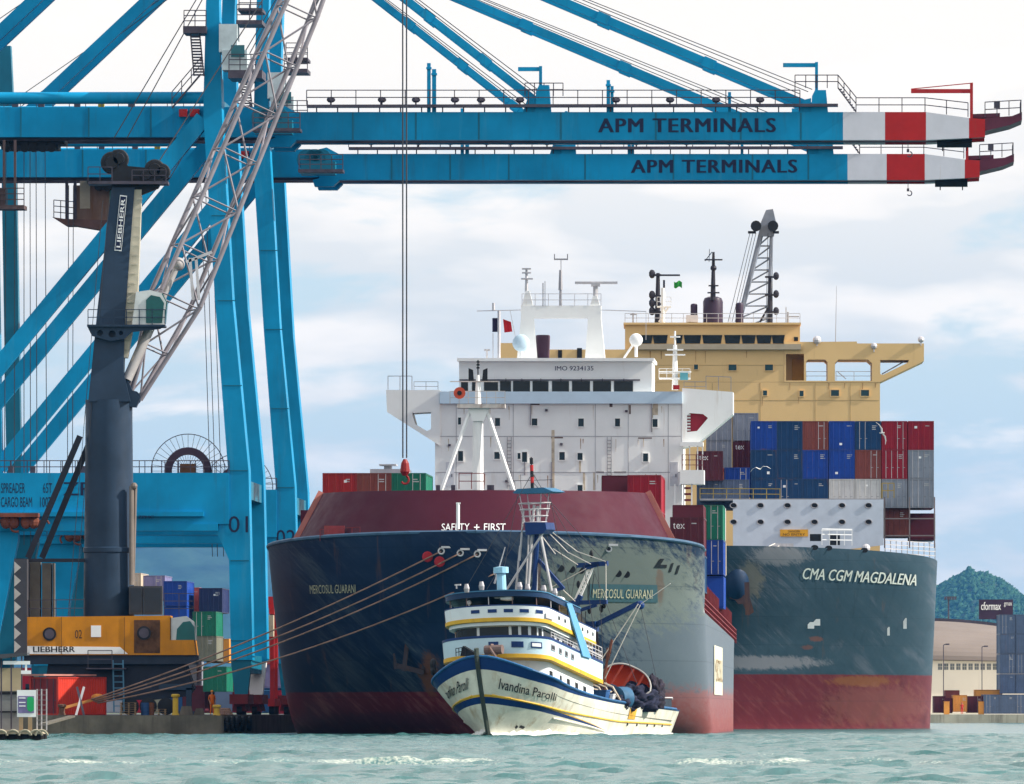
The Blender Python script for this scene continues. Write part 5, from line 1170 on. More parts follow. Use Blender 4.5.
    b = MB(); b.front(FS, [(784.2, 342), (857, 341.5), (857, 343.4), (924, 343.4), (924, 361), (880, 382), (784.2, 382)], D - 0.05, 9, [[(786, 354), (804, 354), (804, 380.5), (786, 380.5)], [(806, 362), (808, 359.5), (825, 359.5), (827.5, 362), (827.5, 380.8), (806, 380.8)], [(835, 363), (838.5, 359.5), (868, 359.5), (872, 363), (872, 380.8), (835, 380.8)], [(880.3, 360), (909, 360), (908, 362.5), (883, 374.7), (880.3, 374)]])
    wr = b.build('bridge_wing', BEIGE, root)
    b = MB(); b.rect(FS, 785, 805, 353, 381, D + 3, 0.5); b.build('wing_bulkhead', BEIGE, wr); b = MB(); b.rect(FS, 792, 804, 359, 380.6, D + 2.8, 0.15); b.build('door', mat('door_orange', (.52, .27, .04), .5), wr)
    b = MB(); b.rail([P(806, 380.5, D + 1), P(827, 380.5, D + 1)], .9, .04, 2, 2); b.rail([P(836, 380.5, D + 1), P(872, 380.5, D + 1)], .9, .04, 2, 2); b.beam(P(838, 372, D + 1), P(846, 379, D + 1), .08); b.beam(P(882, 374, D + 2), P(905, 361, D + 2), .12); b.build('wing_rail', PALE, wr)
    b = MB(); b.front(FS, [(500, 343), (544.8, 343), (544.8, 384), (540, 382), (500, 361)], D - 0.05, 9, [[(520, 359), (536, 359), (536, 373)]]); b.build('bridge_wing', BEIGE, root)
    b = MB(); b.rect(FS, 558, 562, 350, 358, D - .1, .1); b.rect(FS, 577, 582, 348, 358, D - .1, .1)
    b.build('doorway', BLACK, root)
    for x, y, w, h_ in ((696, 367, 4, 5), (732.5, 367.5, 8, 6), (769, 367.5, 8, 6), (765, 393, 4, 5), (801.5, 393.5, 4, 5.5), (835, 393, 8, 6), (865, 393, 8, 6), (696, 392, 3, 2), (640, 393, 5, 5)):
        b = MB(); b.rect(FS, x - w / 2, x + w / 2, y - h_ / 2, y + h_ / 2, D - 0.05, 0.1); w_ = b.build('window', mat('window_teal', (0.02, 0.06, 0.075), .15), root); b = MB(); b.front(FS, [(x - w / 2 - .7, y - h_ / 2 - .7), (x + w / 2 + .7, y - h_ / 2 - .7), (x + w / 2 + .7, y + h_ / 2 + .7), (x - w / 2 - .7, y + h_ / 2 + .7)], D - .12, .12, [[(x - w / 2, y - h_ / 2), (x + w / 2, y - h_ / 2), (x + w / 2, y + h_ / 2), (x - w / 2, y + h_ / 2)]]); b.build('frame', BEIGE, w_)
    for px, py, r in ((817, 340, .28), (874, 346, .22), (921, 339.5, .22)):
        b = MB(); q = P(px, py, D - .1); b.ball(q, r * 1.5); b.beam(q, q - Vector((0, 0, .6)), .12); b.build('navigation_lamp', PALE, root)
    b = MB(); b.tube(P(835.5, 342, D + 4), P(836.5, 286, D + 4), 0.05, 4, .02); b.build('whip_aerial', GREYST, root)
    rr = random.Random(4)
    for y in (365, 400): b = MB(); b.rect(FS, 546, 783 if y < 382 else 879, y, y + .5, D - .02, .03); b.build('plate_seam', mat('seam_ochre', (.40, .28, .13), .7), root)
    for x in (600, 655, 712, 760, 815, 850): b = MB(); b.rect(FS, x, x + .5, 383, 440, D - .02, .03); b.build('plate_seam', mat('seam_ochre', (.40, .28, .13), .7), root)
    for k in range(16):
        x = rr.uniform(640, 876); y = rr.choice((351, 383, 397)); h_ = rr.uniform(4, 14); w = rr.uniform(.5, 1.4)
        if x > 780 and y < 382: y = 383
        b = MB(); b.front(FS, [(x - w / 2, y), (x + w / 2, y), (x + w / 5, y + h_), (x - w / 5, y + h_)], D - .018, .03); b.build('rust_run', mat('rust_ochre_run', (.38, .22, .09), .8, var=.3, vs=2), root)
    # funnel casings, masts and aerials above the wheelhouse
    T = D + 5
    for px, w, y0 in ((713, 10, 297), (694, 3.5, 304), (739.5, 4, 303)):
        q = P(px, 323, T); r = w / 10; h_ = q[2]; z1 = P(0, y0, T)[2]; b = MB(); b.lathe([(r, q[2] - .3), (r, z1 - r * .5), (r * .85, z1 - r * .15), (r * .45, z1), (0.01, z1 + .02)], (q[0], T, 0), 18); b.build('exhaust_dome', mat('exhaust_plum_black', (0.035, 0.02, 0.04), .45), root, smooth=40)
    b = MB(); b.tube(P(713, 300, T - 1.2), P(713.5, 252, T - 1.2), .28, 8, .12)
    for y, w in ((259, 9), (268, 3), (285, 5), (292, 6)): b.rect(FS, 713.5 - w, 713.5 + w, y, y + 1.3, T - 1.5, .5)
    b.ball(P(713.5, 268, T - 1.2), .32); b.beam(P(705, 261, T - 1.2), P(712, 252, T - 1.2), .08); b.tube(P(709, 262, T - 1), P(709.5, 249, T - 1), .04, 4); b.build('funnel_mast', MASTP, root)
    b = MB(); b.tube(P(657.5, 323, T), P(658, 273, T), .3, 8, .18)
    for y, w in ((274, 4), (295, 7), (303, 8), (311, 7)): b.rect(FS, 658 - w, 658 + 3, y, y + 2, T - .3, .6); b.ball(P(652, y, T), .35, 1, 1, 1.3, 7, 5)
    b.rect(FS, 657, 680, 274.3, 276, T - .2, .25); b.rect(FS, 663, 665, 280, 290, T - .2, .3); b.build('radar_mast', MASTP, root)
    b = MB(); b.tube(P(663, 323, T - 1), P(663, 288, T - 1), .22, 6); b.rail([P(657, 306, T - 1), P(671, 306, T - 1)], .9, .04, .7, 2); b.rect(FS, 657, 671, 306, 307.5, T - 1.2, .9); b.beam(P(659, 322, T - 1), P(668, 308, T - 1), .18); b.build('white_mast', WHITE2, root)
    b = MB(); b.tube(P(770, 323, T), P(770, 276, T), .26, 8, .16)
    for y in (276, 294, 311): b.rect(FS, 765, 777, y, y + 1.8, T - .3, .5); b.ball(P(776, y, T), .32, 1, 1, 1.3, 7, 5)
    b.beam(P(768, 308, T), P(760, 322, T), .2); b.build('signal_post', MASTP, root)
    b = MB(); b.rail([P(625, 322.5, T - 3.8), P(800, 322.5, T - 3.8)], .9, .04, 1.2, 2); b.build('roof_rail', PALE, root)
    b = MB(); b.tube(P(786, 323, T), P(786, 307, T), .06, 4); b.tube(P(788, 323, T), P(788, 312, T), .1, 5); b.rect(FS, 787, 799, 316, 317, T, .1); b.tube(P(690, 323, T - 1), P(690, 316, T - 1), .3, 6); b.tube(P(633, 323, T - 1), P(633, 313, T - 1), .1, 4); b.rect(FS, 630, 637, 314, 315, T - 1, .1); b.build('roof_aerial', GREYST, root)
    b = MB(); b.box(P(686, 0, T)[0], P(698, 0, T)[0], T - 2, T - 1, P(0, 323, T)[2], P(0, 316, T)[2]); b.build('roof_locker', PALE, root)
    # deck crane standing abaft the house, its jib raised
    D2 = D + 24; LG = mat('jib_blue_grey', (.20, .22, .27), .5, var=.2)
    b = MB(); q0, q1 = P(739, 320, D2), P(764, 222, D2); r0, r1 = P(772, 330, D2), P(772, 222, D2)
    for s in (-.7, .7):
        a0, a1, c0, c1 = [v + Vector((0, s, 0)) for v in (q0, q1, r0, r1)]
        c0 = P(768, 330, D2 + s); a0 = P(737, 330, D2 + s); a1[1] = c1[1] = D2 + s * .5; c0[1] = a0[1] = D2 + s
        b.tube(a0, a1, .27, 7); b.tube(c0, c1, .2, 7); n = 9
        for i in range(n): t0, t1 = i / n, (i + 1) / n; b.tube(a0.lerp(a1, t0), c0.lerp(c1, t1), .08, 5); b.tube(c0.lerp(c1, t1), a0.lerp(a1, t1), .07, 5)
    b.front(FS, [(759, 236), (761, 222), (766, 210), (773, 209), (776, 222), (774, 236)], D2 - .7, 1.4); jb = b.build('deck_crane_jib', LG, root)
    for px in (756, 773):
        b = MB(); b.lathe([(.55, -.35), (.55, .35)], P(px, 226, D2 - 1), 12, 'y'); b.rect(FS, px - 8 if px < 760 else px, px if px < 760 else px + 6, 231, 233.5, D2 - 1.2, .4); b.build('sheave', BLACK, jb)
    b = MB()
    for x0, x1 in ((750, 728), (753, 732), (756, 735), (772, 772.5), (768, 766)): b.tube(P(x0, 233, D2 - 1), P(x1, 322, D2 - 1), .04, 4)
    b.build('jib_rope', WIRE, jb)
    b = MB(); q = P(752, 330, D2 + 3); b.lathe([(1.6, 15), (1.6, q[2] - 1), (2.2, q[2]), (2.2, q[2] + .3)], (q[0], D2 + 3, 0), 18); b.build('deck_crane_pedestal', BEIGE, root)
    return root


far_ship()
g = 'containers aboard the farther ship'
cols = [(751, 'navy blue blue'.split()[1:]), ]
X0 = [751, 776.8, 802.6, 829, 855.2, 881.6, 908.2]
rows = [('top', 421, ['blue', 'navy', 'brown', 'blue', 'navy', 'crimson', 'crimson']), ('second', 450, ['navy', 'navy', 'blue', 'blue', 'brown', 'crimson', 'grey']), ('third', 479, ['navy', 'navy', 'navy', 'white', 'white', 'grey', 'grey'])]
words = ['first', 'second', 'third', 'fourth', 'fifth', 'sixth', 'seventh']
for rn, y, cs in rows:
    for i, (x, c) in enumerate(zip(X0, cs)):
        if rn == 'third' and i < 0: continue
        container(FS, x, y, 32, c, '%s container %s from the sea end in the %s row under the beige bridge' % ({'crimson': 'crimson', 'brown': 'brick brown'}.get(c, c), words[6 - i], rn), g, h=2.74, badge=(i + len(rn)) % 3 == 0)
container(FS, 884, 508, 33, 'brown', 'brick brown container just seaward of the pale breakwater, below the grey ones', g, h=2.7)
container(FS, 910, 513, 35, 'maroon', 'maroon container behind the rail at the outermost lower corner of the farther ship', g, h=2.6, parts=False)
container(FS, 733, 413, 46, 'grey', 'grey container standing a step above the blue ones, beside the white bridge wing', g, h=2.75)
container(FS, 733, 440.5, 46, 'maroon', 'maroon container lettered tex below the raised grey one', g, h=2.75, mark='tex')
container(FS, 706.5, 412.5, 46, 'grey', 'grey container partly behind the slanting end of the white bridge wing', g, h=2.75)
container(FS, 706.5, 440.5, 46, 'grey', 'grey container directly below the white bridge wing end', g, h=2.75)
container(FS, 724.5, 467.5, 32, 'blue', 'blue container in the second row beside the white stair tower', g, h=2.74)
container(FS, 698, 467.5, 32, 'red', 'red container peeping out behind the maroon one by the stair tower', g, h=2.74)
container(FS, 723, 479.5, 31, 'slate', 'slate blue container above the breakwater, next to the navy ones', g, h=2.74, w=2.5)
container(FS, 697, 479.5, 31, 'slate', 'slate blue container above the breakwater, touching the white stair tower', g, h=2.74, w=2.5)
container(FS, 696.6, 451, 28, 'maroon', 'maroon container marked tex, jutting out beside the white stair platform', g, h=2.8, w=2.5, mark='tex')
b = MB(); p = FS.P(674, 281.5, 95); n = 8
b.add([FS.world((p[0] + .8 * i / n, 95 + .06 * math.sin(i * 1.3), p[2] - .6 * j / 3 - .1 * math.sin(i * .9))) for j in range(4) for i in range(n + 1)], [(j * 9 + i, j * 9 + i + 1, (j + 1) * 9 + i + 1, (j + 1) * 9 + i) for j in range(3) for i in range(n)])
tag(b.build('flag', mat('flag_green', (.02, .22, .03), .8), smooth=True), 'green flag flying by the dark radar mast of the beige ship', 'flag')
for i, (px, py) in enumerate(((779, 543.5), (783, 546))):
    e_ = FS.world(FS.P(px - 4, py, 6)); s_ = Vector((-13.0 - i, 1002 + 3 * i, QZ + .4)); pts = [s_.lerp(e_, k / 16) - Vector((0, 0, 2.0 * (k / 16) * (1 - k / 16))) for k in range(17)]
    b = MB(); b.path(pts, .045, 5); tag(b.build('mooring_line', ROPEW, smooth=True), '%s pale mooring line reaching the bow of the teal ship' % ('upper' if i == 0 else 'lower'), 'rope', 'mooring lines of the farther ship')

# ------------------------------------------------------------------ container yard behind the cranes
YF = Frame(0, 1167, 2.0)
YG = 'containers stacked in the yard'


def yard(px, y, yl, col, label, parts=True, h=2.6, **k): return container(YF, px, y, yl, col, label, YG, h=h, parts=parts, **k)


T_ = [688.5, 663.5, 638.5, 613.5, 588.5, 564.0]
yard(40, T_[5], 8, 'olive', 'olive grey container on top of the stack by the ballast column'); yard(40, T_[4], 8, 'violet', 'greyish violet container under the olive grey one'); yard(40, T_[3], 8, 'cream', 'cream container under the violet one in the yard', False)
yard(72, T_[5] + 1, 2, 'maroon', 'dark maroon container on top of the stack beside the slate tower'); yard(72, T_[4], 2, 'cream', 'cream container below the dark maroon one beside the slate tower'); yard(72, T_[3], 2, 'cream', 'cream container third down in the stack beside the slate tower')
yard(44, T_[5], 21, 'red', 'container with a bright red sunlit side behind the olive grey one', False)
yard(14, T_[4], 12, 'maroon', 'maroon container behind the chevroned ballast column'); yard(14, T_[3], 12, 'brown', 'brown container behind the lower half of the ballast column', False); yard(12, T_[5], 12, 'white', 'white container rising behind the top of the ballast column', False)
yard(118, 573, 20, 'cream', 'cream container seen just above the dark switch boxes'); yard(142, 575.5, 24, 'violet', 'violet container between the cream and the blue ones above the switch boxes')
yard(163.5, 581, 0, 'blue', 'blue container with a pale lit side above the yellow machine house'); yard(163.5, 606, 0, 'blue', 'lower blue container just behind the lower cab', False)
yard(199, T_[4] - .5, 4, 'ink', 'nearly black navy container with a small white badge beside crane leg 01', badge=True); yard(176.5, T_[4] - 1, 14, 'pink', 'pink red container squeezed between the blue and the black navy ones')
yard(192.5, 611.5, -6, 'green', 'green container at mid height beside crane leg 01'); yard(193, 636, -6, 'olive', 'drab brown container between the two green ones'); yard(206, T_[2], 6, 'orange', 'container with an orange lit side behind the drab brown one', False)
yard(203, 666.5, -8, 'green', 'green container at ground level beside crane leg 01'); yard(182, 686, -2, 'maroon', 'maroon container low down behind the yellow bollard', False)
yard(232, 663, 4, 'crimson', 'dark crimson container low down behind crane leg 01'); yard(232, 688, 4, 'crimson', 'crimson container on the ground behind crane leg 01', False)
yard(100, 664, 10, 'white', 'white container showing under the machine house between the crane wheels', False); yard(140, 663, 12, 'cream', 'cream container low down under the machine house', False); yard(60, 662, 14, 'red', 'red container low behind the crane chassis', False); yard(174, 661, 10, 'grey', 'grey container low down under the lower cab', False)
yard(262, 640, 30, 'pink', 'faded pink container between the legs of crane 01 and crane 02'); yard(262, 664, 30, 'violet', 'violet container between crane legs, under the faded pink one', False); yard(270, 690, 28, 'crimson', 'crimson container on the ground close to the dark bow', False); yard(262, 615, 30, 'red', 'red container topping the stack between the crane legs')
BR = Frame(0, 1262, 2.0); cl = ['maroon', 'slate', 'brown', 'navy', 'green', 'grey', 'crimson', 'olive', 'navy', 'maroon', 'slate', 'brown', 'navy', 'maroon']
ordn = ['first', 'second', 'third', 'fourth', 'fifth', 'sixth', 'seventh', 'eighth', 'ninth', 'tenth', 'eleventh', 'twelfth', 'thirteenth', 'fourteenth']
for i in range(14):
    for k, y in enumerate((690.5, 667.5)): c = cl[(i + k * 5) % 14]; container(BR, -12 + i * 22.6, y, 0, c, '%s container %s inland of the dark bow in the back row, %s tier' % (c, ordn[13 - i], ('ground', 'upper')[k]), 'containers in the back row of the yard', parts=False)
# a red straddle carrier between the crane legs
SF = Frame(-20.4, 892, 2.0)


def carrier():
    P = SF.P; root = SF.empty('straddle_carrier'); tag(root, 'red straddle carrier working between the blue crane legs', 'straddle carrier')
    b = MB()
    for x in (-1.3, 1.3):
        for y in (0, 5): b.box(x - .16, x + .16, y - .2, y + .2, QZ + .9, 9.6)
        b.box(x - .2, x + .2, -1, 6, 9.4, 9.9); b.box(x - .28, x + .28, -1.4, 6.4, QZ + .7, QZ + 1.3)
    b.build('frame', RED, root)
    b = MB(); b.box(-1.6, 1.6, 0.4, 4.6, 9.9, 10.8); b.build('engine_deck', RED, root)
    b = MB(); b.box(0.4, 1.5, -1.9, -0.6, 7.6, 9.3); b.build('cab', mat('carrier_cab_cream', (.5, .42, .3), .5), root)
    b = MB(); b.box(-1.1, 1.1, 0.5, 5.5, 5.6, 6.1); b.build('spreader', mat('spreader_amber', (.5, .25, .02), .5), root)
    for x in (-1.3, 1.3):
        for y in (-.6, 1.6, 3.6, 5.6): b = MB(); b.lathe([(.5, x - .2), (.5, x + .2)], (0, y, QZ + .52), 14, 'x'); b.build('wheel', BLACK, root)


carrier()

# ------------------------------------------------------------------ far quay: warehouse, containers, lamps, hoarding
def wfront(mb, Y, pts, d):
    f = Frame(0, Y, 0); return mb.front(f, pts, 0, d)


f1 = Frame(0, 1760, 0)
root = f1.empty('warehouse'); tag(root, 'cream warehouse with a curved grey roof and a row of windows', 'warehouse')
b = MB(); b.front(f1, [(800, 658), (1040, 662), (1040, 713.5), (800, 713.5)], 0, 60); b.build('wall', mat('warehouse_cream', (.80, .72, .60), .8, var=.08, vs=.1, rust=.1, rcol=(.5, .42, .32)), root)
vs, fs = [], []; n = 14
for i in range(2):
    for j in range(n + 1):
        t = j / n; px = (790, 1044)[i]; yb = 657.5 + (px - 800) / 240 * 4; yt = 621 + (max(0, px - 935) / 89) ** 1.6 * 9
        y = yb + (yt - yb) * math.sin(t * math.pi / 2) ** .9; vs.append(f1.P(px, y, -0.8 + 26 * (1 - math.cos(t * math.pi / 2))))
for i in range(12): pass
nn = 24; vs = []
for i in range(nn + 1):
    for j in range(n + 1):
        t = j / n; px = 790 + (1044 - 790) * i / nn; yb = 657.5 + (px - 800) / 240 * 4; yt = 621 + (max(0, px - 935) / 89) ** 1.6 * 9
        vs.append(f1.P(px, yb + (yt - yb) * math.sin(t * math.pi / 2), -0.8 + 26 * (1 - math.cos(t * math.pi / 2))))
b = MB(); b.add(vs, [(i * (n + 1) + j, (i + 1) * (n + 1) + j, (i + 1) * (n + 1) + j + 1, i * (n + 1) + j + 1) for i in range(nn) for j in range(n)])
k = len(b.v); w = n + 1; b.add([(x, y + .5, z - .1) for x, y, z in vs], [(i * w + j, i * w + j + 1, (i + 1) * w + j + 1, (i + 1) * w + j) for i in range(nn) for j in range(n)])
rf = b.build('roof', mat('roof_weathered_grey', (.19, .155, .135), .8, var=.12, vs=.08), root)
b = MB(); 
for i in range(nn): b.beam(vs[i * w + n], vs[(i + 1) * w + n], .9, .7)
b.build('ridge_gutter', STEEL, root)
for i in range(10):
    b = MB(); x = 938 + i * 6.1; b.rect(f1, x, x + 4.2, 663.6, 669.8, -.05, .1); w_ = b.build('window', mat('warehouse_window', (.16, .17, .17), .4, var=.3), root)
    b = MB(); b.rect(f1, x + 2, x + 2.3, 663.6, 669.8, -.09, .04); b.rect(f1, x, x + 4.2, 666.4, 666.8, -.08, .03); b.build('frame', mat('window_frame_cream', (.5, .45, .36), .7), w_)
f2 = Frame(0, 1840, 0)
b = MB(); b.rect(f2, 960, 1060, 619.5, 712, 0, 30); tag(b.build('shed', mat('shed_pale_grey', (.40, .40, .42), .7, var=.1)), 'pale grey flat roofed shed behind the curved warehouse roof', 'shed')
rb = f2.empty('hoarding'); tag(rb, 'dark plum hoarding with white lettering above the sheds, before the hill', 'sign')
b = MB(); b.rect(f2, 979, 1013, 599.5, 619.3, 2, .6); b.build('board', mat('hoarding_plum', (.035, .018, .04), .6), rb); flat_text('lettering', 'cformax', WHITE2, rb, f2, 981, 1001, 602, 610, 1.9, bold=.03); flat_text('lettering', 'gmax', WHITE2, rb, f2, 1004, 1012, 602.5, 607, 1.9)
for px, y0, y1, Y, lb, big in ((948.5, 597.5, 622, 1850, 'tall floodlight mast above the curved warehouse roof', 1), (943.5, 645, 711, 1735, 'lamp post before the cream warehouse, beside the teal hull', 0), (982, 647, 711, 1735, 'lamp post before the cream warehouse, beside the slate containers', 0)):
    f3 = Frame(0, Y, 0); rt = bpy.data.objects.new('lamp_post', None); COL.objects.link(rt); tag(rt, lb, 'lamp post'); b = MB()
    b.tube(f3.P(px, y0, 0), f3.P(px, 713, 0), .12 if big else .07, 6); b.build('pole', STEEL, rt); b = MB()
    if big:
        b.rect(f3, px - 4, px + 8, y0 - 1, y0, 0, .8)
        for k in range(5): b.rect(f3, px - 4 + k * 2.5, px - 2.3 + k * 2.5, y0, y0 + 2.2, -.2, .5)
    else: b.beam(f3.P(px, y0, 0), f3.P(px + 3, y0 - 1, -1), .12); b.box(f3.P(px + 3, 0, 0)[0] - .2, f3.P(px + 3, 0, 0)[0] + .4, -1.3, -.7, f3.P(0, y0, 0)[2], f3.P(0, y0 - 1.4, 0)[2])
    lh = b.build('lamp_head', STEEL, rt); rt.location = (0, Y, 0)
FQ = Frame(0, 1655, 0); g = 'containers on the far quay'
for r_, y in enumerate((614.5, 634, 654, 674)):
    for c_, (px, cl) in enumerate(((1000, 'slate'), (1015.8, 'slate'))):
        container(FQ, px, y, 8, cl, 'slate blue container %s of the tall stack by the warehouse, %s tier' % ('in the inner column' if c_ == 0 else 'in the outer column', ('top', 'second', 'third', 'fourth')[r_]), g, h=2.9, w=2.28)
for px, lb in ((984, 'at the inner end'), (999.5, 'in the middle'), (1015, 'at the outer end')): container(FQ, px, 694.5, 0, 'slate', 'slate blue ground level container %s of the row on the far quay' % lb, g, h=2.85, w=2.26)
container(FQ, 934, 696, 4, 'maroon', 'plum container at the foot of the warehouse, beside the teal hull', g, h=2.5, w=1.7, L=6.06); container(FQ, 953, 695, 2, 'orange', 'bright orange container on the far quay', g, h=2.5, w=2.1, L=6.06); container(FQ, 967.5, 696, 4, 'maroon', 'plum container between the orange one and the slate row', g, h=2.5, w=2.44, L=6.06)
container(FQ, 944, 698, 3, 'maroon', 'narrow plum container behind the amber box on the far quay', g, h=2.3, w=1.3, L=6.06, parts=False)
for px, y, w_, lb in ((944, 702, .85, 'amber crate in front of the plum containers, beside the orange one'), (978.5, 702, .8, 'amber crate next to the slate blue row')):
    b = MB(); p = FQ.P(px, y, .5); q = FQ.P(px + 5.5, 709, .5); b.box(p[0], q[0], FQ.y + .5, FQ.y + 1.4, 1.25, p[2]); b.box(p[0] - .05, q[0] + .05, FQ.y + .45, FQ.y + 1.45, p[2], p[2] + .08); tag(b.build('crate', cmat('orange', 'door')), lb, 'crate', 'amber crates on the far quay')
for px, x1, lb in ((945, 960, 'low rusty container roof behind the orange one'), (975, 1003, 'ochre container on the second tier at the foot of the warehouse')):
    container(FQ, px, 690 if px < 960 else 689.5, 10, 'brown' if px < 960 else 'orange', lb, g, h=2.6, w=(x1 - px) / 6.8, L=6.06, parts=False)

# ------------------------------------------------------------------ fishing boat
BF = Frame(-2.06, 722, 20.0)
BW = mat('boat_cream_hull', (0.62, 0.60, 0.51), 0.5, var=0.18, vs=0.8, rust=0.34, rcol=(0.33, 0.20, 0.08)); BNAVY = mat('boat_navy_stripe', (0.006, 0.030, 0.125), 0.4, var=0.15); BYEL = mat('boat_yellow_stripe', (0.62, 0.36, 0.03), 0.5, var=0.2, rust=0.2)
BWH = mat('boat_white_topside', (0.68, 0.72, 0.74), 0.4, var=0.06, rust=0.08, rcol=(.5, .35, .15)); BSHADE = mat('boat_shaded_white', (0.47, 0.62, 0.69), 0.4, var=0.06); BROOF = mat('boat_roof_blue', (0.008, 0.032, 0.085), 0.4, var=0.1); BPALE = mat('boat_pale_blue_post', (0.10, 0.30, 0.52), 0.4, var=0.08); NET = mat('net_dark_blue', (0.014, 0.016, 0.035), 0.95, var=0.6, vs=3)
zs = lambda a: 1.55 + 0.95 * math.exp(-max(a, 0) / 1.0) + 2.7 * math.exp(-max(a, 0) / 9.5)
HDZ = lambda a: -0.155 * (a - 2.5)


def bd_(a, v):
    v = max(0, v); st = 1.7 * max(0, 1 - v) ** 1.2; e = max(0.0, a - st)
    top = 4.3 * max(0, 1 - (1 - min(1, e / 3.6)) ** 2) ** 0.52; low = 3.7 * max(0, 1 - (1 - min(1, e / 11.0)) ** 1.7)
    r = low + (top - low) * v ** 0.9
    return r * (1 - 0.30 * max(0, (a - 17) / 13) ** 2 * (1.25 - .25 * v))


def b_on(a, v, sg, off=0.03):
    p = Vector((sg * bd_(a, v), a, v * zs(a))); q = Vector((sg * bd_(a + .05, v), a + .05, v * zs(a + .05))); r = Vector((sg * bd_(a, v + .02), a, (v + .02) * zs(a)))
    n = (q - p).cross(r - p).normalized()
    if n[0] * sg < 0: n = -n
    return p + n * off


def solve_a(X, v, sg):
    lo, hi = 1.7 * max(0, 1 - v) ** 1.2, 8.0
    f = lambda a: BF.s * a + BF.c * sg * bd_(a, v) - X
    for _ in range(40):
        m = (lo + hi) / 2
        if (f(m) > 0) == (sg > 0): hi = m
        else: lo = m
    return (lo + hi) / 2


def outline(hw, a0, nose, a1, n=24, pw=1.0):
    pts = [(-hw, a1 + (a0 + nose - a1) * i / 6) for i in range(6)]
    for i in range(n + 1): t = -math.pi / 2 + math.pi * i / n; pts.append((hw * math.copysign(abs(math.sin(t)) ** pw, math.sin(t)), a0 + nose * (1 - math.cos(t))))
    return pts + [(hw, a0 + nose + (a1 - a0 - nose) * i / 6) for i in range(1, 7)]


def grow(pts, d):
    cx = 0; out = []
    for i, p in enumerate(pts):
        a, b_ = pts[max(0, i - 1)], pts[min(len(pts) - 1, i + 1)]; t = Vector((b_[0] - a[0], b_[1] - a[1])).normalized(); out.append((p[0] + t.y * d * -1 * -1 if False else p[0] - (-t.y) * -d if False else p[0] + t.y * d, p[1] - t.x * d))
    return out


def slab(mb, pts, z0, z1, back=True, f=HDZ):
    n = len(pts); mb.add([(x, y, z0 + f(y)) for x, y in pts] + [(x, y, z1 + f(y)) for x, y in pts], [(i, i + 1, n + i + 1, n + i) for i in range(n - 1)] + [(n - 1, 0, n, 2 * n - 1), tuple(range(n))[::-1], tuple(range(n, 2 * n))]); return mb


def wall(mb, pts, z0, z1, th=0.08, lean=0.0):
    a, b_ = pts, grow(pts, lean); c, d = grow(pts, -th), grow(pts, lean - th); n = len(pts)
    vs = [(x, y, z0 + HDZ(y)) for x, y in a] + [(x, y, z1 + HDZ(y)) for x, y in b_] + [(x, y, z0 + HDZ(y)) for x, y in c] + [(x, y, z1 + HDZ(y)) for x, y in d]
    fs = []
    for i in range(n - 1): fs += [(i, i + 1, n + i + 1, n + i), (2 * n + i + 1, 2 * n + i, 3 * n + i, 3 * n + i + 1), (n + i, n + i + 1, 3 * n + i + 1, 3 * n + i), (i + 1, i, 2 * n + i, 2 * n + i + 1)]
    for i in (0, n - 1): fs.append((i, n + i, 3 * n + i, 2 * n + i))
    return mb.add(vs, fs)


def along(pts):
    L_ = [0.0]
    for a, b_ in zip(pts[:-1], pts[1:]): L_.append(L_[-1] + math.hypot(b_[0] - a[0], b_[1] - a[1]))
    def at(s):
        for i in range(len(pts) - 1):
            if s <= L_[i + 1] or i == len(pts) - 2:
                t = (s - L_[i]) / max(1e-6, L_[i + 1] - L_[i]); return (pts[i][0] + (pts[i + 1][0] - pts[i][0]) * t, pts[i][1] + (pts[i + 1][1] - pts[i][1]) * t)
    return at, L_[-1]


def panel(mb, pts, s0, s1, z0, z1, off=0.03, th=0.05):
    at, _ = along(grow(pts, off)); at2, _ = along(grow(pts, off - th)); n = max(1, int((s1 - s0) / .3)); vs, fs = [], []
    k1 = along(grow(pts, off))[1] / along(pts)[1]; k2 = along(grow(pts, off - th))[1] / along(pts)[1]
    for i in range(n + 1):
        s = s0 + (s1 - s0) * i / n
        for q in (at(s * k1), at2(s * k2)): vs += [(q[0], q[1], z0 + HDZ(q[1])), (q[0], q[1], z1 + HDZ(q[1]))]
    for i in range(n): a = 4 * i; fs += [(a, a + 4, a + 5, a + 1), (a + 6, a + 2, a + 3, a + 7), (a + 1, a + 5, a + 7, a + 3), (a, a + 2, a + 6, a + 4)]
    fs += [(0, 1, 3, 2), (4 * n, 4 * n + 2, 4 * n + 3, 4 * n + 1)]; return mb.add(vs, fs)


def s_of_px(pts, px, fr=BF):
    """Arc length along an outline where it shows at picture column px (front and sunny side)."""
    at, T = along(pts); best = None
    for i in range(1200):
        s = T * i / 1199; q = at(s); w = fr.world((q[0], q[1], 0)); d = abs(CX + F * w.x / w.y - px)
        if s > T * 0.16 and (best is None or d < best[0]): best = (d, s)
    return best[1]


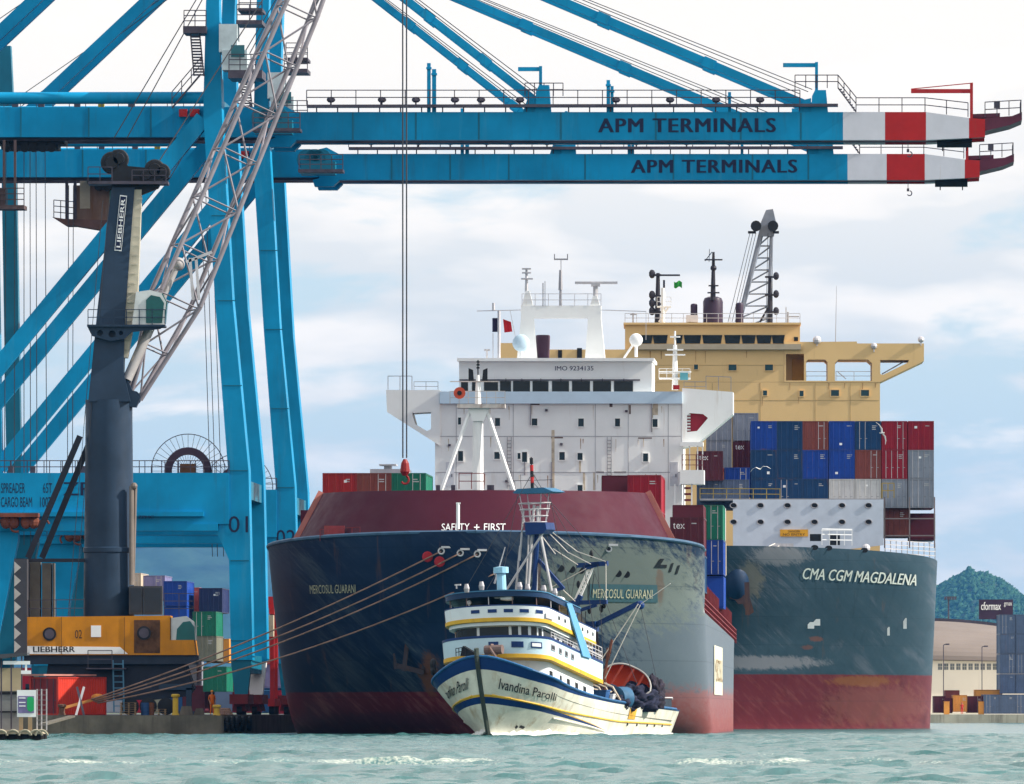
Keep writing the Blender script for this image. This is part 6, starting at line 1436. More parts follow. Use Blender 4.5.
def fishing_boat():
    P = BF.P; root = BF.empty('fishing_boat'); root.rotation_euler[1] = R(-2.2); tag(root, 'cream and blue wooden fishing boat under way before the ships', 'fishing boat')
    vb = [(-0.5, 0), (-0.22, 0), (0.0, 0), (.16, 0), (.32, 0), (.48, 1), (.565, 2), (.595, 0), (.70, 0), (.80, 0), (.865, 1), (.93, 1), (1.0, 1)]
    NA = 80; L_ = 32.0; b = MB(); rows = []
    band = lambda a: max(.03, 1 - (a / 15.0) ** 2)
    def vv(v, a): return v if v <= 0 else v * band(a) if v < .6 else .595 * band(a) + (v - .595) * (.865 - .595 * band(a)) / .27 if v < .865 else v + (1 - v) * .5 * min(1, a / 12)
    for v, _ in vb:
        st = 1.7 * max(0, 1 - max(0, v)) ** 1.2
        rows.append([(lambda a: (0.0 if i == 0 else bd_(a, vv(v, a)) * (1 + min(0, v) * .9), a, vv(v, a) * zs(a) if v > 0 else v * 3.0))(st + (L_ - st) * (i / NA) ** 1.8) for i in range(NA + 1)])
    for sg in (-1, 1):
        n = len(b.v); w = NA + 1; b.v += [(sg * x, y, z) for r in rows for x, y, z in r]
        for j in range(len(vb) - 1):
            fs = [(n + j * w + i, n + j * w + i + 1, n + (j + 1) * w + i + 1, n + (j + 1) * w + i) for i in range(NA)]; b.f += fs; b.m += [vb[j][1]] * len(fs)
    b.mi = 0; st = [r[-1] for r in rows]; k = len(st); b.add([(-x, y, z) for x, y, z in st] + st, [(i, i + 1, k + i + 1, k + i) for i in range(k - 1)])
    b.build('hull', [BW, BNAVY, BYEL], root, smooth=35)
    # deck inside the bulwark and its rail cap
    b = MB(); vs = []
    aa = [0.4 + 29.4 * i / 40 for i in range(41)]
    for a in aa: vs += [(-bd_(a, .8) + .05, a, zs(a) - .75), (bd_(a, .8) - .05, a, zs(a) - .75)]
    b.add(vs, [(2 * i, 2 * i + 1, 2 * i + 3, 2 * i + 2) for i in range(40)]); b.build('deck', mat('boat_deck_grey', (.16, .15, .13), .8, var=.3), root)
    b = MB(); pts = [Vector((sg * bd_(a, 1), a, zs(a) + .02)) for sg, r in ((-1, [30 * (i / 50) ** 1.6 for i in range(50, -1, -1)]), (1, [30 * (i / 50) ** 1.6 for i in range(1, 51)])) for a in r]; b.path(pts, .09, 6); b.path([pts[0], pts[-1]], .09, 6); b.build('rail_cap', mat('rail_cap_blue', (.02, .10, .24), .5, var=.25), root)
    b = MB()
    for sg in (-1, 1): b.path([b_on(a, max(.07, .42 * band(a)), sg, .05) for a in [5.5 + i * .5 for i in range(18)]], .06, 6); b.build('rubbing_strake', BW, root); b = MB(); b.path([b_on(a, .60 - .20 * min(1, a / 16), sg, .02) for a in [.7 + i * .6 for i in range(50)]], .06, 6); b.build('yellow_strake', BYEL, root); b = MB()
    b = MB(); b.path([Vector((0, 1.7 * max(0, 1 - v) ** 1.2 - .08, v * zs(0))) for v in [i / 12 for i in range(-1, 14) if i >= 0]] + [Vector((0, -.1, zs(0) + .5))], .17, 6); b.build('stem_post', mat('stem_dark_olive', (.045, .055, .045), .6, var=.3), root)
    # name on both bows
    for sg, p0, p1 in ((1, 500, 558), (-1, 441, 471)):
        X = lambda u: (p0 + (p1 - p0) * u - 480) / 15.45
        def f(u, w): v = .675 + .125 * w; a = solve_a(X(u), v, sg); return b_on(a, v, sg, .05)
        lettering('boat_name', 'Ivandina Parolli', BLACK, root, f, bold=.015, shear=.35)
    # hawse rust and scupper holes
    for a in (17.5, 19.5, 22, 24, 26.5):
        b = MB(); p = b_on(a, .33, 1, .0); b.lathe([(.11, -.02), (.11, .04)], p, 10, 'x'); b.build('scupper', BLACK, root)
    b = MB(); vs = [b_on(a, v, 1, .035) for a in (17.3, 18.0, 18.7) for v in (.5, .68, .86)]; b.add(vs, [(3 * i + j, 3 * i + j + 1, 3 * i + j + 4, 3 * i + j + 3) for i in range(2) for j in range(2)]); b.build('rust_streak', mat('hull_amber_stain', (.55, .30, .04), .7, var=.4, vs=2), root)
    for px0, px1, py in ((514, 517, 720), (518, 524, 723)):
        b = MB(); a = solve_a((px0 - 480) / 15.45, .15, 1); a2 = solve_a((px1 - 480) / 15.45, .15, 1); b.add([b_on(a, .16, 1, .03), b_on(a2, .13, 1, .03), b_on(a2, .17, 1, .03), b_on(a, .20, 1, .03)], [(0, 1, 2, 3)]); b.build('registration_mark', BLACK, root)
    # ---- main-deck cabin and lower tier
    o0 = outline(3.25, 3.2, 1.6, 13.0); b = MB(); slab(b, o0, 2.6, 5.2); cab = b.build('main_cabin', BWH, root, smooth=35)
    T0 = along(o0)[1]
    for px in (552, 562, 569, 577, 585):
        b = MB(); s = s_of_px(o0, px); panel(b, o0, s, s + (.5 if px != 562 else .3), 3.75, 4.5); b.build('porthole', BLACK, cab)
    o1 = outline(3.7, 2.1, 1.9, 13.6, pw=.9); b = MB(); slab(b, grow(o1, .03), 5.02, 5.28); b.build('lower_rim', BYEL, root, smooth=35)
    b = MB(); wall(b, o1, 5.28, 6.32, .08, .06); lw = b.build('lower_bulwark', BSHADE, root, smooth=35)  # white bulwark tinted pale blue, its sky shade put into the colour
    b = MB(); wall(b, grow(o1, .08), 6.32, 6.48, .18); b.build('bulwark_cap', BNAVY, root, smooth=35)
    T1 = along(o1)[1]
    for px, w in ((447.5, .5), (497, .5), (521, .62), (540, .6), (556, .45), (563, .3), (569, .3), (575, .3)):
        s = s_of_px(o1, px) if px > 450 else T1 * .30; b = MB(); panel(b, o1, s - w / 2 - .08, s + w / 2 + .08, 5.68, 6.06, .075, .06); fr_ = b.build('port_frame', BNAVY if px < 548 else GREYST, lw); b = MB(); panel(b, o1, s - w / 2, s + w / 2, 5.76, 5.98, .09, .04); b.build('port_glass', WHITE2 if px in (540,) else (WINB if px > 545 else BNAVY), fr_)
    # ---- wheelhouse with its windows
    o2 = outline(3.0, 3.1, 1.2, 11.5, pw=.85); b = MB(); slab(b, o2, 5.4, 7.5); wh = b.build('wheelhouse', BWH, root, smooth=35)
    for p0, p1, z0, z1 in ((462, 465.5, 6.42, 7.2), (466.5, 472.5, 6.42, 7.25), (475, 480.5, 6.42, 7.25), (483.5, 512.5, 6.5, 7.25), (515.5, 522, 6.42, 7.22), (525, 532, 6.42, 7.2), (535, 540.5, 6.4, 7.2), (542.3, 545.6, 6.35, 7.15), (547, 558, 6.5, 7.15), (560, 562.5, 6.2, 7.05), (565.5, 568, 6.15, 7.0)):
        s0, s1 = s_of_px(o2, p0), s_of_px(o2, p1)
        b = MB(); panel(b, o2, s0, s1, z0, z1, .02, .06); b.build('window', WINB, wh)
    b = MB(); s0 = s_of_px(o2, 570); panel(b, o2, s0, s0 + 1.0, 5.9, 6.95, .03, .06); b.build('door', mat('boat_door_red', (.35, .05, .03), .6), wh)
    b = MB(); at, T2 = along(grow(o2, .08)); 
    b.rail([Vector((q[0], q[1], 6.48 + HDZ(q[1]))) for q in [along(grow(o1, .02))[0](T1 * (.66 + .34 * i / 8)) for i in range(9)]], .38, .025, .8, 2); b.build('side_rail', PALE, root)
    # ---- flying bridge
    o3 = outline(3.55, 2.3, 1.9, 12.9, pw=.9); b = MB(); slab(b, grow(o3, .04), 7.42, 7.66); b.build('flybridge_rim', BYEL, root, smooth=35)
    b = MB(); slab(b, grow(o3, -.2), 7.2, 7.41); b.build('flybridge_soffit', BWH, root, smooth=35)
    b = MB(); wall(b, o3, 7.66, 8.42, .08, .05); fb = b.build('flybridge_bulwark', BWH, root, smooth=35)
    b = MB(); wall(b, grow(o3, .06), 8.42, 8.5, .14); b.build('bulwark_cap', BNAVY, fb, smooth=35)
    T3 = along(o3)[1]
    for px, w in ((455, .4), (466, .62), (480, .6), (497, .6), (513, .6), (529, .6), (544, .5), (563, .28), (569, .28), (581, .22), (586, .22), (591, .22), (596, .22)):
        s = s_of_px(o3, px) if px > 458 else T3 * .315; b = MB(); panel(b, o3, s - w / 2, s + w / 2, 7.98, 8.2, .06, .05); b.build('port_glass', BNAVY if px < 560 else WINB, fb)
    b = MB(); at, _ = along(o3); s = s_of_px(o3, 553); panel(b, o3, s - .35, s + .55, 7.72, 8.05, .12, .12); b.build('life_raft_pod', PALE, fb)
    # canopy on posts, console and a dark wall put in for the shade below it
    o4 = outline(3.55, 2.4, 1.9, 10.2, pw=.9); b = MB(); slab(b, o4, 9.05, 9.42); n = len(b.v); slab(b, grow(o4, -.5), 9.42, 9.56); cn = b.build('canopy', BROOF, root, smooth=35)
    b = MB(); wall(b, grow(o4, .05), 9.39, 9.46, .1); b.build('canopy_edge', mat('canopy_edge_blue', (.05, .16, .28), .4), cn)
    b = MB(); b.box(-2.7, 2.7, 8.2, 8.4, 7.0, 8.9); b.box(-2.4, 2.4, 4.6, 5.3, 7.2, 8.5); b.build('console_and_shade_wall', mat('flybridge_shade_navy', (.01, .025, .07), .6), root)
    at, T4 = along(grow(o4, -.12)); 
    for i in range(13): q = at(T4 * (.03 + .94 * i / 12)); b = MB(); b.tube((q[0], q[1], 7.7 + HDZ(q[1])), (q[0], q[1], 9.06 + HDZ(q[1])), .035, 6); b.build('canopy_post', mat('post_rust_brown', (.16, .10, .09), .6) if i % 3 else PALE, cn)
    b = MB(); b.ball((-1.6, 3.2, 8.75), .16); b.tube((-1.6, 3.2, 8.75), (-1.6, 3.2, 8.3), .05, 5); q = P(513, 589, 3.0); b.lathe([(.12, -.5), (.2, -.1), (.2, .3)], (q[0], 3.0, 8.95), 10, 'x'); q = P(503, 588.5, 3); b.box(q[0] - .2, q[0] + .2, 2.9, 3.1, 8.95, 9.02); b.build('searchlight', WHITE2, root)
    # pale blue side strut, vent post, whip aerials
    b = MB(); q0, q1 = P(567, 603, 7.2), P(583, 656, 9.6); q0[0] = 3.62; q1[0] = 3.85; q0[1] = 7.7; q1[1] = 10.2
    b.add([Vector((3.66, 7.3, 8.55)), Vector((3.66, 8.3, 8.5)), Vector((3.9, 11.0, 4.95)), Vector((3.9, 9.4, 5.1)), Vector((3.56, 7.3, 8.55)), Vector((3.56, 8.3, 8.5)), Vector((3.8, 11.0, 4.95)), Vector((3.8, 9.4, 5.1))], [(0, 1, 2, 3), (7, 6, 5, 4), (0, 4, 5, 1), (1, 5, 6, 2), (2, 6, 7, 3), (3, 7, 4, 0)]); b.build('side_strut', BPALE, root)
    b = MB(); q = P(507, 587, 5); b.lathe([(.32, 9.3), (.3, 10.6), (.5, 10.62), (.5, 11.0), (.1, 11.05)], (q[0], 5, 0), 12); b.build('vent_post', mat('vent_sky_blue', (.25, .48, .62), .4), root)
    b = MB(); b.tube(P(500, 583, 5.5), P(512, 547, 5.5), .06, 5, .03); b.tube(P(462, 587, 3.5), P(462, 583, 3.5), .05, 5); b.rect(BF, 460, 466, 582.5, 584, 3.5, .1); b.ball((3.1, 7.2, 8.75), .45, 1.1, .8, .6); b.build('roof_fitting', PALE, root)
    # ---- fore mast with crow's nest
    A = 10.6; PM = lambda x, y, d=0: P(x, y, A + d); M_ = mat('mast_grey_white', (.45, .44, .45), .5, var=.2)
    ms = MB()
    for (x0, y0, x1, y1, r, d) in ((527, 545, 520, 598, .07, .5), (532, 508, 526, 560, .07, .4), (542.5, 505, 532, 605, .10, 0), (546, 506, 541, 600, .10, .7), (547, 530, 557, 592, .10, -.3), (554, 528, 511, 590, .08, -.4), (537, 525, 530, 600, .06, .8)): ms.tube(PM(x0, y0, d), PM(x1, y1, d), r, 6)
    mast = ms.build('mast', M_, root)
    b = MB(); b.tube(PM(544.5, 532, .3), PM(538, 606, .3), .17, 7); b.beam(PM(545, 560, .4), PM(569, 590, .4), .22); b.beam(PM(569, 589, .4), PM(561, 591, .4), .2); b.build('mast_blue_leg', BNAVY, mast)
    b = MB(); b.front(BF, [(521.5, 492), (526, 488.5), (552, 488), (562, 492.5), (556, 493.5), (523, 493)], A - 1.0, 2.4); b.build('nest_roof', mat('nest_roof_blue', (.03, .13, .24), .5), mast)
    b = MB(); b.front(BF, [(532, 522), (553, 523), (554, 530), (550, 534), (533, 535)], A - .7, 1.7); b.build('nest_floor', BNAVY, mast)
    b = MB(); c = PM(543, 507, .3)
    for dz, r in ((-1.0, .75), (-.6, .85), (-.15, .98), (.25, 1.05)): b.ring(c + Vector((0, 0, dz)), r, .035, 20, 'z')
    for k in range(8): t = k * .785; b.tube(c + Vector((.75 * math.cos(t), .75 * math.sin(t), -1.0)), c + Vector((1.08 * math.cos(t), 1.08 * math.sin(t), 1.0 if k % 2 else .3)), .03, 5)
    b.build('nest_cage', PALE, mast)
    b = MB(); b.tube(PM(541.5, 489), PM(541.3, 457), .05, 5); b.tube(PM(522, 480), PM(562, 480.5), .025, 4); b.tube(PM(524, 489), PM(524, 480), .02, 4); b.tube(PM(560, 489), PM(560, 480), .02, 4); b.tube(PM(530, 489), PM(530, 474), .02, 4); b.build('aerial', STEEL, mast)
    for y, m_ in ((461, BLACK), (468, RED), (474, BLACK), (480, RED), (485, BLACK)): b = MB(); b.lathe([(.12, -.2), (.12, .2)], PM(541.4, y), 8); b.build('mast_light', m_, mast)
    # ---- after derrick: white ladder boom, blue cross-trees, long lifting boom
    A2 = 17.0; PD = lambda x, y, d=0: P(x, y, A2 + d)
    d_ = MB()
    for s in (0, 4): d_.beam(PD(580 + s, 600), PD(597 + s, 565), .12)
    for k in range(11): t = k / 10; d_.beam(PD(580 + 17 * t, 600 - 35 * t), PD(584 + 17 * t, 600 - 35 * t), .08)
    dr = d_.build('derrick', WHITE2, root)
    b = MB(); b.beam(PD(583, 566), PD(614, 565), .3); b.beam(PD(590, 569), PD(606, 565), .3); b.build('cross_tree', BNAVY, dr); b = MB(); b.beam(PD(574, 603), PD(612, 603.5), .28); b.beam(PD(584, 611), PD(602, 606), .22); b.beam(PD(577, 612), PD(586, 596), .3); b.beam(PD(578, 618), PD(582, 600), .4); b.tube(PD(577, 640), PD(581, 600), .16, 6); b.build('cross_tree', BNAVY, dr)
    b = MB(); b.beam(PD(594, 628.5, 1), PD(644, 606, 1), .32); b.box(PD(592, 0, 1)[0], PD(601, 0, 1)[0], A2 + .6, A2 + 1.4, PD(0, 634, 1)[2], PD(0, 624, 1)[2]); b.ball(PD(645, 608, 1), .3); b.tube(PD(597, 634, 1), PD(597, 665, 1), .14, 6); b.build('lifting_boom', BNAVY, root)
    b = MB()
    for x0, y0, x1, y1, d in ((554, 528, 584, 553, 2), (584, 553, 612, 564, 2), (553, 530, 574, 553, 1), (574, 553, 597, 566, 2), (548, 535, 562, 555, 0), (612, 566, 611, 602, 4), (560, 549, 584, 566, 3), (645, 608, 607, 680, 6), (643, 607, 602, 664, 6.2), (555, 588, 592, 570, 4), (646, 607, 676, 588, 5), (568, 590, 580, 602, 4)): b.tube(P(x0, y0, A + d), P(x1, y1, A + d), .035, 4)
    b.build('rigging', ROPEW, root)
    b = MB()
    for x0, y0, x1, y1, d in ((527, 492, 505, 590, 1), (558, 493, 575, 596, 2), (541, 470, 592, 566, 3), (541, 475, 470, 588, -3), (541, 480, 612, 565, 4), (533, 525, 492, 588, -2), (552, 525, 566, 598, 1), (590, 566, 600, 650, 6), (604, 566, 606, 655, 6), (583, 566, 575, 605, 5), (598, 566, 640, 690, 8), (550, 534, 545, 590, 0), (536, 535, 548, 595, 1), (645, 607, 660, 690, 8)): b.tube(P(x0, y0, A + d), P(x1, y1, A + d), .02, 4)
    b.build('stay_wire', WIRE, root)
    for x, y, d in ((525, 586, 2), (533, 588, 3), (549, 590, 2), (560, 594, 1), (472, 587, -4), (487, 585, -3)):
        b = MB(); q = P(x, y, A - 5 + d); b.lathe([(.16, -.3), (.2, -.05), (.12, .25)], q, 8); b.build('roof_lamp', GREYST, root)
    b = MB()
    for x0, y0, x1, y1 in ((586, 610, 586, 640), (590, 612, 588, 645), (596, 572, 594, 600), (600, 575, 596, 598)): b.tube(PD(x0, y0, .3), PD(x1, y1, .3), .03, 4)
    for x, y in ((594, 611), (606, 610), (609, 606), (584, 585), (598, 555)): b.ball(PD(x, y, .2), .18, .8, .8, 1.5, 7, 5)
    b.build('block_and_tackle', BLACK, root)
    # after rails of the lower tier, hanging gear
    b = MB(); e = [Vector((q[0], q[1], 6.2 + HDZ(q[1]))) for q in o1[-3:]]; b.rail([Vector((3.6, 13.6, 6.3 + HDZ(13.6))), Vector((-3.6, 13.6, 6.3 + HDZ(13.6)))], .8, .03, 1, 2); b.rail([Vector((3.72, 10.5, 6.5 + HDZ(10.5))), Vector((3.72, 13.6, 6.5 + HDZ(13.6)))], .9, .03, .6, 3); b.build('after_rail', PALE, root)
    # stern platform box
    b = MB(); q0, q1 = P(640, 704, 28), P(665, 713, 28); b.box(q0[0], q1[0], 26.4, 29.6, 1.2, q0[2] + .25); sb = b.build('stern_locker', mat('locker_dark', (.02, .03, .045), .6), root); b = MB(); b.rail([Vector((q0[0], 26.3, q0[2] + .2)), Vector((q1[0] + .05, 26.3, q0[2] + .2)), Vector((q1[0] + .05, 29.6, q0[2] + .2))], .12, .05, 3, 1); b.build('locker_rim', PALE, sb)
    b = MB()
    for px in (586, 592, 599, 606): a_ = random.uniform(14.2, 16.5); p = P(px, 697, a_); b.path([p + Vector((0, 0, .8)), p + Vector((.5, .2, .55)), p + Vector((1.0, .3, -.4))], .07, 5)
    b.path([P(593, 690, 15), P(604, 693, 15.5), P(615, 694, 16.5), P(620, 700, 17)], .08, 5); b.build('deck_pipe', mat('pipe_buff', (.38, .33, .26), .6, rust=.3), root)
    b = MB(); b.front(BF, [(487, 655), (494, 644), (500, 655)], 1.2, .5); b.lathe([(.3, -.6), (.3, .6)], P(497, 650, 1.3), 12, 'x'); b.tube(P(493, 648, 1), P(500, 660, .6), .1, 6); b.build('anchor_windlass', mat('windlass_rust', (.16, .11, .1), .7, rust=.5), root)
    b = MB(); q = P(472, 650, 1.3); b.front(BF, [(463, 655), (466, 645), (477, 652), (478, 656)], 1.3, .5); b.rail([P(459, 655, 1.6), P(468, 654, 1.2)], .5, .03, .3, 2); b.build('bow_anchor', BLACK, root)
    b = MB()
    for y, r in ((662, .32), (668, .3)): p = Vector((-4.0, 2.6, (712 - y) / 15.4 + 1.6)); b.ball(p, r, .7, 1, 1.2, 8, 6)
    b.build('side_fender', BLACK, root)
    return root


boat = fishing_boat()
for k, (x0, y0, x1, y1, a, lb, m_) in enumerate(((600, 668, 612, 640, 16.5, 'rusty brown pole leaning aft of the boat lower deck, the longer one', mat('pole_rusty_brown', (.14, .05, .03), .8)), (604, 668, 608, 648, 17.0, 'rusty brown pole leaning aft of the boat lower deck, the shorter one', mat('pole_rusty_brown', (.14, .05, .03), .8)))):
    b = MB(); b.tube(BF.world(BF.P(x0, y0 + 24, a)), BF.world(BF.P(x1, y1, a)), .09, 7); tag(b.build('pole', m_), lb, 'pole')
for k, (px, py, a, lb) in enumerate(((600, 694, 15.0, 'blue fish crate on the boat deck just aft of the cabin'), (607, 698, 15.8, 'white fish crate on the boat deck beside the dark nets'))):
    b = MB(); b.prism([(-.5, 0), (.5, 0), (.58, .5), (-.58, .5)], -.4, .4); b.prism([(-.62, .5), (.62, .5), (.62, .57), (-.62, .57)], -.45, .45); o = b.build('crate', mat('crate_blue', (.02, .08, .22), .5) if k == 0 else WHITE2); p = BF.world(BF.P(px, py, a)); o.location = (p.x, p.y, p.z - .3); o.rotation_euler = (0, 0, R(-20)); tag(o, lb, 'crate')
# skiff lying heeled on the after deck, nets heaped round it: things carried by the boat
SKF = Frame(0, 0, 20)
c0 = BF.world(BF.P(627, 680.5, 20.5)); sk = bpy.data.objects.new('skiff', None); COL.objects.link(sk); sk.location = c0; sk.scale = (.86, .86, .86)
sk.rotation_euler = Matrix.Rotation(R(-20), 3, 'Z').to_4x4().to_euler(); tag(sk, 'small skiff with an orange inside heeled over on the fishing boat stern', 'skiff')


def skiff_shell(sc, name, m):
    b = MB(); n, k = 22, 12; vs = []; tilt = Matrix.Rotation(R(62), 3, 'X'); dip = Matrix.Rotation(R(24), 3, 'Y')
    for i in range(n + 1):
        l = -1 + 2 * i / n; w = 1.28 * max(0.0, 1 - abs(l) ** 2.6) ** .7; d = 1.05 * max(0, 1 - abs(l) ** 3) ** .5
        for j in range(k + 1):
            t = -math.pi / 2 + math.pi * j / k; p = Vector((l * 2.15 * sc, w * sc * math.sin(t), -d * sc * math.cos(t))); vs.append(dip @ (tilt @ p))
    b.add(vs, [(i * (k + 1) + j, i * (k + 1) + j + 1, (i + 1) * (k + 1) + j + 1, (i + 1) * (k + 1) + j) for i in range(n) for j in range(k)]); o = b.build(name, m, sk, smooth=True)
    rim = [[Vector(vs[i * (k + 1)]) for i in range(n + 1)], [Vector(vs[i * (k + 1) + k]) for i in range(n + 1)]]; return o, rim


skiff_shell(1.0, 'hull', mat('skiff_dark_outside', (.03, .03, .045), .6)); o, rim = skiff_shell(.96, 'inner_skin', mat('skiff_orange_inside', (.50, .05, .010), .5, var=.2, rust=.2, rcol=(.2, .02, .01)))
b = MB(); [b.path(r, .07, 6) for r in rim]; b.build('gunwale', mat('skiff_gunwale_grey', (.40, .38, .36), .6, var=.2), sk)
b = MB()
for l in (-1.0, 0.0, 1.0): p, q = rim[0][11 + int(l * 5)], rim[1][11 + int(l * 5)]; b.beam(p.lerp(q, .03), p.lerp(q, .97), .16, .06)
b.build('thwart', mat('skiff_thwart_red', (.22, .03, .015), .6), sk)


def heap(name, c, r, seed, m, label, cat, squash=(1, 1, .6)):
    b = MB(); b.ball((0, 0, 0), 1, 1, 1, 1, 64, 36)
    vs = []
    for v in b.v:
        d = Vector(v); n_ = noise.fractal(d * 2.6 + Vector((seed, 0, 0)), .7, 2.1, 6) * .30; d = d * (1 + n_); vs.append((d.x * r[0], d.y * r[1], max(-r[2] * .7, d.z * r[2])))
    b.v = vs; o = b.build(name, m, None, smooth=True); o.location = c; o.rotation_euler = (0, 0, R(-20)); tag(o, label, cat); return o


heap('net_pile', BF.world(BF.P(632, 701, 21)), (1.7, 2.2, 1.05), 2.2, NET, 'dark heap of netting on the after deck below the skiff', 'net')
heap('net_pile', BF.world(BF.P(653, 696, 23.2)), (.75, 1.0, 1.2), 5.1, mat('net_plum_black', (.022, .018, .028), .95, var=.6, vs=3), 'blackish net hanging down behind the skiff end', 'net')
heap('net_pile', BF.world(BF.P(612, 703, 17.5)), (1.6, 2.0, 1.0), 8.7, NET, 'dark net bundle just forward of the blue drum', 'net')
b = MB(); b.lathe([(.2, -.55), (.75, -.5), (.75, .5), (.2, .55)], (0, 0, 0), 18, 'y'); dm = b.build('drum', mat('drum_blue', (.03, .10, .19), .6, var=.3), None, smooth=40); dm.location = BF.world(BF.P(621, 698, 17)); dm.rotation_euler = (0, 0, R(-40)); tag(dm, 'blue net drum on the after deck beside the dark nets', 'drum')

# ------------------------------------------------------------------ people


def person(loc, yaw, shirt, trousers, label, pose='stand', hat=None, h=1.74):
    """A clothed figure grown as one skin from a jointed skeleton."""
    s = h / 1.74; J = {}; E = []; Rr = []
    def add(n, p, r, par=None):
        J[n] = len(J); V.append(Vector(p) * s); Rr.append(r * s)
        if par: E.append((J[par], J[n]))
    V = []
    add('pel', (0, 0, .95), .135); add('waist', (0, 0, 1.1), .125, 'pel'); add('chest', (0, .01, 1.3), .155, 'waist'); add('nk', (0, .01, 1.46), .07, 'chest'); add('hd0', (0, -.01, 1.56), .085, 'nk'); add('hd', (0, -.015, 1.66), .098, 'hd0'); add('top', (0, -.01, 1.72), .06, 'hd')
    fw = {'stand': (.05, .12), 'reach': (-.35, -.30), 'lean': (-.18, .08)}[pose]
    for k, sg in enumerate((-1, 1)):
        n = 'lr'[k]; f = fw[k]
        add('sh' + n, (sg * .19, .01, 1.41), .062, 'chest'); add('el' + n, (sg * .26, .05 + f * .4, 1.15), .045, 'sh' + n); add('wr' + n, (sg * .24, -.06 + f, .92 + (.25 if pose == 'reach' else 0)), .034, 'el' + n); add('pm' + n, (sg * .235, -.09 + f * 1.1, .84 + (.27 if pose == 'reach' else 0)), .038, 'wr' + n)
        base = V[J['pm' + n]] / s
        for q in range(4): add('f%d%s' % (q, n), base + Vector((-.03 + q * .02, -.02, -.055)), .0095, 'pm' + n); add('g%d%s' % (q, n), base + Vector((-.03 + q * .02, -.005, -.10 + abs(q - 1.5) * .008)), .008, 'f%d%s' % (q, n))
        add('t' + n, base + Vector((-sg * .045, -.035, -.01)), .010, 'pm' + n); add('u' + n, base + Vector((-sg * .05, -.05, -.045)), .009, 't' + n)
        add('hp' + n, (sg * .095, 0, .88), .095, 'pel'); add('kn' + n, (sg * .11, -.03 + sg * .05, .49), .062, 'hp' + n); add('an' + n, (sg * .115, .03 + sg * .04, .10), .045, 'kn' + n); add('to' + n, (sg * .125, -.13 + sg * .04, .04), .042, 'an' + n)
    me = bpy.data.meshes.new('person'); me.from_pydata([tuple(v) for v in V], E, []); o = bpy.data.objects.new('person', me); COL.objects.link(o)
    md = o.modifiers.new('skin', 'SKIN'); md.use_smooth_shade = True
    for i, sv_ in enumerate(me.skin_vertices[0].data): sv_.radius = (Rr[i], Rr[i]); sv_.use_root = (i == 0)
    sub = o.modifiers.new('sub', 'SUBSURF'); sub.levels = sub.render_levels = 1
    dg = bpy.context.evaluated_depsgraph_get(); new = bpy.data.meshes.new_from_object(o.evaluated_get(dg)); o.modifiers.clear(); o.data = new; new.name = 'person'
    skin = mat('skin_brown', (.30, .16, .10), .6, var=.05); new.materials.clear()
    for m_ in (skin, shirt, trousers, BLACK): new.materials.append(m_)
    for p in new.polygons:
        z, x = p.center.z / s, abs(p.center.x) / s
        p.material_index = 0 if z > 1.47 or (x > .17 and z < 1.12 and z > .6) else 1 if z > .98 else 2 if z > .09 else 3
    b = MB(); b.ball((0, .012 * s, 1.69 * s), .112 * s, 1, 1.08, .8, 12, 7); b.v = [(x, y, max(z, 1.665 * s + y * .25)) for x, y, z in b.v]; b.build('hair' if hat is None else 'hard_hat', hat or mat('hair_black', (.015, .012, .01), .8), o, smooth=True)
    b = MB(); b.ball((0, -.115 * s, 1.62 * s), .02 * s, .8, 1.2, 1.2, 8, 5); b.build('nose', skin, o)
    for sg in (-1, 1): b = MB(); b.ball((sg * .035 * s, -.098 * s, 1.645 * s), .012 * s, 1, .6, .7, 8, 5); b.build('eye', BLACK, o); b = MB(); b.ball((sg * .095 * s, .0, 1.63 * s), .024 * s, .4, .8, 1.2, 8, 5); b.build('ear', skin, o)
    b = MB(); b.box(-.025 * s, .025 * s, -.105 * s, -.09 * s, 1.575 * s, 1.583 * s); b.build('mouth', mat('lips', (.22, .08, .07), .6), o)
    o.location = loc; o.rotation_euler = (0, 0, yaw); tag(o, label, 'person'); return o


ORG = mat('workwear_orange', (.60, .12, .01), .7); SHW = mat('shirt_off_white', (.60, .58, .54), .8); TRO = mat('trousers_dark', (.03, .035, .05), .8)
dz_ = 5.28 + HDZ(12.6); person(BF.world((3.0, 12.6, dz_ + .02)), R(50), SHW, TRO, 'person in a white shirt and dark trousers at the boat after rail', 'reach')
person(Vector(((212 - CX) / F * 797, 797, QZ + .02)), R(20), ORG, ORG, 'worker in orange overalls and helmet standing on the quay', 'lean', mat('helmet_orange', (.6, .2, .02), .4))
person(Vector(((962 - CX) / F * 1646, 1646, 1.25)), R(0), RED, RED, 'person in red overalls standing before the orange container on the far quay', 'stand', RED)

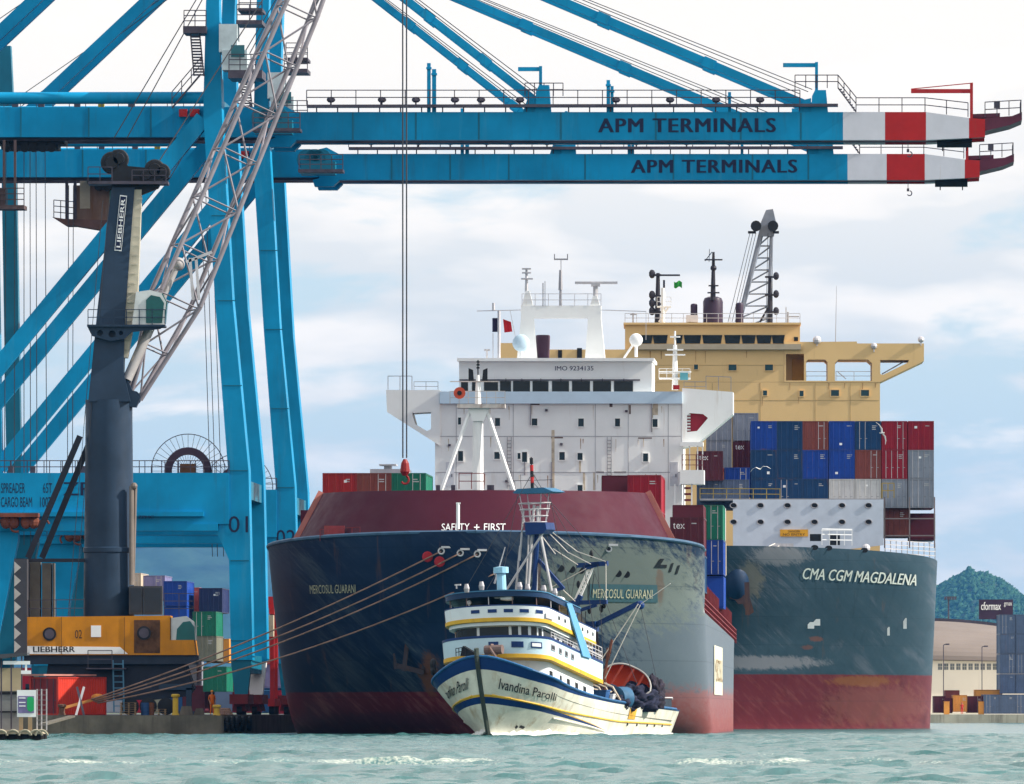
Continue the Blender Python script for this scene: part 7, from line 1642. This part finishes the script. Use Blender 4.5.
# ------------------------------------------------------------------ things along the near quay and the jetty
for px, Y, lb, m_, hgt in ((175.5, 784, 'tall yellow bollard post on the quay edge', mat('bollard_ochre', (.42, .27, .03), .7, var=.3, rust=.4), 1.5), (243, 781.5, 'squat yellow bollard below crane leg 01', mat('bollard_ochre', (.42, .27, .03)), .75), (62, 781.5, 'rusty bollard that holds the mooring lines', mat('bollard_rust', (.12, .06, .04), .8, var=.4), .8)):
    x = (px - CX) / F * Y; x = min(x, -20.6) if px > 200 else x; b = MB(); b.lathe([(.27, 0), (.25, .1), (.2, .2), (.2, hgt - .25), (.3, hgt - .18), (.3, hgt - .05), (.2, hgt)], (0, 0, 0), 14); o = b.build('bollard', m_, None, smooth=40); o.location = (x, Y, QZ); tag(o, lb, 'bollard')
for k, (px, Y, w, h_, lb) in enumerate(((186, 786, 1.0, .65, 'low concrete block beside the tall yellow bollard'), (199, 786.5, .8, .5, 'smaller concrete block near the worker in orange'))):
    b = MB(); b.prism([(-w / 2, 0), (w / 2, 0), (w / 2 - .15, h_), (-w / 2 + .2, h_)], 0, .9); o = b.build('concrete_block', CONC); o.location = ((px - CX) / F * Y, Y, QZ); tag(o, lb, 'block')
# red site container, turned so that its ribbed long wall catches the sun
SH = Frame((58 - CX) / F * 785, 785, 32, QZ)
body, frame, doors = cont_mesh(2.44, 2.7, 6.06); o = bpy.data.objects.new('site_container', body); COL.objects.link(o); o.location = SH.world((-1.22, 0, 0)); o.rotation_euler = (0, 0, -R(32)); setm(o, mat('site_red_paint', (.50, .035, .018), .5, var=.15, wave=0)); tag(o, 'red ribbed container used as a store on the quay, before the chassis', 'container')
c = bpy.data.objects.new('corner_frame', frame); COL.objects.link(c); c.parent = o; setm(c, mat('site_red_frame', (.35, .03, .02), .5))
for d, rods in doors: q_ = bpy.data.objects.new('door', d); COL.objects.link(q_); q_.parent = o; setm(q_, mat('site_shaded_red_door', (.16, .015, .02), .5)); r_ = bpy.data.objects.new('locking_rod', rods); COL.objects.link(r_); r_.parent = q_; setm(r_, STEEL)  # door end painted a darker red to stand for its shade
b = MB(); b.box(-3.4, .2, -.3, 6.3, 2.78, 2.9); b.build('sunshade', mat('shade_rusty_pink', (.34, .17, .14), .7, var=.3), o); b = MB()
for x, y in ((-1.1, .2), (1.1, .2), (1.1, 5.8), (-1.1, 5.8)): b.box(x - .04, x + .04, y - .04, y + .04, 2.7, 2.79)
b.build('shade_prop', STEEL, o); o.children[-2].location = (1.4, 0, 0)
for k, (px, lb) in enumerate(((76, 'pale leaning pole propped by the red store'), (84, 'dark leaning pole propped by the red store'))):
    b = MB(); b.beam((0, 0, 0), (.55 if k == 0 else -.5, .3, 2.0), .16, .1); o = b.build('leaning_pole', PALE if k == 0 else STEEL); o.location = ((px - CX) / F * 781, 781, QZ); tag(o, lb, 'pole')
b = MB(); b.ball((0, 0, 0), .34, 1.5, .9, .9, 12, 8); b.v = [(x, y, z + noise.noise(Vector((x, y, z)) * 4) * .1) for x, y, z in b.v]; o = b.build('chafe_guard', mat('chafe_orange', (.42, .14, .02), .8, var=.4, vs=4), None, smooth=True); p = Vector((-29.4, 782, QZ + 1.1)); o.location = (-28.9, 782.2, QZ + 1.2); tag(o, 'orange chafe guard bundled round the mooring lines at the quay', 'chafe guard')
b = MB(); b.beam((-31.2, 781.6, QZ + .55), (-28.9, 782.2, QZ + 1.2), .2); o = b.build('mooring_tail', mat('tail_orange', (.36, .15, .04), .8, var=.3)); tag(o, 'thick orange rope tail between the rusty bollard and the chafe guard', 'rope')
for k, (px, Y, lb) in enumerate(((128, 786, 'stack of weathered pallets under the yellow machine house'), (158, 788, 'lower stack of weathered pallets beside the tall yellow bollard'))):
    b = MB()
    for i in range(6 - 3 * k):
        b.box(-.6, .6, 0, 1, i * .15 + .10, i * .15 + .13)
        for x in (-.55, 0, .45): b.box(x, x + .1, 0, 1, i * .15, i * .15 + .10)
    o = b.build('pallet_stack', mat('pallet_timber', (.20, .13, .07), .85, var=.35, vs=3)); o.location = ((px - CX) / F * Y, Y, QZ + .02); tag(o, lb, 'pallets')
for k, (px, Y, m_, lb) in enumerate(((145, 787, mat('barrel_blue', (.02, .06, .16), .5), 'blue steel barrel between the two pallet stacks'), (150, 787.4, mat('barrel_rust', (.16, .06, .03), .8), 'rusty steel barrel beside the blue one on the quay'))):
    b = MB(); b.lathe([(.29, 0), (.29, .28), (.31, .3), (.29, .32), (.29, .58), (.31, .6), (.29, .62), (.29, .88)], (0, 0, 0), 16); o = b.build('barrel', m_, None, smooth=30); o.location = ((px - CX) / F * Y, Y, QZ + .02); tag(o, lb, 'barrel')
for k, (px, lb) in enumerate(((225, 'coil of dark hawser on the quay by the squat yellow bollard'),)):
    b = MB(); [b.ring((0, 0, .08 + i * .12), .5 - .06 * i, .08, 20, 'z') for i in range(4)]; o = b.build('rope_coil', ROPE, None, smooth=True); o.location = ((px - CX) / F * 783, 783, QZ); tag(o, lb, 'rope')
# timber jetty with tyres, booth, notice and fence
JF = Frame(0, 600, 0); JP = JF.P
root = JF.empty('jetty'); tag(root, 'small timber jetty with hanging tyre loops at the water edge', 'jetty')
b = MB(); x0, x1 = JP(-40, 0)[0], JP(42, 0)[0]; b.box(x0, x1, 0, 5, .42, .62); b.build('deck', mat('jetty_pale_timber', (.36, .30, .22), .85, var=.4, vs=2), root)
for px in (-10, 4, 18, 31, 41):
    for y in (.2, 4.6): b = MB(); x = JP(px, 0)[0]; b.tube((x, y, -1.5), (x, y, .45), .13, 8); b.build('pile', mat('pile_black_timber', (.02, .018, .018), .9), root)
for px in (1, 13, 25, 36, 41.5): b = MB(); q = JP(px, 737, -.12); b.ring((q[0], -.12, .28), .34, .07, 18, 'y', .2, math.pi - .2, 6); b.build('tyre_loop', mat('tyre_pale_rim', (.30, .27, .20), .9, var=.5, vs=3), root)
b = MB(); b.box(x0, x1, .4, .6, -.6, .41); b.build('fender_board', BLACK, root)
root = JF.empty('booth'); tag(root, 'narrow beige and grey booth with an awning on the jetty', 'booth')
b = MB(); b.rect(JF, -8, 21, 668, 691, 1.2, 1.4); b.build('upper_panel', mat('booth_buff', (.46, .37, .24), .7, var=.15), root)
b = MB(); b.rect(JF, -8, 21, 691, 730.4, 1.25, 1.3); lb_ = b.build('lower_panel', mat('booth_grey', (.22, .22, .22), .7, var=.2), root); b = MB(); b.rect(JF, -8, 21, 692, 694.5, 1.2, .06); b.build('panel_band', BLACK, lb_); b = MB(); b.rect(JF, -8, 21, 711, 712.5, 1.2, .06); b.build('panel_band', BLACK, lb_)
for px in (0.5, 10.5, 21): b = MB(); b.rect(JF, px, px + 1.4, 656, 730.4, .9, .1); b.build('post', STEEL, root)
b = MB(); b.front(JF, [(-12, 655), (27, 652.5), (27, 655), (-12, 660)], .4, 3.0); b.build('awning', mat('awning_slate', (.06, .06, .07), .6), root); b = MB(); b.rect(JF, 3, 30, 661, 664.5, .6, .08); b.rect(JF, 21, 31, 670.5, 674, .6, .08); b.rect(JF, 25, 27, 664, 671, .62, .06); b.build('awning_bracket', WHITE2, root)
root = JF.empty('notice'); tag(root, 'white notice with violet text and a green emblem on two legs on the jetty', 'sign')
b = MB(); b.rect(JF, 17, 36, 690, 717, .2, .08); b.build('board', WHITE2, root); b = MB(); b.rect(JF, 18, 34, 696, 713, .17, .02); b.build('field', mat('notice_violet', (.20, .17, .33), .6), root)
b = MB(); b.front(JF, [(27, 699), (28, 697), (32, 696.5), (34, 699), (34, 710), (31, 712), (28, 710.5), (27, 708)], .14, .02); b.build('emblem', mat('emblem_green', (.02, .36, .12), .6), root)
for y in (697.5, 702, 705.5): b = MB(); b.rect(JF, 19, 25.5, y, y + 1, .14, .02); b.build('text_line', WHITE2, root)
for px in (19, 28): b = MB(); b.rect(JF, px, px + 4, 717, 730.4, .2, .12); b.build('leg', mat('notice_leg_timber', (.30, .21, .12), .8), root)
root = JF.empty('fence'); tag(root, 'grey wire fence with posts beside the notice on the jetty', 'fence')
for px in (36.5, 41, 46): b = MB(); b.rect(JF, px, px + 1.2, 689, 730.4, 2.2, .08); b.build('post', PALE, root)
b = MB()
for y in range(690, 730, 5): b.tube(JP(36, y, 2.2), JP(47, y, 2.2), .015, 4)
b.build('wire_panel', GREYST, root)
root = bpy.data.objects.new('gangway', None); COL.objects.link(root); root.location = (-27, 612, 0); tag(root, 'short pale gangway with a drooping rail between jetty and quay', 'gangway')
b = MB(); p0, p1 = Vector(((43 - CX) / F * 640, 640, .9)), Vector(((72 - CX) / F * 778, 778, 1.3)); 
b.beam(p0, p1, .45, .12, (0, 0, 1)); b.v = [(x + 27, y - 612, z) for x, y, z in b.v]; b.build('plank', CONC, root)
b = MB()
for px in (240, 258): pass
for k, yq in enumerate((3, 9, 15, 22, 30)):
    b = MB(); b.ring((0, 0, 0), .42, .16, 18, 'x', k=7); o = b.build('tyre_fender', BLACK, None, smooth=True); o.location = QF.world((.18, yq, .75)); o.rotation_euler = (0, 0, -R(2)); tag(o, 'black tyre hung on the quay side wall in the shade of the ship', 'tyre', 'tyres along the quay side')

# ------------------------------------------------------------------ seagulls


def gull(loc, yaw, bank, label, lift, sz=1.0):
    b = MB(); prof = [(.005, -.24), (.04, -.2), (.075, -.08), (.08, .03), (.055, .14), (.03, .22), (.005, .28)]; b.lathe(prof, (0, 0, 0), 10, 'y')
    b.ball((0, -.25, .03), .05, 1, 1.1, 1, 8, 6)
    for sg in (-1, 1):
        seg = [(0.05, .02, .12), (.35, .02 + .20 * lift, .11), (.72, .02 + .10 * lift, .06), (1.0, -.12 * lift, .012)]; vs = []
        for x, z, c in seg: sw = -.05 * math.sin(x * 3) + x * x * .12; vs += [(sg * x, -c + sw, z), (sg * x, c + sw, z), (sg * x, c + sw, z - .018), (sg * x, -c + sw, z - .018)]
        b.add(vs, [(4 * i + j, 4 * i + (j + 1) % 4, 4 * i + 4 + (j + 1) % 4, 4 * i + 4 + j) for i in range(3) for j in range(4)] + [(12, 13, 14, 15)])
    b.add([(-.03, .24, .01), (.03, .24, .01), (.07, .40, .01), (-.07, .40, .01), (0, .3, -.012)], [(0, 1, 2, 3), (0, 4, 1), (1, 4, 2), (2, 4, 3), (3, 4, 0)])
    b.v = [(x * sz, y * sz, z * sz) for x, y, z in b.v]
    o = b.build('seagull', mat('gull_white_feathers', (.75, .75, .74), .7, var=.06), None, smooth=50); o.location = loc; o.rotation_euler = (R(5), bank, yaw); tag(o, label, 'bird', 'seagulls in flight')
    k = MB(); k.lathe([(.016, -.36), (.02, -.3)], (0, 0, .025), 6, 'y'); k.build('beak', mat('beak_yellow', (.6, .35, .03), .5), o)


gull(((882 - CX) / F * 900, 900, (HY - 433) / F * 900 + CH), R(35), R(62), 'white gull banking steeply in front of the crimson containers', .5, 1.0)
gull(((760 - CX) / F * 880, 880, (HY - 469) / F * 880 + CH), R(-20), R(-8), 'white gull gliding with arched wings before the navy containers', 1.0, .85)

# ------------------------------------------------------------------ foam where hulls meet the water
b = MB(); rng_ = random.Random(5)


def foam_line(pts, w, h):
    n = len(pts); vs = []; m_ = 6
    for i, p in enumerate(pts):
        t = (Vector(pts[min(n - 1, i + 1)]) - Vector(pts[max(0, i - 1)])).normalized(); nn = Vector((t.y, -t.x, 0))
        k = .45 + .9 * abs(noise.noise(Vector((i * .41, w * 7, 0))))
        for j in range(m_ + 1):
            u = j / m_; q = Vector(p) + nn * w * (u - .15) * k; vs.append((q.x, q.y, -.06 + h * k * math.sin(math.pi * min(1, u * .95 + .05)) + .05 * noise.noise(Vector((i * .9, j * 1.3, 2)))))
    b.add(vs, [(i * (m_ + 1) + j, i * (m_ + 1) + j + 1, (i + 1) * (m_ + 1) + j + 1, (i + 1) * (m_ + 1) + j) for i in range(n - 1) for j in range(m_)])


for sg in (-1, 1):
    pts = [BF.world((sg * (bd_(a, 0) + .02), a, 0)) for a in [1.5 + 28.6 * (i / 70) ** 1.5 for i in range(71)]]
    foam_line(pts if sg > 0 else pts[::-1], 1.3, .40); foam_line(pts[:26] if sg > 0 else pts[:26][::-1], 1.0, .62)
foam_line([BF.world((2.6 - 5.2 * i / 20, 30.2, 0)) for i in range(21)], 2.4, .30)
foam_line([BF.world((4.5 + i * .32, 8 + i * .9, 0)) for i in range(40)][::-1], .8, .10)
foam_line([BF.world((-4.5 - i * .30, 5 + i * .8, 0)) for i in range(30)], .8, .12)
FOAM = mat('wake_white_water', (.66, .68, .66), .8, var=.25, vs=2.5)
tag(b.build('wake_foam', FOAM, None, smooth=True), 'white water curling along the fishing boat waterline', 'wake', kind='stuff')

# ------------------------------------------------------------------ sea air
b = MB(); b.box(-5200, 5200, -60, 27800, -4, 620); hz = b.build('haze', None)
hz.data.materials.clear(); m = bpy.data.materials.new('sea_haze'); m.use_nodes = True; nt = m.node_tree; nt.nodes.clear(); out = nt.nodes.new('ShaderNodeOutputMaterial'); pv = nt.nodes.new('ShaderNodeVolumePrincipled')
pv.inputs['Color'].default_value = (0.09, 0.40, 0.96, 1); pv.inputs['Density'].default_value = 0.000016; pv.inputs['Anisotropy'].default_value = 0.2
nt.links.new(pv.outputs[0], out.inputs['Volume']); hz.data.materials.append(m); tag(hz, kind='stuff')
